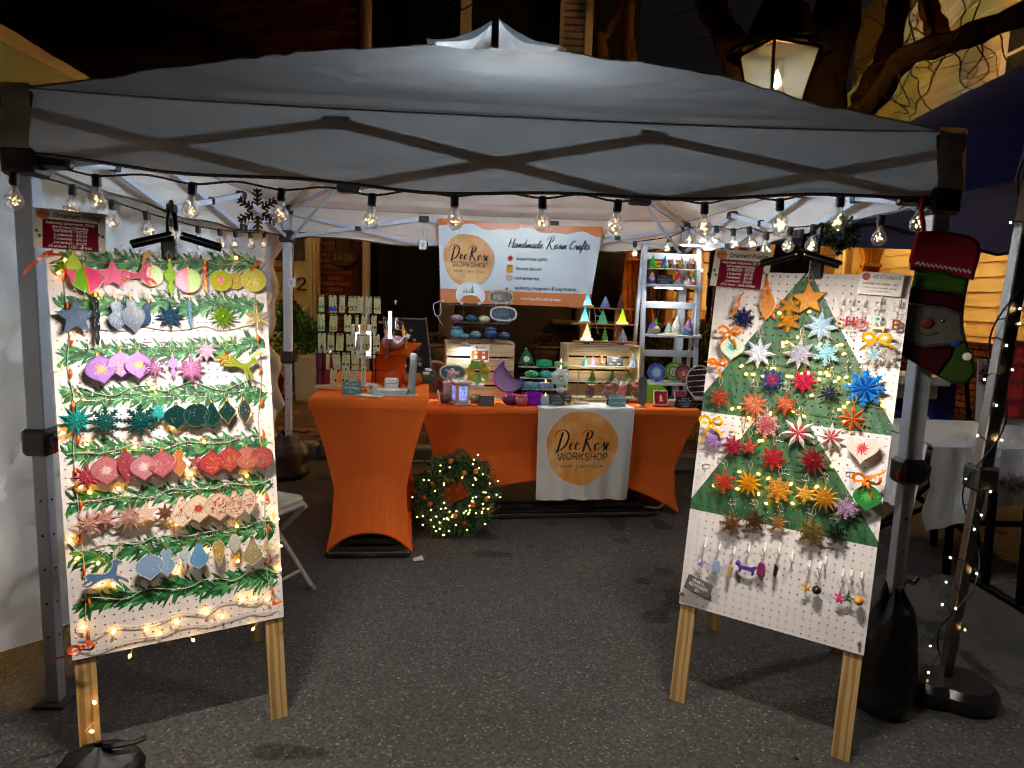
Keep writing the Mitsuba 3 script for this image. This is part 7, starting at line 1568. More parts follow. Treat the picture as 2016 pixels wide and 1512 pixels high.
# ---------------------------------------------------------------- long table: crates and risers
def crate_box(u0, u1, d0, d1, z1, label, opened):
    t = thing('wooden_crate', label, 'crate'); w = u1 - u0; f = ground(*fp((u0 + u1) / 2, 0, 0), 8.98); z0 = ZF + .002; h = z1 - z0
    df = d1 if opened else d0 + .006
    n = 4; sh = h / n
    for k in range(n):
        z = z0 + (k + .5) * sh; part(t, 'slat', M().box([0, df, z], [w - .004, .01, sh - (.016 if k < n else 0)], 'c', f, bev=.002, uv=True) if False else M().box([0, df, z], [w - .004, .010, sh - .013], 'ffffff', f, bev=.002, uv=True), 'crate_wood')
    for sx in (-1, 1): part(t, 'end_panel', M().box([sx * (w / 2 - .007), (d0 + d1) / 2 + .006, z0 + h / 2], [.014, d1 - d0 - .02, h], 'ffffff', f, bev=.002, uv=True), 'crate_wood')
    for z in (z1 - .006, z0 + .006):
        for k in range(3): part(t, 'slat', M().box([0, d0 + .02 + (k + .5) * (d1 - d0 - .02) / 3, z + (.0065 if z > 1 else -.004)], [w, (d1 - d0) / 3 - .014, .009], 'ffffff', f, bev=.002, uv=True), 'crate_wood')
    return t
C1 = crate_box(-.79, -.325, .30, .52, 1.128, 'pale pine crate on the left of the long table holding a stepped shelf of bowls', False)
C2 = crate_box(.035, .565, .28, .52, 1.128, 'open pine crate on the right of the long table with reindeer inside', True)
def riser(u0, u1, tiers, wood, label, post):
    t = thing('stepped_shelf', label, 'shelf')
    for k, (d, z) in enumerate(tiers): part(t, 'tier', M().box([0, 0, 0], [u1 - u0, .085, .008], wood, ground(*fp((u0 + u1) / 2, d, z - .004), 8.98), bev=.002), 'paint')
    for u in (u0 + .10, u1 - .10):
        for k, (d, z) in enumerate(tiers[:2]): part(t, 'post', M().bar(fp(u, d + .03, 1.135), fp(u, d + .03, z - .009), *post, wood, up=FB_, bev=.002), 'paint')
        part(t, 'post', M().bar(fp(u, tiers[2][0] + .02, 1.134), fp(u, tiers[2][0] + .02, tiers[2][1] - .009), *post, wood, up=FB_), 'paint')
    part(t, 'rail', M().bar(fp(u0 + .06, tiers[1][0] + .05, tiers[1][1] - .03), fp(u1 - .06, tiers[1][0] + .05, tiers[1][1] - .03), .006, .008, wood), 'paint')
riser(-.765, -.375, ((.46, 1.378), (.40, 1.262), (.34, 1.155)), '4a2c1c', 'dark brown three step shelf on the left crate', (.006, .03))
riser(.085, .535, ((.46, 1.386), (.40, 1.276), (.33, 1.160)), 'a8602c', 'orange brown three step shelf on the right crate', (.035, .012))
def on(px, d, z): return px
# bowls on the left riser (tier tops 1.378, 1.262, 1.155)
for uu, c, c2, lab in (((-0.7147,1.285), '8a7488', 'b8a0a8', 'small lilac bowl, first on the middle step of the left shelf'), ((-0.6183,1.285), '16505c', '1c2c58', 'small teal and navy bowl in the middle of the middle step'), ((-0.5306,1.286), 'c0b890', 'd4d0b4', 'small cream bowl on the middle step of the left shelf')):
    bowl(fg(uu[0], .40, 1.262), .042, .043, c, lab, 'tealight', c2=c2)
lidded(fg((-0.7179,1.194)[0], .34, 1.155), .044, .086, '6aa8b0', '3c7c94', 'turquoise lidded pot on the lowest step of the left shelf')
bowl(fg((-0.6662,1.164)[0], .315, 1.155), .031, .032, '5c98a0', 'tiny aqua dish beside the turquoise lidded pot', None)
bowl(fg((-0.5909,1.171)[0], .34, 1.155), .042, .044, '4c7080', 'grey blue bowl between the two lidded pots', 'tealight', c2='5c8490')
lidded(fg((-0.4902,1.196)[0], .34, 1.155), .044, .086, '223864', '3c547c', 'navy lidded pot on the lowest step of the left shelf')
bowl(fg((-0.3968,1.176)[0], .34, 1.155), .042, .042, '1a2c50', 'dark blue bowl at the right end of the lowest step', 'tealight', c2='2c4470')
oval_tray(fs((-0.3965,1.264)[0], .40, 1.264), .175, .094, '121e2c', 'c8c8c8', 'navy oval tray with a white line drawing on the left shelf', 'line')
oval_tray(fs((-0.4123,1.382)[0], .44, 1.380), .165, .090, '2c1a12', 'c8b088', 'brown oval tray with gold flecks at the top of the left shelf', 'gold')
t = thing('crescent_plate', 'pale crescent plate with painted trees at the top of the left shelf', 'plate'); f = fs((-0.6206,1.382)[0], .46, 1.379, 0, 8)
a = np.linspace(-.22, np.pi + .22, 36); o = np.c_[.097 * np.cos(a), .097 * np.sin(a) + .058]; b = np.linspace(np.pi, 0, 20); o = np.vstack([o, np.c_[.075 * np.cos(b), .055 * np.sin(b) + .012]])
part(t, 'plate', M().prism(o, .007, 'c0c4d0', f, bev=.002), 'gloss', 40); part(t, 'rim', M().tube(np.c_[o, np.full(len(o), .007)], .004, 'dcdcdc', 6, f, closed=True), 'gloss', 60)
m = M()
for x, h, c in ((.012, .06, '3c7030'), (-.045, .03, '5c6a3c'), (-.028, .036, '6a7a48'), (-.01, .03, '7a7a50')): m.prism([(x - h * .24, .078), (x + h * .24, .078), (x, .078 + h)], .0008, c, f, w0=.0072)
part(t, 'painted_trees', m, 'gloss', 0); part(t, 'feet', M().ball([-.06, .006, .01], .012, 'd8d0c8', f, 8).ball([.06, .006, .01], .012, 'd8d0c8', f, 8), 'gloss')
# left crate: lamp and sheet
t = thing('clip_light', 'small white LED light clipped over the front of the left crate', 'lamp'); f = fs((-0.5371,1.129)[0] - .525 + .0, .27, 1.10); f = fs(-.665, .285, 1.118)
part(t, 'bracket', M().box([0, .0, .0], [.05, .035, .03], 'a8a8a4', f, bev=.004), 'gloss'); part(t, 'led_panel', M().add([[-.02, -.0185, -.012], [.02, -.0185, -.012], [.02, -.0185, .014], [-.02, -.0185, .014]], [[0, 1, 2, 3]], 'ffffff', f), 'lamp_face', 0, emit=np.array([1.0, .95, .82]) * 1300, weight=1.5)
t = thing('payment_sheet', 'white and orange printed sheet fixed to the front of the left crate', 'sign'); f = fs((-0.5637,1.058)[0], .293, (-0.5637,1.058)[1], 0, 3)
part(t, 'sheet', M().box([0, 0, 0], [.128, .112, .0015], 'e8e8e4', f), 'gloss'); part(t, 'panel', M().box([0, -.012, .0012], [.112, .064, .0006], 'c05c2c', f), 'paint'); m = M(); logo_disc(m, f, -.02, .04, .009, 'c86c4c'); m.text('DeeRose', .008, '5a5a58', f.at(0, 0, .001), .018, .037)
for x in (-.026, .026):
    m.box([x, -.024, .0018], [.022, .022, .0005], 'e8e4e0', f); a = np.linspace(0, 2 * np.pi, 17)[:-1]; m.prism(np.c_[x + .010 * np.cos(a), .006 + .010 * np.sin(a)], .0004, 'e8c0b0', f, w0=.0017)
part(t, 'print', m, 'paint', 0)
# front row of the long table
oval_tray(fs((-0.7458,0.8971)[0], .20, (-0.7457,0.8925)[1] - .012, 4), .168, .092, '12303a', 'b8b8b0', 'dark teal oval tray painted with flowers beside the white lantern', 'flowers')
t = thing('tray_riser', 'low clear stand holding the oval flower tray', 'stand'); part(t, 'block', M().box([0, 0, 0], [.13, .07, (-0.7457,0.8925)[1] - .018 - ZF], 'c8b8b0', fg((-0.7458,0.8971)[0], .21, (ZF + (-0.7457,0.8925)[1] - .016) / 2), bev=.004), 'resin')
t = thing('flower_bowl', 'translucent yellow green flower shaped bowl in front of the left crate', 'bowl'); f = fs((-0.5877,0.9487)[0], .20, (-0.5877,0.9487)[1])
m = M(); rg = np.random.default_rng(2)
def fl(u, v):
    a = u * 2 * np.pi; r = (.016 + .062 * v) * (1 + .10 * np.sin(a * 7) * v + .05 * np.sin(a * 15 + 2) * v); return np.stack([r * np.cos(a), r * np.sin(a), .034 * v ** 2 + .016 * np.sin(a * 7 + 1) * v], -1)
def flc(u, v): k = (.5 + .5 * np.sin(u * 12.6 + 1))[..., None]; return (col('8cbc78') * (1 - k) + col('d8b850') * k) * (.75 + .25 * v[..., None])
part(t, 'bowl', M().grid(fl, 90, 14, flc, f, thick=.004), 'resin', 60); part(t, 'stand', M().box([0, -.10, -.02], [.10, .03, .05], 'd8d4cc', f, bev=.006), 'resin')
t = thing('candle_lantern', 'white square lantern box glowing blue at the front left of the long table', 'lantern'); f = ground(*(-0.3294,4.371), ZF + .003, 26)
lx_, lh = .088, .125
part(t, 'base', M().box([0, 0, .006], [.112, .112, .012], 'c8c0b8', f, bev=.003), 'paint'); part(t, 'box', M().box([0, 0, .012 + lh / 2], [lx_, lx_, lh], 'c8beb6', f, bev=.002), 'paint'); part(t, 'lid', M().box([0, 0, lh + .018], [.112, .112, .013], 'd4ccc4', f, bev=.003), 'paint')
q = M(); rg = np.random.default_rng(6)
for _ in range(60): q.ball([*rg.uniform(-.05, .05, 2), lh + .026], rg.uniform(.003, .007), ['e8e8e4', 'd8dcd8', 'c8d0cc'][rg.integers(3)], f, 6, .7)
part(t, 'shell_topping', q, 'gloss', kind='stuff')
for nx, ny in ((0, -1), (-1, 0), (1, 0), (0, 1)):
    nv_ = np.array([nx, ny, 0]); tv = np.array([-ny, nx, 0]); c0 = nv_ * (lx_ / 2 + .0012) + [0, 0, .014 + lh / 2]
    g = Frame(f(c0), f(tv) - f.o, np.array([0, 0, 1.0])); wp = part(t, 'window', M().add([[-.028, -.045, 0], [.028, -.045, 0], [.028, .045, 0], [-.028, .045, 0]], [[0, 1, 2, 3]] if (g.n @ (f(nv_) - f.o)) > 0 else [[3, 2, 1, 0]], 'ffffff', g), 'lamp_face', 0, emit=np.array([.25, .50, 1.5]) * .55, weight=.1)
    m = M(); g.n = f(nv_) - f.o
    for _ in range(26): b = rg.uniform(0, 6.28); p = np.array([rg.uniform(-.024, .024), rg.uniform(-.04, .04)]); m.stroke([p, p + np.array([math.cos(b), math.sin(b)]) * .007, p + np.array([math.cos(b + .6), math.sin(b + .6)]) * .013], [.001, .004, .0008], '3c4c8c', g, .0012)
    part(wp, 'lace', m, 'paint', 0)
solo('resin_shard', M().box([0, .045, 0], [.014, .1, .012], 'd8d4d0', fs((-0.8341,0.7716)[0], .06, ZF + .004, 30, 18), bev=.004), 'gloss', 'leaning white marbled stick at the left end of the long table', 'stick')
bowl(fg((-0.7967,0.7959)[0], .16, ZF + .002), .035, .06, '2a1a14', 'dark brown bowl behind the white lantern', c2='8a7a6a')
bowl(fg((-0.5935,0.8016)[0], .18, ZF + .002), .045, .05, '5a5a34', 'olive green dish right of the white lantern')
chalk(fs((-0.5371,0.7534)[0], .055, ZF + .002), .098, .064, ('SNOWFLAKE', 'LANTERN $25', 'with light'), '121214', 'small black chalk card beside the white lantern', '7a7a78')
t = thing('resin_flower', 'small white and gold resin flower behind the black chalk card', 'flower'); m = M(); flake(m, fg((-0.4671,0.7921)[0], .16, ZF + .025), .045, 9, .15, 'd8c090', 'e8e0d0', hgt=.3); part(t, 'flower', m, 'gloss', 0)
t = thing('crescent_bowl', 'purple and pink translucent crescent moon bowl in the middle of the long table', 'bowl'); f = fs((-0.385,0.8963)[0], .25, (-0.385,0.8963)[1], 0, 10)
oc = np.array((-0.385,0.8963))
mo = np.array([(-0.4056,1.01), (-0.4426,0.9784), (-0.4674,0.9401), (-0.4732,0.8973), (-0.4576,0.8547), (-0.4231,0.8217), (-0.3748,0.808), (-0.3271,0.8182), (-0.2897,0.8475), (-0.2743,0.886), (-0.3201,0.8901), (-0.3593,0.9133), (-0.3891,0.9462), (-0.4069,0.9791)]).reshape(-1, 2) - oc
mo = smooth_path(np.vstack([mo, mo[:1]]), 4)[:-1][::-1]
m = M().prism(mo, .004, 'b49cc8', f)
part(t, 'back', m, 'resin', 30); cc = np.array([mixc('c04880', '5a44b0', np.clip((x * .6 + y * .3 + .08) / .12, 0, 1)) for x, y in mo])
w_ = np.vstack([np.c_[mo, np.full(len(mo), .0)], np.c_[mo * 1.02, np.full(len(mo), .035)]]); n = len(mo); i = np.arange(n); part(t, 'wall', M().add(w_, np.stack([i, (i + 1) % n, (i + 1) % n + n, i + n], 1), np.vstack([cc, cc]), f), 'resin', 60)
part(t, 'rim', M().tube(np.c_[mo * 1.02, np.full(n, .035)], .005, np.clip(cc * .8, 0, 1), 7, f, closed=True), 'gloss', 60)
t = thing('acrylic_stand', 'clear acrylic stand behind the crescent moon bowl', 'stand'); part(t, 'sheet', M().box([0, .09, 0], [.05, .18, .004], 'ffffff', fs((-0.3654,0.8456)[0], .285, ZF + .002, 20)), 'glass', 0)
bowl(fg((-0.3724,0.7947)[0], .125, ZF + .002), .055, .066, '24205c', 'dark purple bowl under the crescent moon bowl', c2='8a1c50', look='gloss')
t = bowl(fg((-0.304,0.7723)[0], .085, ZF + .002), .046, .066, 'a84c50', 'pink cauldron shaped pot in front of the purple bowls', c2='c87480', kind='pot')
part(t, 'rim', M().tube(np.c_[.037 * np.cos(np.arange(20) * .314), .037 * np.sin(np.arange(20) * .314), np.full(20, .064)], .005, 'b05c68', 6, fg((-0.304,0.7723)[0], .085, ZF + .002), closed=True), 'gloss', 60)
t = thing('bowl', 'bright violet ribbed bowl right of the pink pot', 'bowl'); part(t, 'body', M().lathe([(0, 0), (.046, 0), (.053, .01), (.05, .05), (.054, .07), (.058, .078), (.05, .078), (.045, .05), (0, .012)], '8a24b8', fg((-0.2191,0.7754)[0], .13, ZF + .002), 30, lambda a: 1 + .015 * np.sin(a * 14)), 'resin', 60)
# tiered stand with candle holders
t = thing('tiered_stand', 'three tier acrylic stand holding candle holders between the two crates', 'stand'); us, ue = (-0.286,0.9728)[0], (0.02824,0.9784)[0]
for d, z in ((.34, .975), (.28, .905), (.22, .838)): part(t, 'shelf', M().box([0, 0, 0], [ue - us, .075, .005], 'cfcac2', fg((us + ue) / 2, d, z - .004), bev=.001), 'gloss')
for u in (us + .01, ue - .01): part(t, 'side', M().prism([(.0, ZF + .001), (.17, ZF + .001), (.17, .97), (.12, .97), (.1, .90), (.06, .90), (.04, .833), (.0, .833)], .005, 'cfcac2', Frame(fp(u, .18, 0), FB_, np.array([0, 0, 1.0]))), 'glass', 0)
t = thing('candle_holder', 'green tree shaped candle holder with a white tealight', 'candle holder'); f = fs((-0.2389,0.9624)[0], .34, .976, 0, 12)
part(t, 'tree', M().prism([(-.012, 0), (.012, 0), (.012, .012), (.058, .012), (.036, .042), (.05, .042), (.026, .072), (.036, .072), (0, .115), (-.036, .072), (-.026, .072), (-.05, .042), (-.036, .042), (-.058, .012), (-.012, .012)], .022, '2c6838', f, bev=.003), 'resin', 30)
part(t, 'tealight', M().lathe([(.021, .0), (.021, .006), (.017, .007), (0, .007)], 'e0e8dc', Frame(f(np.array([0, .045, .022])), f.a, f.b), 16), 'paint', 40); part(t, 'star', M().ball([0, .118, .012], .006, 'e8e8e0', f, 6), 'gloss')
def votive(uu, d, z, r, h, c, label, lobes=0, flame=False, look='resin', c2=None):
    t = thing('candle_holder', label, 'candle holder'); wob = (lambda a: 1 + .10 * np.abs(np.sin(a * lobes / 2))) if lobes else None
    part(t, 'body', M().lathe([(0, 0), (.86 * r, 0), (r, .15 * h), (r, .8 * h), (.9 * r, h), (.45 * r, h), (.42 * r, .8 * h), (0, .8 * h)], np.array([mixc(c, c2 or c, k / 7) for k in range(8)]), fg(uu, d, z), 36, wob), look, 40)
    tl = part(t, 'tealight', M().lathe([(.4 * r, .8 * h), (.4 * r, h * 1.05), (0, h * 1.05)], 'e8e8e0', fg(uu, d, z), 14), 'paint', 40)
    if flame: part(tl, 'flame', M().lathe([(0, 0), (.004, .004), (.0045, .009), (.002, .016), (0, .022)], 'ffffff', fg(uu, d, z + h * 1.05), 8), 'lamp_face', 60, emit=np.array([1, .78, .42]) * 7, weight=.05)
votive((-0.1119,0.9647)[0], .34, .976, .052, .042, '2c9c6c', 'sea green lobed candle holder on the top tier', 7)
votive((0.005695,0.9668)[0], .33, .976, .05, .034, '6a9c2c', 'lime and white candle holder with a flame on the top tier', 0, True, c2='d8d8b8')
for px_, c, lab in ((((-0.207,0.9096)), '2c8c50', 'green pebble candle holder on the middle tier'), (((-0.108,0.9112)), '2c9084', 'teal pebble candle holder on the middle tier')): bowl(fg(px_[0], .28, .906), .05, .042, c, lab, 'tealight', 'candle_holder', 'gloss')
votive((-0.2277,0.8525)[0], .22, .839, .05, .04, '5c98a8', 'ribbed blue green candle holder on the lowest tier', 18, False, c2='88b8bc'); votive((-0.1217,0.854)[0], .22, .839, .05, .04, '8098b8', 'ribbed pale blue candle holder on the lowest tier', 18, True, c2='a8bcd0')
t = thing('candle_holder', 'white flower shaped candle holder with a flame beside the tiered stand', 'candle holder'); f = fs((-0.02713,0.9215)[0], .19, (-0.02692,0.9168)[1], 0, 10); m = M()
for L_n, (R0, n_, z) in enumerate(((.062, 7, 0), (.048, 6, .012), (.03, 5, .022))):
    for k in range(n_): b = k * 2 * np.pi / n_ + L_n * .5; m.ball([R0 * .7 * math.cos(b), R0 * .7 * math.sin(b), z], R0 * .42, ['c4d0c8', 'd4dcd4', 'c8d0b8'][L_n], f, 10, .45)
part(t, 'petals', m, 'resin', 60); part(t, 'foot', M().box([0, -.075, -.01], [.05, .05, .03], 'c8d0d0', f, bev=.01), 'resin'); part(t, 'flame', M().lathe([(0, 0), (.004, .004), (.0045, .010), (.002, .018), (0, .024)], 'ffffff', Frame(f(np.array([0, .062, .01])), FA, FB_), 8), 'lamp_face', 60, emit=np.array([1, .78, .42]) * 7, weight=.05)
votive((-0.1332,0.7991)[0], .15, ZF + .006, .062, .05, '9cc4d4', 'clear icy blue candle holder on the runner', 0, True, c2='b8d4dc')
chalk(fs((-0.009252,0.8077)[0], .14, ZF + .008), .098, .062, ('WINTER FLOWER', 'votive candle holder', '$18'), '141416', 'black chalk card reading winter flower behind the coasters', sizes=(1, .9, .8))
chalk(fs((-0.07027,0.7757)[0], .075, ZF + .008), .102, .072, ('FUNNY', 'COASTERS', '$6 each'), '141416', 'black chalk card reading funny coasters at the front of the runner', 'b8b8b4')
for (x, y), r, c, lab in (((0.24,4.492), .05, 'b8b8b8', 'clear square coaster at the left of the runner'), ((0.3309,4.491), .045, 'a8a8a8', 'grey coaster in front of the funny coasters card'), ((0.4691,4.563), .055, 'c0bcb4', 'round clear coaster at the right front of the runner')):
    a = np.linspace(0, 2 * np.pi, 31 if 'round' in lab else 5)[:-1] + np.pi / 4; t = thing('coaster', lab, 'coaster'); f = ground(x, y, ZF + .0115, 8); part(t, 'disc', M().prism(np.c_[r * np.cos(a), r * np.sin(a)], .007, c, f, bev=.002), 'gloss', 30); part(t, 'inlay', M().prism(np.c_[r * .6 * np.cos(a), r * .6 * np.sin(a)], .0006, '8a8680' if 'round' not in lab else 'a87c5c', f, w0=.0072), 'gloss', 30)
for uu, c, lab in (((0.01295,0.7976), 'c87c3c', 'small orange and green trinket pile right of the coaster card'), ):
    t = thing('trinket', lab, 'trinket'); q = M(); rg = np.random.default_rng(9); f = fg(uu[0], .11, ZF + .008)
    for _ in range(9): q.ball([rg.normal() * .028, rg.normal() * .02, .008], rg.uniform(.008, .014), ['c87c3c', '3c7a3c', 'd8c8a8', 'c8a02c'][rg.integers(4)], f, 7, .6)
    part(t, 'pieces', q, 'gloss', kind='stuff')
# lit trees on the right riser
RT = (1.386, 1.276, 1.160); RD = (.46, .40, .33)
def rt(p, k, dd=0): return fg(p[0], RD[k] - .005 + dd, RT[k])
def lit(p, k, r, h, top, bot, s, label, base): tree(rt(p, k), r, h, 'ffffff', label, 'fine', None, 'resin', (top, bot, s), base)
lit((0.2042,1.412), 0, .032, .092, [.0, .40, .85], [.55, .95, .95], .8, 'glowing blue resin tree at the top left of the right shelf', 'wood')
lit((0.1731,1.293), 1, .032, .10, [.02, .62, .62], [.5, 1.0, .9], .8, 'glowing turquoise resin tree on the middle step of the right shelf', 'wood')
lit((0.444,1.288), 1, .032, .095, [.22, .62, .03], [.95, .95, .02], .8, 'glowing yellow green resin tree on a lit base on the middle step', 'disc')
lit((0.1755,1.169), 2, .033, .105, [.95, .66, .12], [1.0, .93, .6], .9, 'glowing golden resin tree on a lit base on the lowest step', 'disc')
tree(rt((0.3324,1.391), 0), .041, .086, '5a60b0', 'small blue and lilac resin tree in the middle of the top step', 'block', 'b8b8d8'); tree(rt((0.4453,1.394), 0), .028, .104, '5a2c2c', 'dark maroon resin tree at the right of the top step', 'fine', '7a4444')
tree(rt((0.3014,1.275), 1), .042, .102, '6ab484', 'green and cream chequered resin tree in the middle step', 'block', '2c9c5c'); tree(rt((0.3035,1.162), 2), .027, .108, '6a8c2c', 'layered green pine shaped resin tree on the lowest step', 'pine', '3c7c2c'); tree(rt((0.4322,1.162), 2), .04, .092, '7a7470', 'grey pearly resin tree at the right of the lowest step', 'block', 'a8a29c')
for pts, lab in ((((0.5184,4.8,1.363), (0.5268,4.8,1.264), (0.5402,4.78,1.167)), 0), (((0.5595,4.86,1.384), (0.5788,4.85,1.264), (0.5952,4.84,1.2)), 1), (((0.5906,4.88,1.381), (0.6344,4.86,1.319), (0.5692,4.86,1.334)), 2), (((0.7227,4.85,1.251), (0.716,4.84,1.215), (0.7163,4.83,1.184)), 3)):
    solo('light_cable', M().tube(smooth_path(pts, 5), .0025, 'd8d4cc', 5), 'paint', ('white cable hanging below the turquoise tree', 'white cable hanging behind the middle step', 'short white cable under the top step', 'white cable at the right post of the shelf')[lab], 'cable')
# inside the right crate
t = thing('shelf_light', 'white LED strip under the top of the right crate', 'lamp'); f = fs(.30, .30, 1.112)
part(t, 'housing', M().box([0, 0, 0], [.34, .012, .022], 'd8d8d4', f, bev=.003), 'paint'); part(t, 'led_strip', M().add([[-.16, -.0065, -.009], [.16, -.0065, -.009], [.16, -.0065, .009], [-.16, -.0065, .009]], [[0, 1, 2, 3]], 'ffffff', f), 'lamp_face', 0, emit=np.array([1, .97, .80]) * 130, weight=1.5)
for z, d, u0, u1, lab in ((.982, .36, .075, .555, 'upper clear shelf inside the right crate'), (.874, .37, .075, .545, 'middle clear shelf inside the right crate'), (.778, .26, .075, .55, 'lowest clear shelf in front of the right crate')):
    t = thing('acrylic_shelf', lab, 'shelf'); part(t, 'sheet', M().box([0, 0, 0], [u1 - u0, .09, .005], 'c8c4a8', fg((u0 + u1) / 2, d, z), bev=.001), 'gloss')
    for u in (u0 + .07, u1 - .07): part(t, 'leg', M().box([u - (u0 + u1) / 2, .02, -(z - ZF) / 2 + .0], [.008, .008, z - ZF - .006] if d > .3 else [.008, .05, z - ZF - .006], 'a8a088', fg((u0 + u1) / 2, d, z - .003)), 'paint')
for px_, r, h, c, st_, lab in (((0.1796,1.035), .024, .075, '4c8490', 'block', 'small grey blue resin tree on the upper crate shelf'), ((0.2358,1.034), .023, .072, '9c6490', 'block', 'small mauve resin tree on the upper crate shelf'), ((0.2969,1.032), .026, .098, '6a4420', 'pine', 'bronze resin tree left of the holiday trees card'), ((0.5264,1.033), .028, .104, 'a8b8d8', 'fine', 'frosty white blue resin tree right of the holiday trees card')): tree(fg(px_[0], .355, .9855), r, h, c, lab, st_, look='glitter' if 'bronze' in lab else 'gloss')
chalk(fs((0.392,1.03)[0], .335, .986), .115, .072, ('HOLIDAY', 'TREES', '$10 - $20'), '121214', 'black chalk card reading holiday trees inside the right crate', 'd8d8e8')
for px_, c, lab in (((0.2443,0.904), '4a6428', 'leftmost small green tree on the middle crate shelf'), ((0.3891,0.9063), '3c6430', 'middle small green tree on the middle crate shelf'), ((0.5054,0.903), '8a9c24', 'yellow green tree at the right of the middle crate shelf')): tree(fg(px_[0], .375, .8775), .03, .088, c, lab, 'tier', c2='7a8430')
def reindeer_fig(fr, s, body, muzz, hat, scarf, ant, label):
    t = thing('reindeer_figure', label, 'figurine'); a = np.linspace(0, 2 * np.pi, 25)[:-1]; e = lambda x, y, rx, ry: np.c_[x + rx * np.cos(a), y + ry * np.sin(a)] * s
    part(t, 'body', M().prism(e(0, .2, .19, .21), .010, body, fr, bev=.003), 'gloss', 40); part(t, 'head', M().prism(e(0, .53, .20, .15), .014, body, fr, bev=.004), 'gloss', 40); part(t, 'muzzle', M().prism(e(0, .48, .18, .10), .012, muzz, fr, bev=.004, w0=.012), 'gloss', 40)
    part(t, 'hat', M().prism(np.array([(-.15, .66), (.15, .66), (.11, .78), (0, .86), (-.11, .78)]) * s, .012, hat, fr, bev=.003), 'gloss', 30); part(t, 'hat_brim', M().box([0, .66 * s, .008], [.34 * s, .05 * s, .018], 'e0dcd4', fr, bev=.004), 'gloss')
    for sg in (-1, 1):
        m = M()
        for q in (-.5, 0, .55): m.bar(fr(np.array([sg * .19, .68, .004 / s]) * s), fr(np.array([sg * (.34 + .08 * abs(q)), .84 + .10 * (q < .1) - q * .12, .004 / s]) * s), .05 * s, .006, ant, up=fr.n, bev=.002)
        part(t, 'antler', m, 'gloss', 30); part(t, 'eye', M().ball([sg * .07 * s, .60 * s, .014], .03 * s, 'e8e4dc', fr, 8, .5), 'gloss')
    part(t, 'scarf', M().tube(fr(smooth_path([[-.14 * s, .40 * s, .012], [0, .36 * s, .016], [.15 * s, .40 * s, .012]], 5)), .04 * s, scarf, 7).tube(fr(smooth_path([[-.12 * s, .38 * s, .012], [-.26 * s, .25 * s, .012], [-.27 * s, .0, .012]], 5)), .035 * s, scarf, 6), 'satin', 60)
for px_, b_, mz, hat, sc, an, lab in (((0.2051,0.795), '6a3c30', '7a1c1c', '4c7a2c', '5c2c8c', 'a8a4a0', 'reindeer figure with a green hat and purple scarf'), ((0.318,0.7963), '7a4c44', '7a2424', '5a1c2c', '7c98c0', 'a8a8a8', 'reindeer figure with a dark red hat and blue scarf'), ((0.4197,0.7975), 'd07c5c', 'd04450', 'e8e4e0', '8cb8c8', 'e8e4e0', 'pink reindeer figure with white antlers and a white hat'), ((0.5246,0.7988), '8a4a34', 'a42c30', 'a82c30', '2ca04c', 'b8b8b4', 'reindeer figure with a green scarf partly behind the grey stand')): reindeer_fig(fs(px_[0], .25, .782), .12 / .86 * .92, b_, mz, hat, sc, an, lab)
chalk(fs((0.3321,0.7759)[0], .055, ZF + .008), .118, .078, ('REINDEER', '$12 each or 2 for $20'), '5c8890', 'blue grey chalk card reading reindeer on the runner', 'f0f4f4', (1.25, .7))
tree(fg((0.1903,0.8044)[0], .222, .781), .018, .045, '4c5c38', 'tiny dark green tree in front of the first reindeer figure', 'tier')
# ---------------------------------------------------------------- white ladder shelf
ls = thing('ladder_shelf', 'white ladder shelf with gnomes and coasters at the right end of the long table', 'shelf'); WH = 'dfe4e8'
uL, uR = .615, 1.022
def lad(u, t, dd=0): return fp(u, .40 + .10 * t + dd, ZF + .001 + 1.09 * t)
for u in (uL, uR): part(ls, 'rail', M().bar(lad(u, 0), lad(u, 1), .034, .022, WH, up=FB_, bev=.003), 'paint'); part(ls, 'rear_rail', M().bar(lad(u + (.028 if u > .8 else -.0), 0, .24), lad(u + (.028 if u > .8 else 0), .985, .035), .026, .02, WH, up=FB_, bev=.003), 'paint')
for z in (1.762, 1.418, 1.075): tt_ = (z - ZF) / 1.09; part(ls, 'rung', M().bar(lad(uL + .018, tt_), lad(uR - .018, tt_), .014, .048, WH, up=(0, 0, 1), bev=.003), 'paint')
SH = (1.672, 1.556, 1.203, .868)
for k, z in enumerate(SH):
    tt_ = (z - ZF) / 1.09; w = (.08, .12, .16, .2)[k]; c = (lad(uL, tt_) + lad(uR, tt_)) / 2
    part(ls, 'shelf', M().box([0, -.03, 0], [uR - uL - (.036 if k else .044), w, .007 if k == 0 else .018], 'e8d8c0' if k == 0 else WH, ground(*c, 8.98), bev=.002), 'paint')
    part(ls, 'side_bar', M().bar(lad(uR + .014, tt_, -.05), lad(uR + .024, tt_, .12), .012, .03, WH, bev=.002), 'paint')
def sh(p, k, dd=-.03): tt_ = (SH[k] - ZF) / 1.09; return fg(p[0], .40 + .10 * tt_ + dd, SH[k] + (.0036 if k == 0 else .0092))
def shs(p, k, dd=-.03): tt_ = (SH[k] - ZF) / 1.09; return fs(p[0], .40 + .10 * tt_ + dd, SH[k] + (.0036 if k == 0 else .0092))
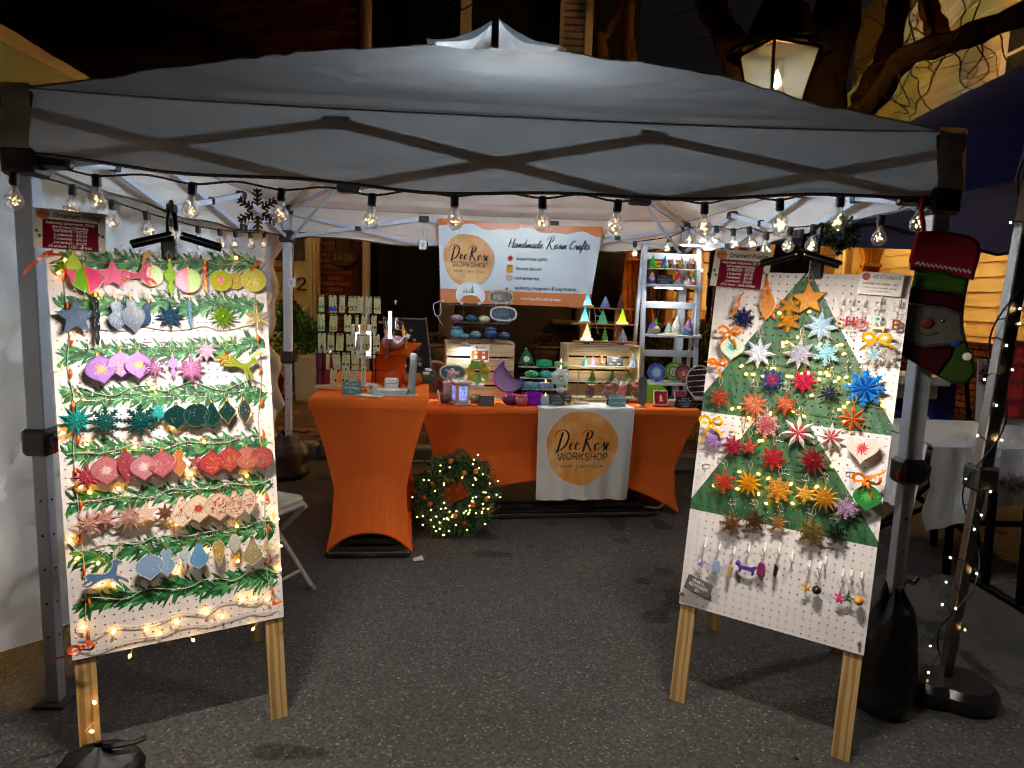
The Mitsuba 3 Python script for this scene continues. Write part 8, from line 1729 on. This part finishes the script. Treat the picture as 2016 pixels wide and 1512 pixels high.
for k, (u, z, d, w, lab) in enumerate(((.93, 1.842, .40, .20, 'bright white LED bar at the top of the ladder shelf'), (.775, 1.540, .42, .22, 'white LED bar under the second shelf of the ladder'))):
    t = thing('light_bar', lab, 'lamp'); f = fs(u, d, z); part(t, 'housing', M().box([0, 0, 0], [w, .010, .03], 'e8e8ea', f, bev=.003), 'gloss')
    part(t, 'led_strip', M().add([[-w * .46, -.0062, -.011], [w * .46, -.0062, -.011], [w * .46, -.0062, .0135], [-w * .46, -.0062, .0135]], [[0, 1, 2, 3]], 'ffffff', f).add([[-w * .46, -.004, .0156], [w * .46, -.004, .0156], [w * .46, .004, .0156], [-w * .46, .004, .0156]], [[0, 1, 2, 3]], 'ffffff', f), 'lamp_face', 0, emit=np.array([.93, 1.0, 1.05]) * (190 if k == 0 else 95), weight=2)
G4 = .48
tree(sh((0.6633,1.691), 0), .034, .100, '2c8c34', 'bright green resin tree at the top left of the ladder shelf', 'fine', c2='5cb44c')
gnome(sh((0.7521,1.695), 0), .09, '3048a0', '2c6444', 'd8d4cc', 'blue hatted gnome on the top ladder shelf'); gnome(sh((0.813,1.697), 0), .084, '8a8070', '4a3830', '5a4a44', 'small brown gnome on the top ladder shelf')
tree(sh((0.878,1.705), 0), .03, .11, '4a3a24', 'dark brown flecked resin tree on the top ladder shelf', 'fine', c2='6a5430', look='glitter'); gnome(sh((0.95,1.708), 0), .108, '4a3028', '3c2a24', '5c4840', 'dark brown gnome with a tall hat at the right of the top ladder shelf')
gnome(sh((0.6591,1.562), 1), .092, 'd8c8b8', '1c2c5c', 'd4d0d0', 'gnome with a striped hat at the left of the second ladder shelf', '7a2c34'); gnome(sh((0.8549,1.572), 1), .094, 'b42c38', '6a6a68', 'a8a4a0', 'red hatted gnome right of the gnomes chalk card'); gnome(sh((0.9193,1.575), 1), .092, 'a84a44', 'c8b8b0', 'd8d4cc', 'gnome with a red and green striped hat', '5c7048'); gnome(sh((0.9615,1.578), 1), .092, '4c8c58', 'a02c34', 'e0dcd8', 'green hatted gnome with a red coat at the right of the second shelf')
chalk(shs((0.7615,1.566), 1, -.03), .118, .072, ('handmade', 'hand painted', 'GNOMES'), '14161a', 'black chalk card reading gnomes on the ladder shelf', 'b8bcc4', (.9, .9, 1.1))
gnome(sh((0.685,1.235), 2, .01), .10, '4c4c8c', '8a7c90', 'c8c4cc', 'blue hatted gnome at the left of the third ladder shelf'); tree(sh((0.7221,1.261), 2, .03), .036, .12, '5c9c4c', 'bushy green and white resin tree on the third ladder shelf', 'pine', c2='3c8c34')
gnome(sh((0.7928,1.243), 2), .092, 'b8c0b4', 'c0c8c0', 'd8dcd4', 'pale green white gnome in the middle of the third ladder shelf'); gnome(sh((0.871,1.245), 2, .02), .135, 'c8c0b0', 'd0c8b8', 'e0dcd0', 'large cream gnome on the third ladder shelf'); gnome(sh((0.9287,1.227), 2, -.06), .12, '8a5c88', '4c6478', 'd8dce0', 'gnome with a purple hat and white beard in front of the cream one')
t = thing('resin_ball', 'gold flecked resin ball at the left of the third ladder shelf', 'ball'); part(t, 'ball', M().ball([0, 0, .03], .03, '9c8658', sh((0.6936,1.216), 2, -.06), 16), 'glitter', 60)
t = thing('starfish_tray', 'small cream tray with a gold starfish on the third ladder shelf', 'tray'); f = sh((0.797,1.213), 2, -.05); part(t, 'tray', M().box([0, 0, .006], [.12, .05, .012], 'd8c890', f, bev=.004), 'gloss'); m = M(); flake(m, f.at(0, 0, .013), .026, 5, .2, 'c8a040', 'd8b860', hgt=.3); part(t, 'starfish', m, 'gloss', 0)
geode(shs((0.708,0.8884), 3, -.06), .066, ('2c4c9c', '3c64b0', '6484b4', '9cb4c0', 'b0b8b0', '88a0a8'), 'blue geode shaped coaster at the left of the bottom ladder shelf')
geode(shs((0.8565,0.9059), 3, -.01), .068, ('5c9c2c', 'b0c83c', '3c8444', 'd8d8c4', '7cac5c', 'd0d0c0'), 'lime green geode shaped coaster behind the brown one')
geode(shs((0.8979,0.876), 3, -.085), .064, ('5c2c2c', '7a3c34', 'a8583c', '9c4434', 'd0b4a4', 'b07c6c'), 'red brown geode shaped coaster on the bottom ladder shelf')
# front right of the long table
t = thing('leaf_tray', 'lime green translucent tray under the ladder shelf', 'tray'); f = fs((0.6593,0.788)[0] + .0, .24, ZF + .003, 0, 14); part(t, 'plate', M().prism(smooth_path([(-.09, 0), (.07, 0), (.1, .03), (.085, .10), (.03, .125), (-.08, .12), (-.1, .06), (-.09, 0)], 4)[:-1], .006, '7aac2c', f, bev=.002), 'resin', 40)
t = thing('phone_stand', 'tall grey rounded sensor stand seen from behind at the right of the runner', 'stand'); f = fs((0.5128,0.7861)[0], .08, ZF + .012, 4, 6); a = np.linspace(0, np.pi, 15); w, h = .031, .195; part(t, 'back', M().prism(np.vstack([np.c_[w * np.cos(a), h - w + w * np.sin(a)], np.c_[-w * np.cos(a), w - w * np.sin(a)]]), .008, '5c5a58', f, bev=.002), 'paint', 40); part(t, 'foot', M().box([0, -.004, -.02], [.05, .012, .06], 'd8d8d4', f, bev=.004), 'gloss')
def frame_pic(p, d, s, c, label, yaw=0, edge='e0c0b0'):
    t = thing('picture_block', label, 'picture block'); f = fs(p[0], d, ZF + .012, yaw, 16); part(t, 'block', M().box([0, s / 2, 0], [s, s, .012], edge, f, bev=.002), 'gloss'); part(t, 'picture', M().box([0, s / 2, .0065], [s * .86, s * .86, .001], c, f), 'gloss'); part(t, 'easel', M().box([0, -.006, .0], [s * 1.05, .012, .05], 'a8642c', f, bev=.002), 'paint')
    return t, f
t, f = frame_pic((0.6514,0.7747), .10, .098, 'a01c38', 'crimson resin block with a gold angel on a small easel', -3)
m = M(); m.prism(np.array([(-.014, .022), (.014, .022), (.006, .05), (-.006, .05)]), .0016, 'd8b070', f, w0=.007).ball([0, .058, .008], .007, 'd8b88a', f, 8, .5); flake(m, f.at(0, .05, .0072), .022, 2, .3, 'd8b878', 'c8a05c', hgt=.1); part(t, 'angel', m, 'gloss', 0)
frame_pic((0.825,0.7797), .18, .088, '8a3c54', 'smaller plum coloured resin block in a clear holder', 2, 'c8a8a8')
chalk(fs((0.7695,0.7943)[0], .225, ZF + .002), .07, .055, ('RESIN', 'trays'), '16181a', 'small dark chalk card between the two resin blocks', '7a7c7c')
chalk(fs((0.8068,0.7558)[0], .05, ZF + .002), .12, .074, ('Handmade', 'RESIN CHARMS', 'and 10 smaller', 'trinkets'), '121416', 'black chalk card reading handmade resin charms at the right end of the table', 'd8e4f0', (1, 1.1, .8, .8))
t = thing('striped_plate', 'round dark brown and white striped plate at the right end of the table', 'plate'); f = fs((0.9318,0.9117)[0], .13, (0.9318,0.9117)[1], -10, 12); a = np.linspace(0, 2 * np.pi, 49)[:-1]
pl_ = Polygon(np.c_[.092 * np.cos(a), .11 * np.sin(a)]); m = M().prism(pl_, .005, '2c1410', f)
for k in range(5): s0 = -.085 + k * .038; m.prism(Polygon(smooth_path([(-.1, s0), (-.02, s0 + .012), (.1, s0 + .02), (.1, s0 + .034), (0, s0 + .02), (-.1, s0 + .008)], 4)).buffer(0).intersection(pl_.buffer(-.006)), .0008, 'c8ccc8', f, w0=.0052)
part(t, 'plate', m, 'gloss', 30); part(t, 'rim', M().tube(np.c_[.092 * np.cos(a), .11 * np.sin(a), np.full(48, .006)], .005, 'b8b0a8', 7, f, closed=True), 'gloss', 60); part(t, 'stand', M().box([0, -.115, .0], [.1, .03, .05], 'c8c0c0', f, bev=.006), 'resin')
solo('trinket_box', M().box([0, 0, .02], [.15, .08, .04], 'b8a898', fg((0.7643,0.7612)[0], .14, ZF + .001), bev=.004), 'resin', 'clear trinket box behind the resin charms card', 'box')

# ---------------------------------------------------------------- tall left table
er = thing('earring_rack', 'black wire earring rack on a wooden base on the tall orange table', 'rack')
EY = 3.80; ea = ground(-1.02, 3.74, 0, 12)
def ep(px, z): return px
EF = stand(-.90, 3.80, ZL + .014, 10, 8)
def eu(x, y):  # crop pixel of the rack -> rack plane
    return x
BLK = '141414'
rx0, rx1 = -.185, .135
for u in (rx0, -.155, .02, rx1 - .02, rx1): part(er, 'upright', M().bar(EF(np.array([u, 0, -.004])), EF(np.array([u, .52, -.004])), .006, .006, BLK), 'metal')
rowv = (.508, .402, .296, .190, .100)
for v in rowv: part(er, 'rod', M().bar(EF(np.array([rx0, v, .004])), EF(np.array([rx1 + .03, v, .004])), .004, .004, BLK), 'metal')
for u in (rx0 + .015, rx1 - .01): part(er, 'foot', M().bar(EF(np.array([u, .008, .10])), EF(np.array([u, .008, -.12])), .03, .016, 'ffffff', up=(0, 0, 1), uv=True), 'crate_wood')
part(er, 'base_board', M().bar(EF(np.array([rx0, .008, -.01])), EF(np.array([rx1 + .03, .008, -.01])), .05, .014, 'ffffff', up=(0, 0, 1), uv=True), 'crate_wood')
CARDS = [(-.165, 0, 'hook', '2c9c44', .030, 'green'), (-.105, 0, 'drop', '3048a0', .042, 'royal blue tassel'), (-.052, 0, 'hoop', '8a7448', .03, 'tan'), (.002, 0, 'hoop', '5a3a24', .045, 'brown hoop'), (.048, 0, 'drop', 'a8b0a4', .034, 'clear'), (.092, 0, 'bar', '4c60a8', .036, 'blue bar'), (.138, 0, 'disc', 'a8722c', .038, 'amber disc'),
 (-.165, 1, 'tree', '6a8c58', .038, 'frosted green tree'), (-.098, 1, 'tree', '8a8438', .042, 'olive drop'), (-.022, 1, 'two', '1c8c3c', .038, 'green and red ball'), (.028, 1, 'bar', 'b89850', .018, 'gold bar'), (.07, 1, 'hoop', 'd87c24', .034, 'orange hoop'), (.122, 1, 'hook', '4c7a3c', .03, 'moss green'),
 (-.160, 2, 'pendant', '4c3c64', .042, 'purple teardrop pendant'), (-.112, 2, 'heart', 'a02428', .036, 'red heart pendant'), (-.062, 2, 'pendant', 'c89c38', .04, 'amber pendant'), (-.008, 2, 'disc', '1c1c1c', .042, 'black dot'), (.038, 2, 'bar', '3c6a94', .024, 'blue stick'), (.084, 2, 'hoop', '2c2c24', .036, 'black ring'), (.136, 2, 'two', 'b03c24', .038, 'red and gold'),
 (-.128, 3, 'bar', 'c89430', .018, 'golden'), (-.082, 3, 'oval', '6a609c', .042, 'lavender oval'), (-.028, 3, 'disc', '44482c', .044, 'dark green disc'), (.022, 3, 'disc', '8a5c2c', .042, 'bronze disc'), (.072, 3, 'hook', 'b8a850', .018, 'yellow'),
 (-.094, 4, 'two', 'd0c8b8', .038, 'white and dark'), (-.028, 4, 'disc', '4c4c44', .044, 'charcoal moon'), (.02, 4, 'oval', 'b094b8', .042, 'lilac oval'), (.068, 4, 'hook', 'b8b0a0', .016, 'pale')]
for u, r, kind, c, w, nm in CARDS:
    h = .088; f = EF.at(u, rowv[r], .007 + .002 * RNG.normal(), rot=RNG.normal() * 2); row = ('top', 'second', 'third', 'fourth', 'bottom')[r]
    t = thing('earring_card', f'cream card with {nm} {"necklace" if "pendant" in nm else "earrings"} in the {row} row of the rack', 'earrings')
    part(t, 'card', M().prism([(-w / 2, -h), (w / 2, -h), (w / 2, .004), (w * .4, .008), (-w * .4, .008), (-w / 2, .004)], .0008, 'c8bf86', f), 'paint', 0); part(t, 'hanger', M().box([0, .004, .002], [.006, .012, .003], BLK, f), 'paint'); part(t, 'print', M().text('earrings', .003, '7a7048', f.at(0, 0, .0008), 0, -.022, width=w * .6), 'paint', 0)
    for sg in ((-1, 1) if kind not in ('pendant', 'heart') else (0,)):
        x = sg * w * .24; m = M()
        if kind in ('pendant', 'heart'): part(t, 'chain', M().tube(f(np.array([[-.012, -.03, .002], [0, -.055, .002], [.012, -.03, .002]])), .0006, '3a2c20', 4), 'metal')
        else: m.tube(f(np.array([[x, -.03, .002], [x + .002, -.036, .003], [x, -.046, .002]])), .0006, '4a4438', 4)
        cy = -.062; cx = c if not (kind == 'two' and sg > 0) else ('b02428' if 'green' in nm else '2a2420')
        if kind == 'hoop':
            a = np.linspace(0, 2 * np.pi, 17)[:-1]; m.tube(np.c_[x + .011 * np.cos(a), cy + .011 * np.sin(a), np.full(16, .002)], .002, cx, 5, f, closed=True)
        elif kind in ('disc', 'two', 'hook'): m.ball([x, cy + .004, .002], .0075, cx, f, 10, .4)
        elif kind == 'oval': m.ball([x, cy - .002, .002], .0085, 'd8d4dc', f, 10, .4).ball([x, cy - .002, .004], .005, cx, f, 8, .5)
        elif kind == 'bar': m.box([x, cy - .004, .002], [.005, .03, .003], cx, f, bev=.001)
        elif kind == 'heart': m.prism(outline('heart', .026) + [0, cy - .004], .003, cx, f, bev=.0008, w0=.001)
        else: m.prism(outline('drop' if kind != 'tree' else 'cone', .034)[:, ::1] * ([1, -1] if kind == 'tree' else [1, 1]) * [.9 if kind != 'drop' else 1.3, 1] + [x, cy - .004], .003, cx, f, bev=.0008, w0=.001) if kind != 'tree' else m.prism([(x - .011, cy - .018), (x + .011, cy - .018), (x, cy + .014)], .003, cx, f, bev=.0008, w0=.001)
        part(t, 'earring' if 'pendant' not in kind and kind != 'heart' else 'pendant', m, 'gloss', 40)
# behind and beside the rack
t = thing('tumbler', 'maroon insulated tumbler behind the earring rack', 'tumbler'); f = ground(*(-1.025,3.855), ZL + .002); f.o = np.array([-1.075, 3.88, ZL + .002])
part(t, 'cup', M().lathe([(0, 0), (.034, 0), (.036, .01), (.046, .19), (.0465, .2), (0, .2)], '6a1030', f, 24), 'gloss', 60); part(t, 'band', M().lathe([(.0472, .2), (.0475, .215), (.044, .216)], 'b8b4b0', f, 24), 'metal', 60); part(t, 'lid', M().lathe([(.044, .214), (.043, .235), (0, .236)], '1a1a1c', f, 24), 'paint', 60)
t = thing('light_bar', 'upright white LED light behind the earring cards', 'lamp'); f = stand(-.88, 4.02, ZL + .26, 8)
part(t, 'housing', M().box([.0, 0, -.01], [.14, .20, .016], 'd4d4d4', f, bev=.004), 'paint')
for dx, yy, hh in ((-.035, .03, .13), (.03, -.01, .14)): part(t, 'led_strip', M().add([[dx - .012, yy - hh / 2, .0], [dx + .012, yy - hh / 2, .0], [dx + .012, yy + hh / 2, .0], [dx - .012, yy + hh / 2, .0]], [[0, 1, 2, 3]], 'ffffff', f.at(0, 0, .003)), 'lamp_face', 0, emit=np.array([1, 1, .96]) * 36, weight=.8)
part(t, 'stem', M().box([0, -.18, -.01], [.03, .16, .014], 'c8c8c8', f).box([0, -.252, -.01], [.12, .012, .08], 'c8c8c8', f, bev=.003), 'paint')
ac = thing('acrylic_case', 'tall clear acrylic case with a lit strip right of the earring rack', 'display case'); f = ground(-.70, 4.0, ZL + .002, 10)
for x, y, sx, sy in ((-.035, 0, .003, .07), (.035, 0, .003, .07), (0, .035, .067, .003)): part(ac, 'pane', M().box([x, y, .25], [sx, sy, .46], 'ffffff', f), 'glass', 0)
part(ac, 'led_strip', M().box([-.02, .028, .36], [.018, .004, .16], 'ffffff', f), 'lamp_face', 0, emit=np.array([.95, 1, 1]) * 26, weight=.4); part(ac, 'base', M().box([0, 0, .012], [.09, .09, .02], '2a2a2c', f, bev=.003), 'gloss'); part(ac, 'finial', M().ball([.01, 0, .50], .008, 'c8c8c8', f, 8).tube([[.01, 0, .48], [.01, 0, .5]], .003, 'c8c8c8', 5, f), 'metal')
t = thing('orange_riser', 'stepped orange cardboard riser on the tall table behind the rack', 'riser'); f = ground(-.765, 4.22, ZL + .002, 8)
part(t, 'box', M().box([0, 0, .085], [.2, .16, .17], 'b8481c', f, bev=.002), 'matte'); part(t, 'lip', M().add([[-.15, -.13, .185], [.11, -.13, .185], [.2, .06, .24], [-.10, .06, .24], [-.15, -.13, .175], [.11, -.13, .175], [.2, .06, .23], [-.10, .06, .23]], [[0, 1, 2, 3], [7, 6, 5, 4], [0, 4, 5, 1], [1, 5, 6, 2], [2, 6, 7, 3], [3, 7, 4, 0]], 'b44818', f), 'matte', 0)
t = thing('glass_pumpkin', 'pink glass pumpkin on the orange riser', 'pumpkin'); f2 = ground(-.735, 4.17, ZL + .21, 8); part(t, 'body', M().lathe([(0, 0), (.04, .002), (.065, .025), (.068, .05), (.05, .078), (.015, .082), (0, .076)], 'c8909c', f2, 40, lambda a: 1 + .06 * np.abs(np.sin(a * 5)) - .03), 'gloss', 60); part(t, 'stem', M().tube(smooth_path([[0, 0, .078], [.004, 0, .095], [.014, 0, .105]], 4), .006, '6a5430', 6, f2), 'paint')
t = thing('ribbon_giraffe', 'bent golden orange ribbon figure standing on the riser', 'figure'); part(t, 'body', M().tube([np.array(q) for q in smooth_path([(-0.7068,4.2,1.224), (-0.6979,4.2,1.255), (-0.6789,4.2,1.225), (-0.6654,4.2,1.151), (-0.6551,4.2,1.089)], 5)], np.r_[np.linspace(.014, .012, 8), np.linspace(.012, .009, 13)], 'c8801c', 8), 'satin', 60); part(t, 'base', M().box((-0.6705,4.2,1.073), [.09, .05, .03], 'c87c18', bev=.012), 'satin'); part(t, 'head', M().ball((-0.7083,4.19,1.231), .017, 'c87c20', None, 8, .8), 'satin')
t = thing('bangle_stand', 'stand of black and white bangles beside the pumpkin', 'jewellery stand'); f3 = Frame(np.array([-.71, 4.06, 1.27]), nrm([0, .5, .86]), nrm([0, -.86, .5]), np.array([1.0, 0, 0])); part(t, 'bar', M().tube([[-.80, 4.06, 1.27], [-.65, 4.06, 1.27]], .008, '6a3428', 8), 'paint'); part(t, 'post', M().bar([-.75, 4.08, ZL + .16], [-.75, 4.08, 1.27], .02, .02, '6a3428'), 'paint')
for k in range(5): a = np.linspace(0, 2 * np.pi, 21)[:-1]; part(t, 'bangle', M().tube(np.c_[.03 * np.cos(a), .03 * np.sin(a) - .01, np.full(20, -.05 + k * .022)], .006, ['15151a', 'c8c4b8'][k % 2], 7, f3, closed=True), 'gloss', 60)
t = thing('flower_tray', 'large clear tray with orange dried flowers leaning at the back of the tall table', 'tray'); f4 = stand(-.70, 4.66, ZL + .004, 22, 26); o = smooth_path([(-.14, 0), (.14, 0), (.15, .02), (.15, .38), (.13, .40), (-.13, .40), (-.15, .38), (-.15, .02), (-.14, 0)], 3)[:-1]
part(t, 'plate', M().prism(o, .006, '1a1714', f4, bev=.002), 'matte', 40); part(t, 'rim', M().tube(np.c_[o, np.full(len(o), .006)], .006, '5a4a34', 6, f4, closed=True), 'gloss', 60); q = M(); rg = np.random.default_rng(17)
for _ in range(24): x, y = rg.uniform(-.11, .11), rg.uniform(.05, .36); a = np.linspace(0, 2 * np.pi, 9)[:-1]; r = rg.uniform(.008, .02); q.prism(np.c_[x + r * np.cos(a), y + r * np.sin(a)], .001, ['a8481c', '6a2c18', '8a5a24', '3a2a2c'][rg.integers(4)], f4, w0=.0064)
part(t, 'flowers', q, 'gloss', 0)
t = thing('oil_candle', 'round amber glass candle bowl with a lit wick on the tall table', 'candle'); f5 = ground(*(-0.6454,4.407), ZL + .002); f5.o = np.array([-.60, 4.12, ZL + .002])
part(t, 'bowl', M().lathe([(0, 0), (.04, 0), (.056, .02), (.058, .04), (.045, .062), (.03, .068)], 'a86430', f5, 24), 'resin', 60); part(t, 'wax', M().lathe([(0, .045), (.045, .046)], 'c88a4c', f5, 20), 'paint'); part(t, 'flame', M().lathe([(0, .07), (.006, .075), (.007, .085), (.003, .096), (0, .104)], 'ffffff', f5, 8), 'lamp_face', 60, emit=np.array([1, .72, .3]) * 8, weight=.1)
for k, (y, z, c, lab) in enumerate(((4.22, 0, '3c3c1c', 'dark olive glass jar at the right edge of the tall table'), (4.42, .03, '20282c', 'black round jar behind the olive jar'))):
    t = thing('glass_jar', lab, 'jar'); f6 = ground(-.535 - .012 * k, y, ZL + .002 + z * 0, 0); part(t, 'body', M().lathe(np.array([(0, 0), (.045, 0), (.05, .01), (.05, .045), (.045, .055), (0, .055)]), c, f6, 22), 'gloss', 60); part(t, 'tealight', M().lathe([(.022, .055), (.022, .066), (0, .066)], 'd8d8d4', f6, 12), 'paint', 40)
t = thing('paper_stack', 'stack of white flyers and a tray at the front right of the tall table', 'papers'); f7 = ground(*(-0.6017,3.702), ZL, 8); f7.o = lp(.12, .10)
part(t, 'tray', M().box([.0, 0, .005], [.23, .13, .008], 'b8c4c4', f7, bev=.002), 'gloss')
for k in range(4): part(t, 'flyer', M().box([-.02 + .004 * k, .01, .012 + .005 * k], [.17, .10, .004], ['d8dcd8', 'c4ccca'][k % 2], f7.at(0, 0, 0, rot=RNG.normal() * 2)), 'paint')
t = thing('card_reader', 'rounded white card reader standing behind the paper stack', 'card reader'); f8 = stand(*lp(.10, .28), 8, 20); part(t, 'body', M().box([0, .036, 0], [.08, .07, .022], 'd0d8dc', f8, bev=.009), 'gloss'); part(t, 'slot', M().box([0, .035, .0115], [.062, .004, .002], '6a7478', f8), 'paint')
t = thing('phone_holder', 'narrow grey phone holder edge on at the right of the tall table', 'stand'); f9 = stand(*lp(.215, .10), -62, 4); part(t, 'panel', M().box([0, .12, 0], [.09, .22, .012], '8a9294', f9, bev=.004), 'gloss'); part(t, 'foot', M().box([0, .006, .0], [.08, .012, .05], 'c8c8c8', f9, bev=.003), 'gloss')
chalk(stand(*lp(-.10, .07), 8), .098, .074, ('HOLIDAY', 'EARRINGS', '$15'), '4c8088', 'blue grey chalk card reading holiday earrings on the tall table', 'e8f0f0')
t = thing('card_holder', 'clear holder of orange and white business cards on the tall table', 'card holder'); fA = stand(*lp(.005, .13), 14, 16); part(t, 'holder', M().box([0, .02, .008], [.058, .04, .002], 'ffffff', fA), 'glass', 0); part(t, 'cards', M().box([0, .03, 0], [.054, .05, .01], 'e8ddd4', fA, bev=.001), 'paint'); m = M(); logo_disc(m, fA.at(0, 0, .0045), -.008, .034, .012, 'c87c4c'); part(t, 'print', m, 'paint', 0)
solo('flyer', M().box([0, 0, .002], [.15, .09, .002], 'd8d0c8', ground(*lp(.0, .05, ZL + .0015), -6)), 'paint', 'single flyer lying at the front edge of the tall table', 'paper')
solo('tea_towel', M().grid(lambda u, v: np.stack([-.07 + .14 * u, .02 * np.sin(u * 9), .30 - .28 * v + .015 * np.sin(u * 12)], -1), 20, 20, 'd4d0d0', stand(-.72, 4.28, ZL + .28, 8), thick=.004), 'cloth', 'white knitted cover draped behind the earring rack', 'cloth')
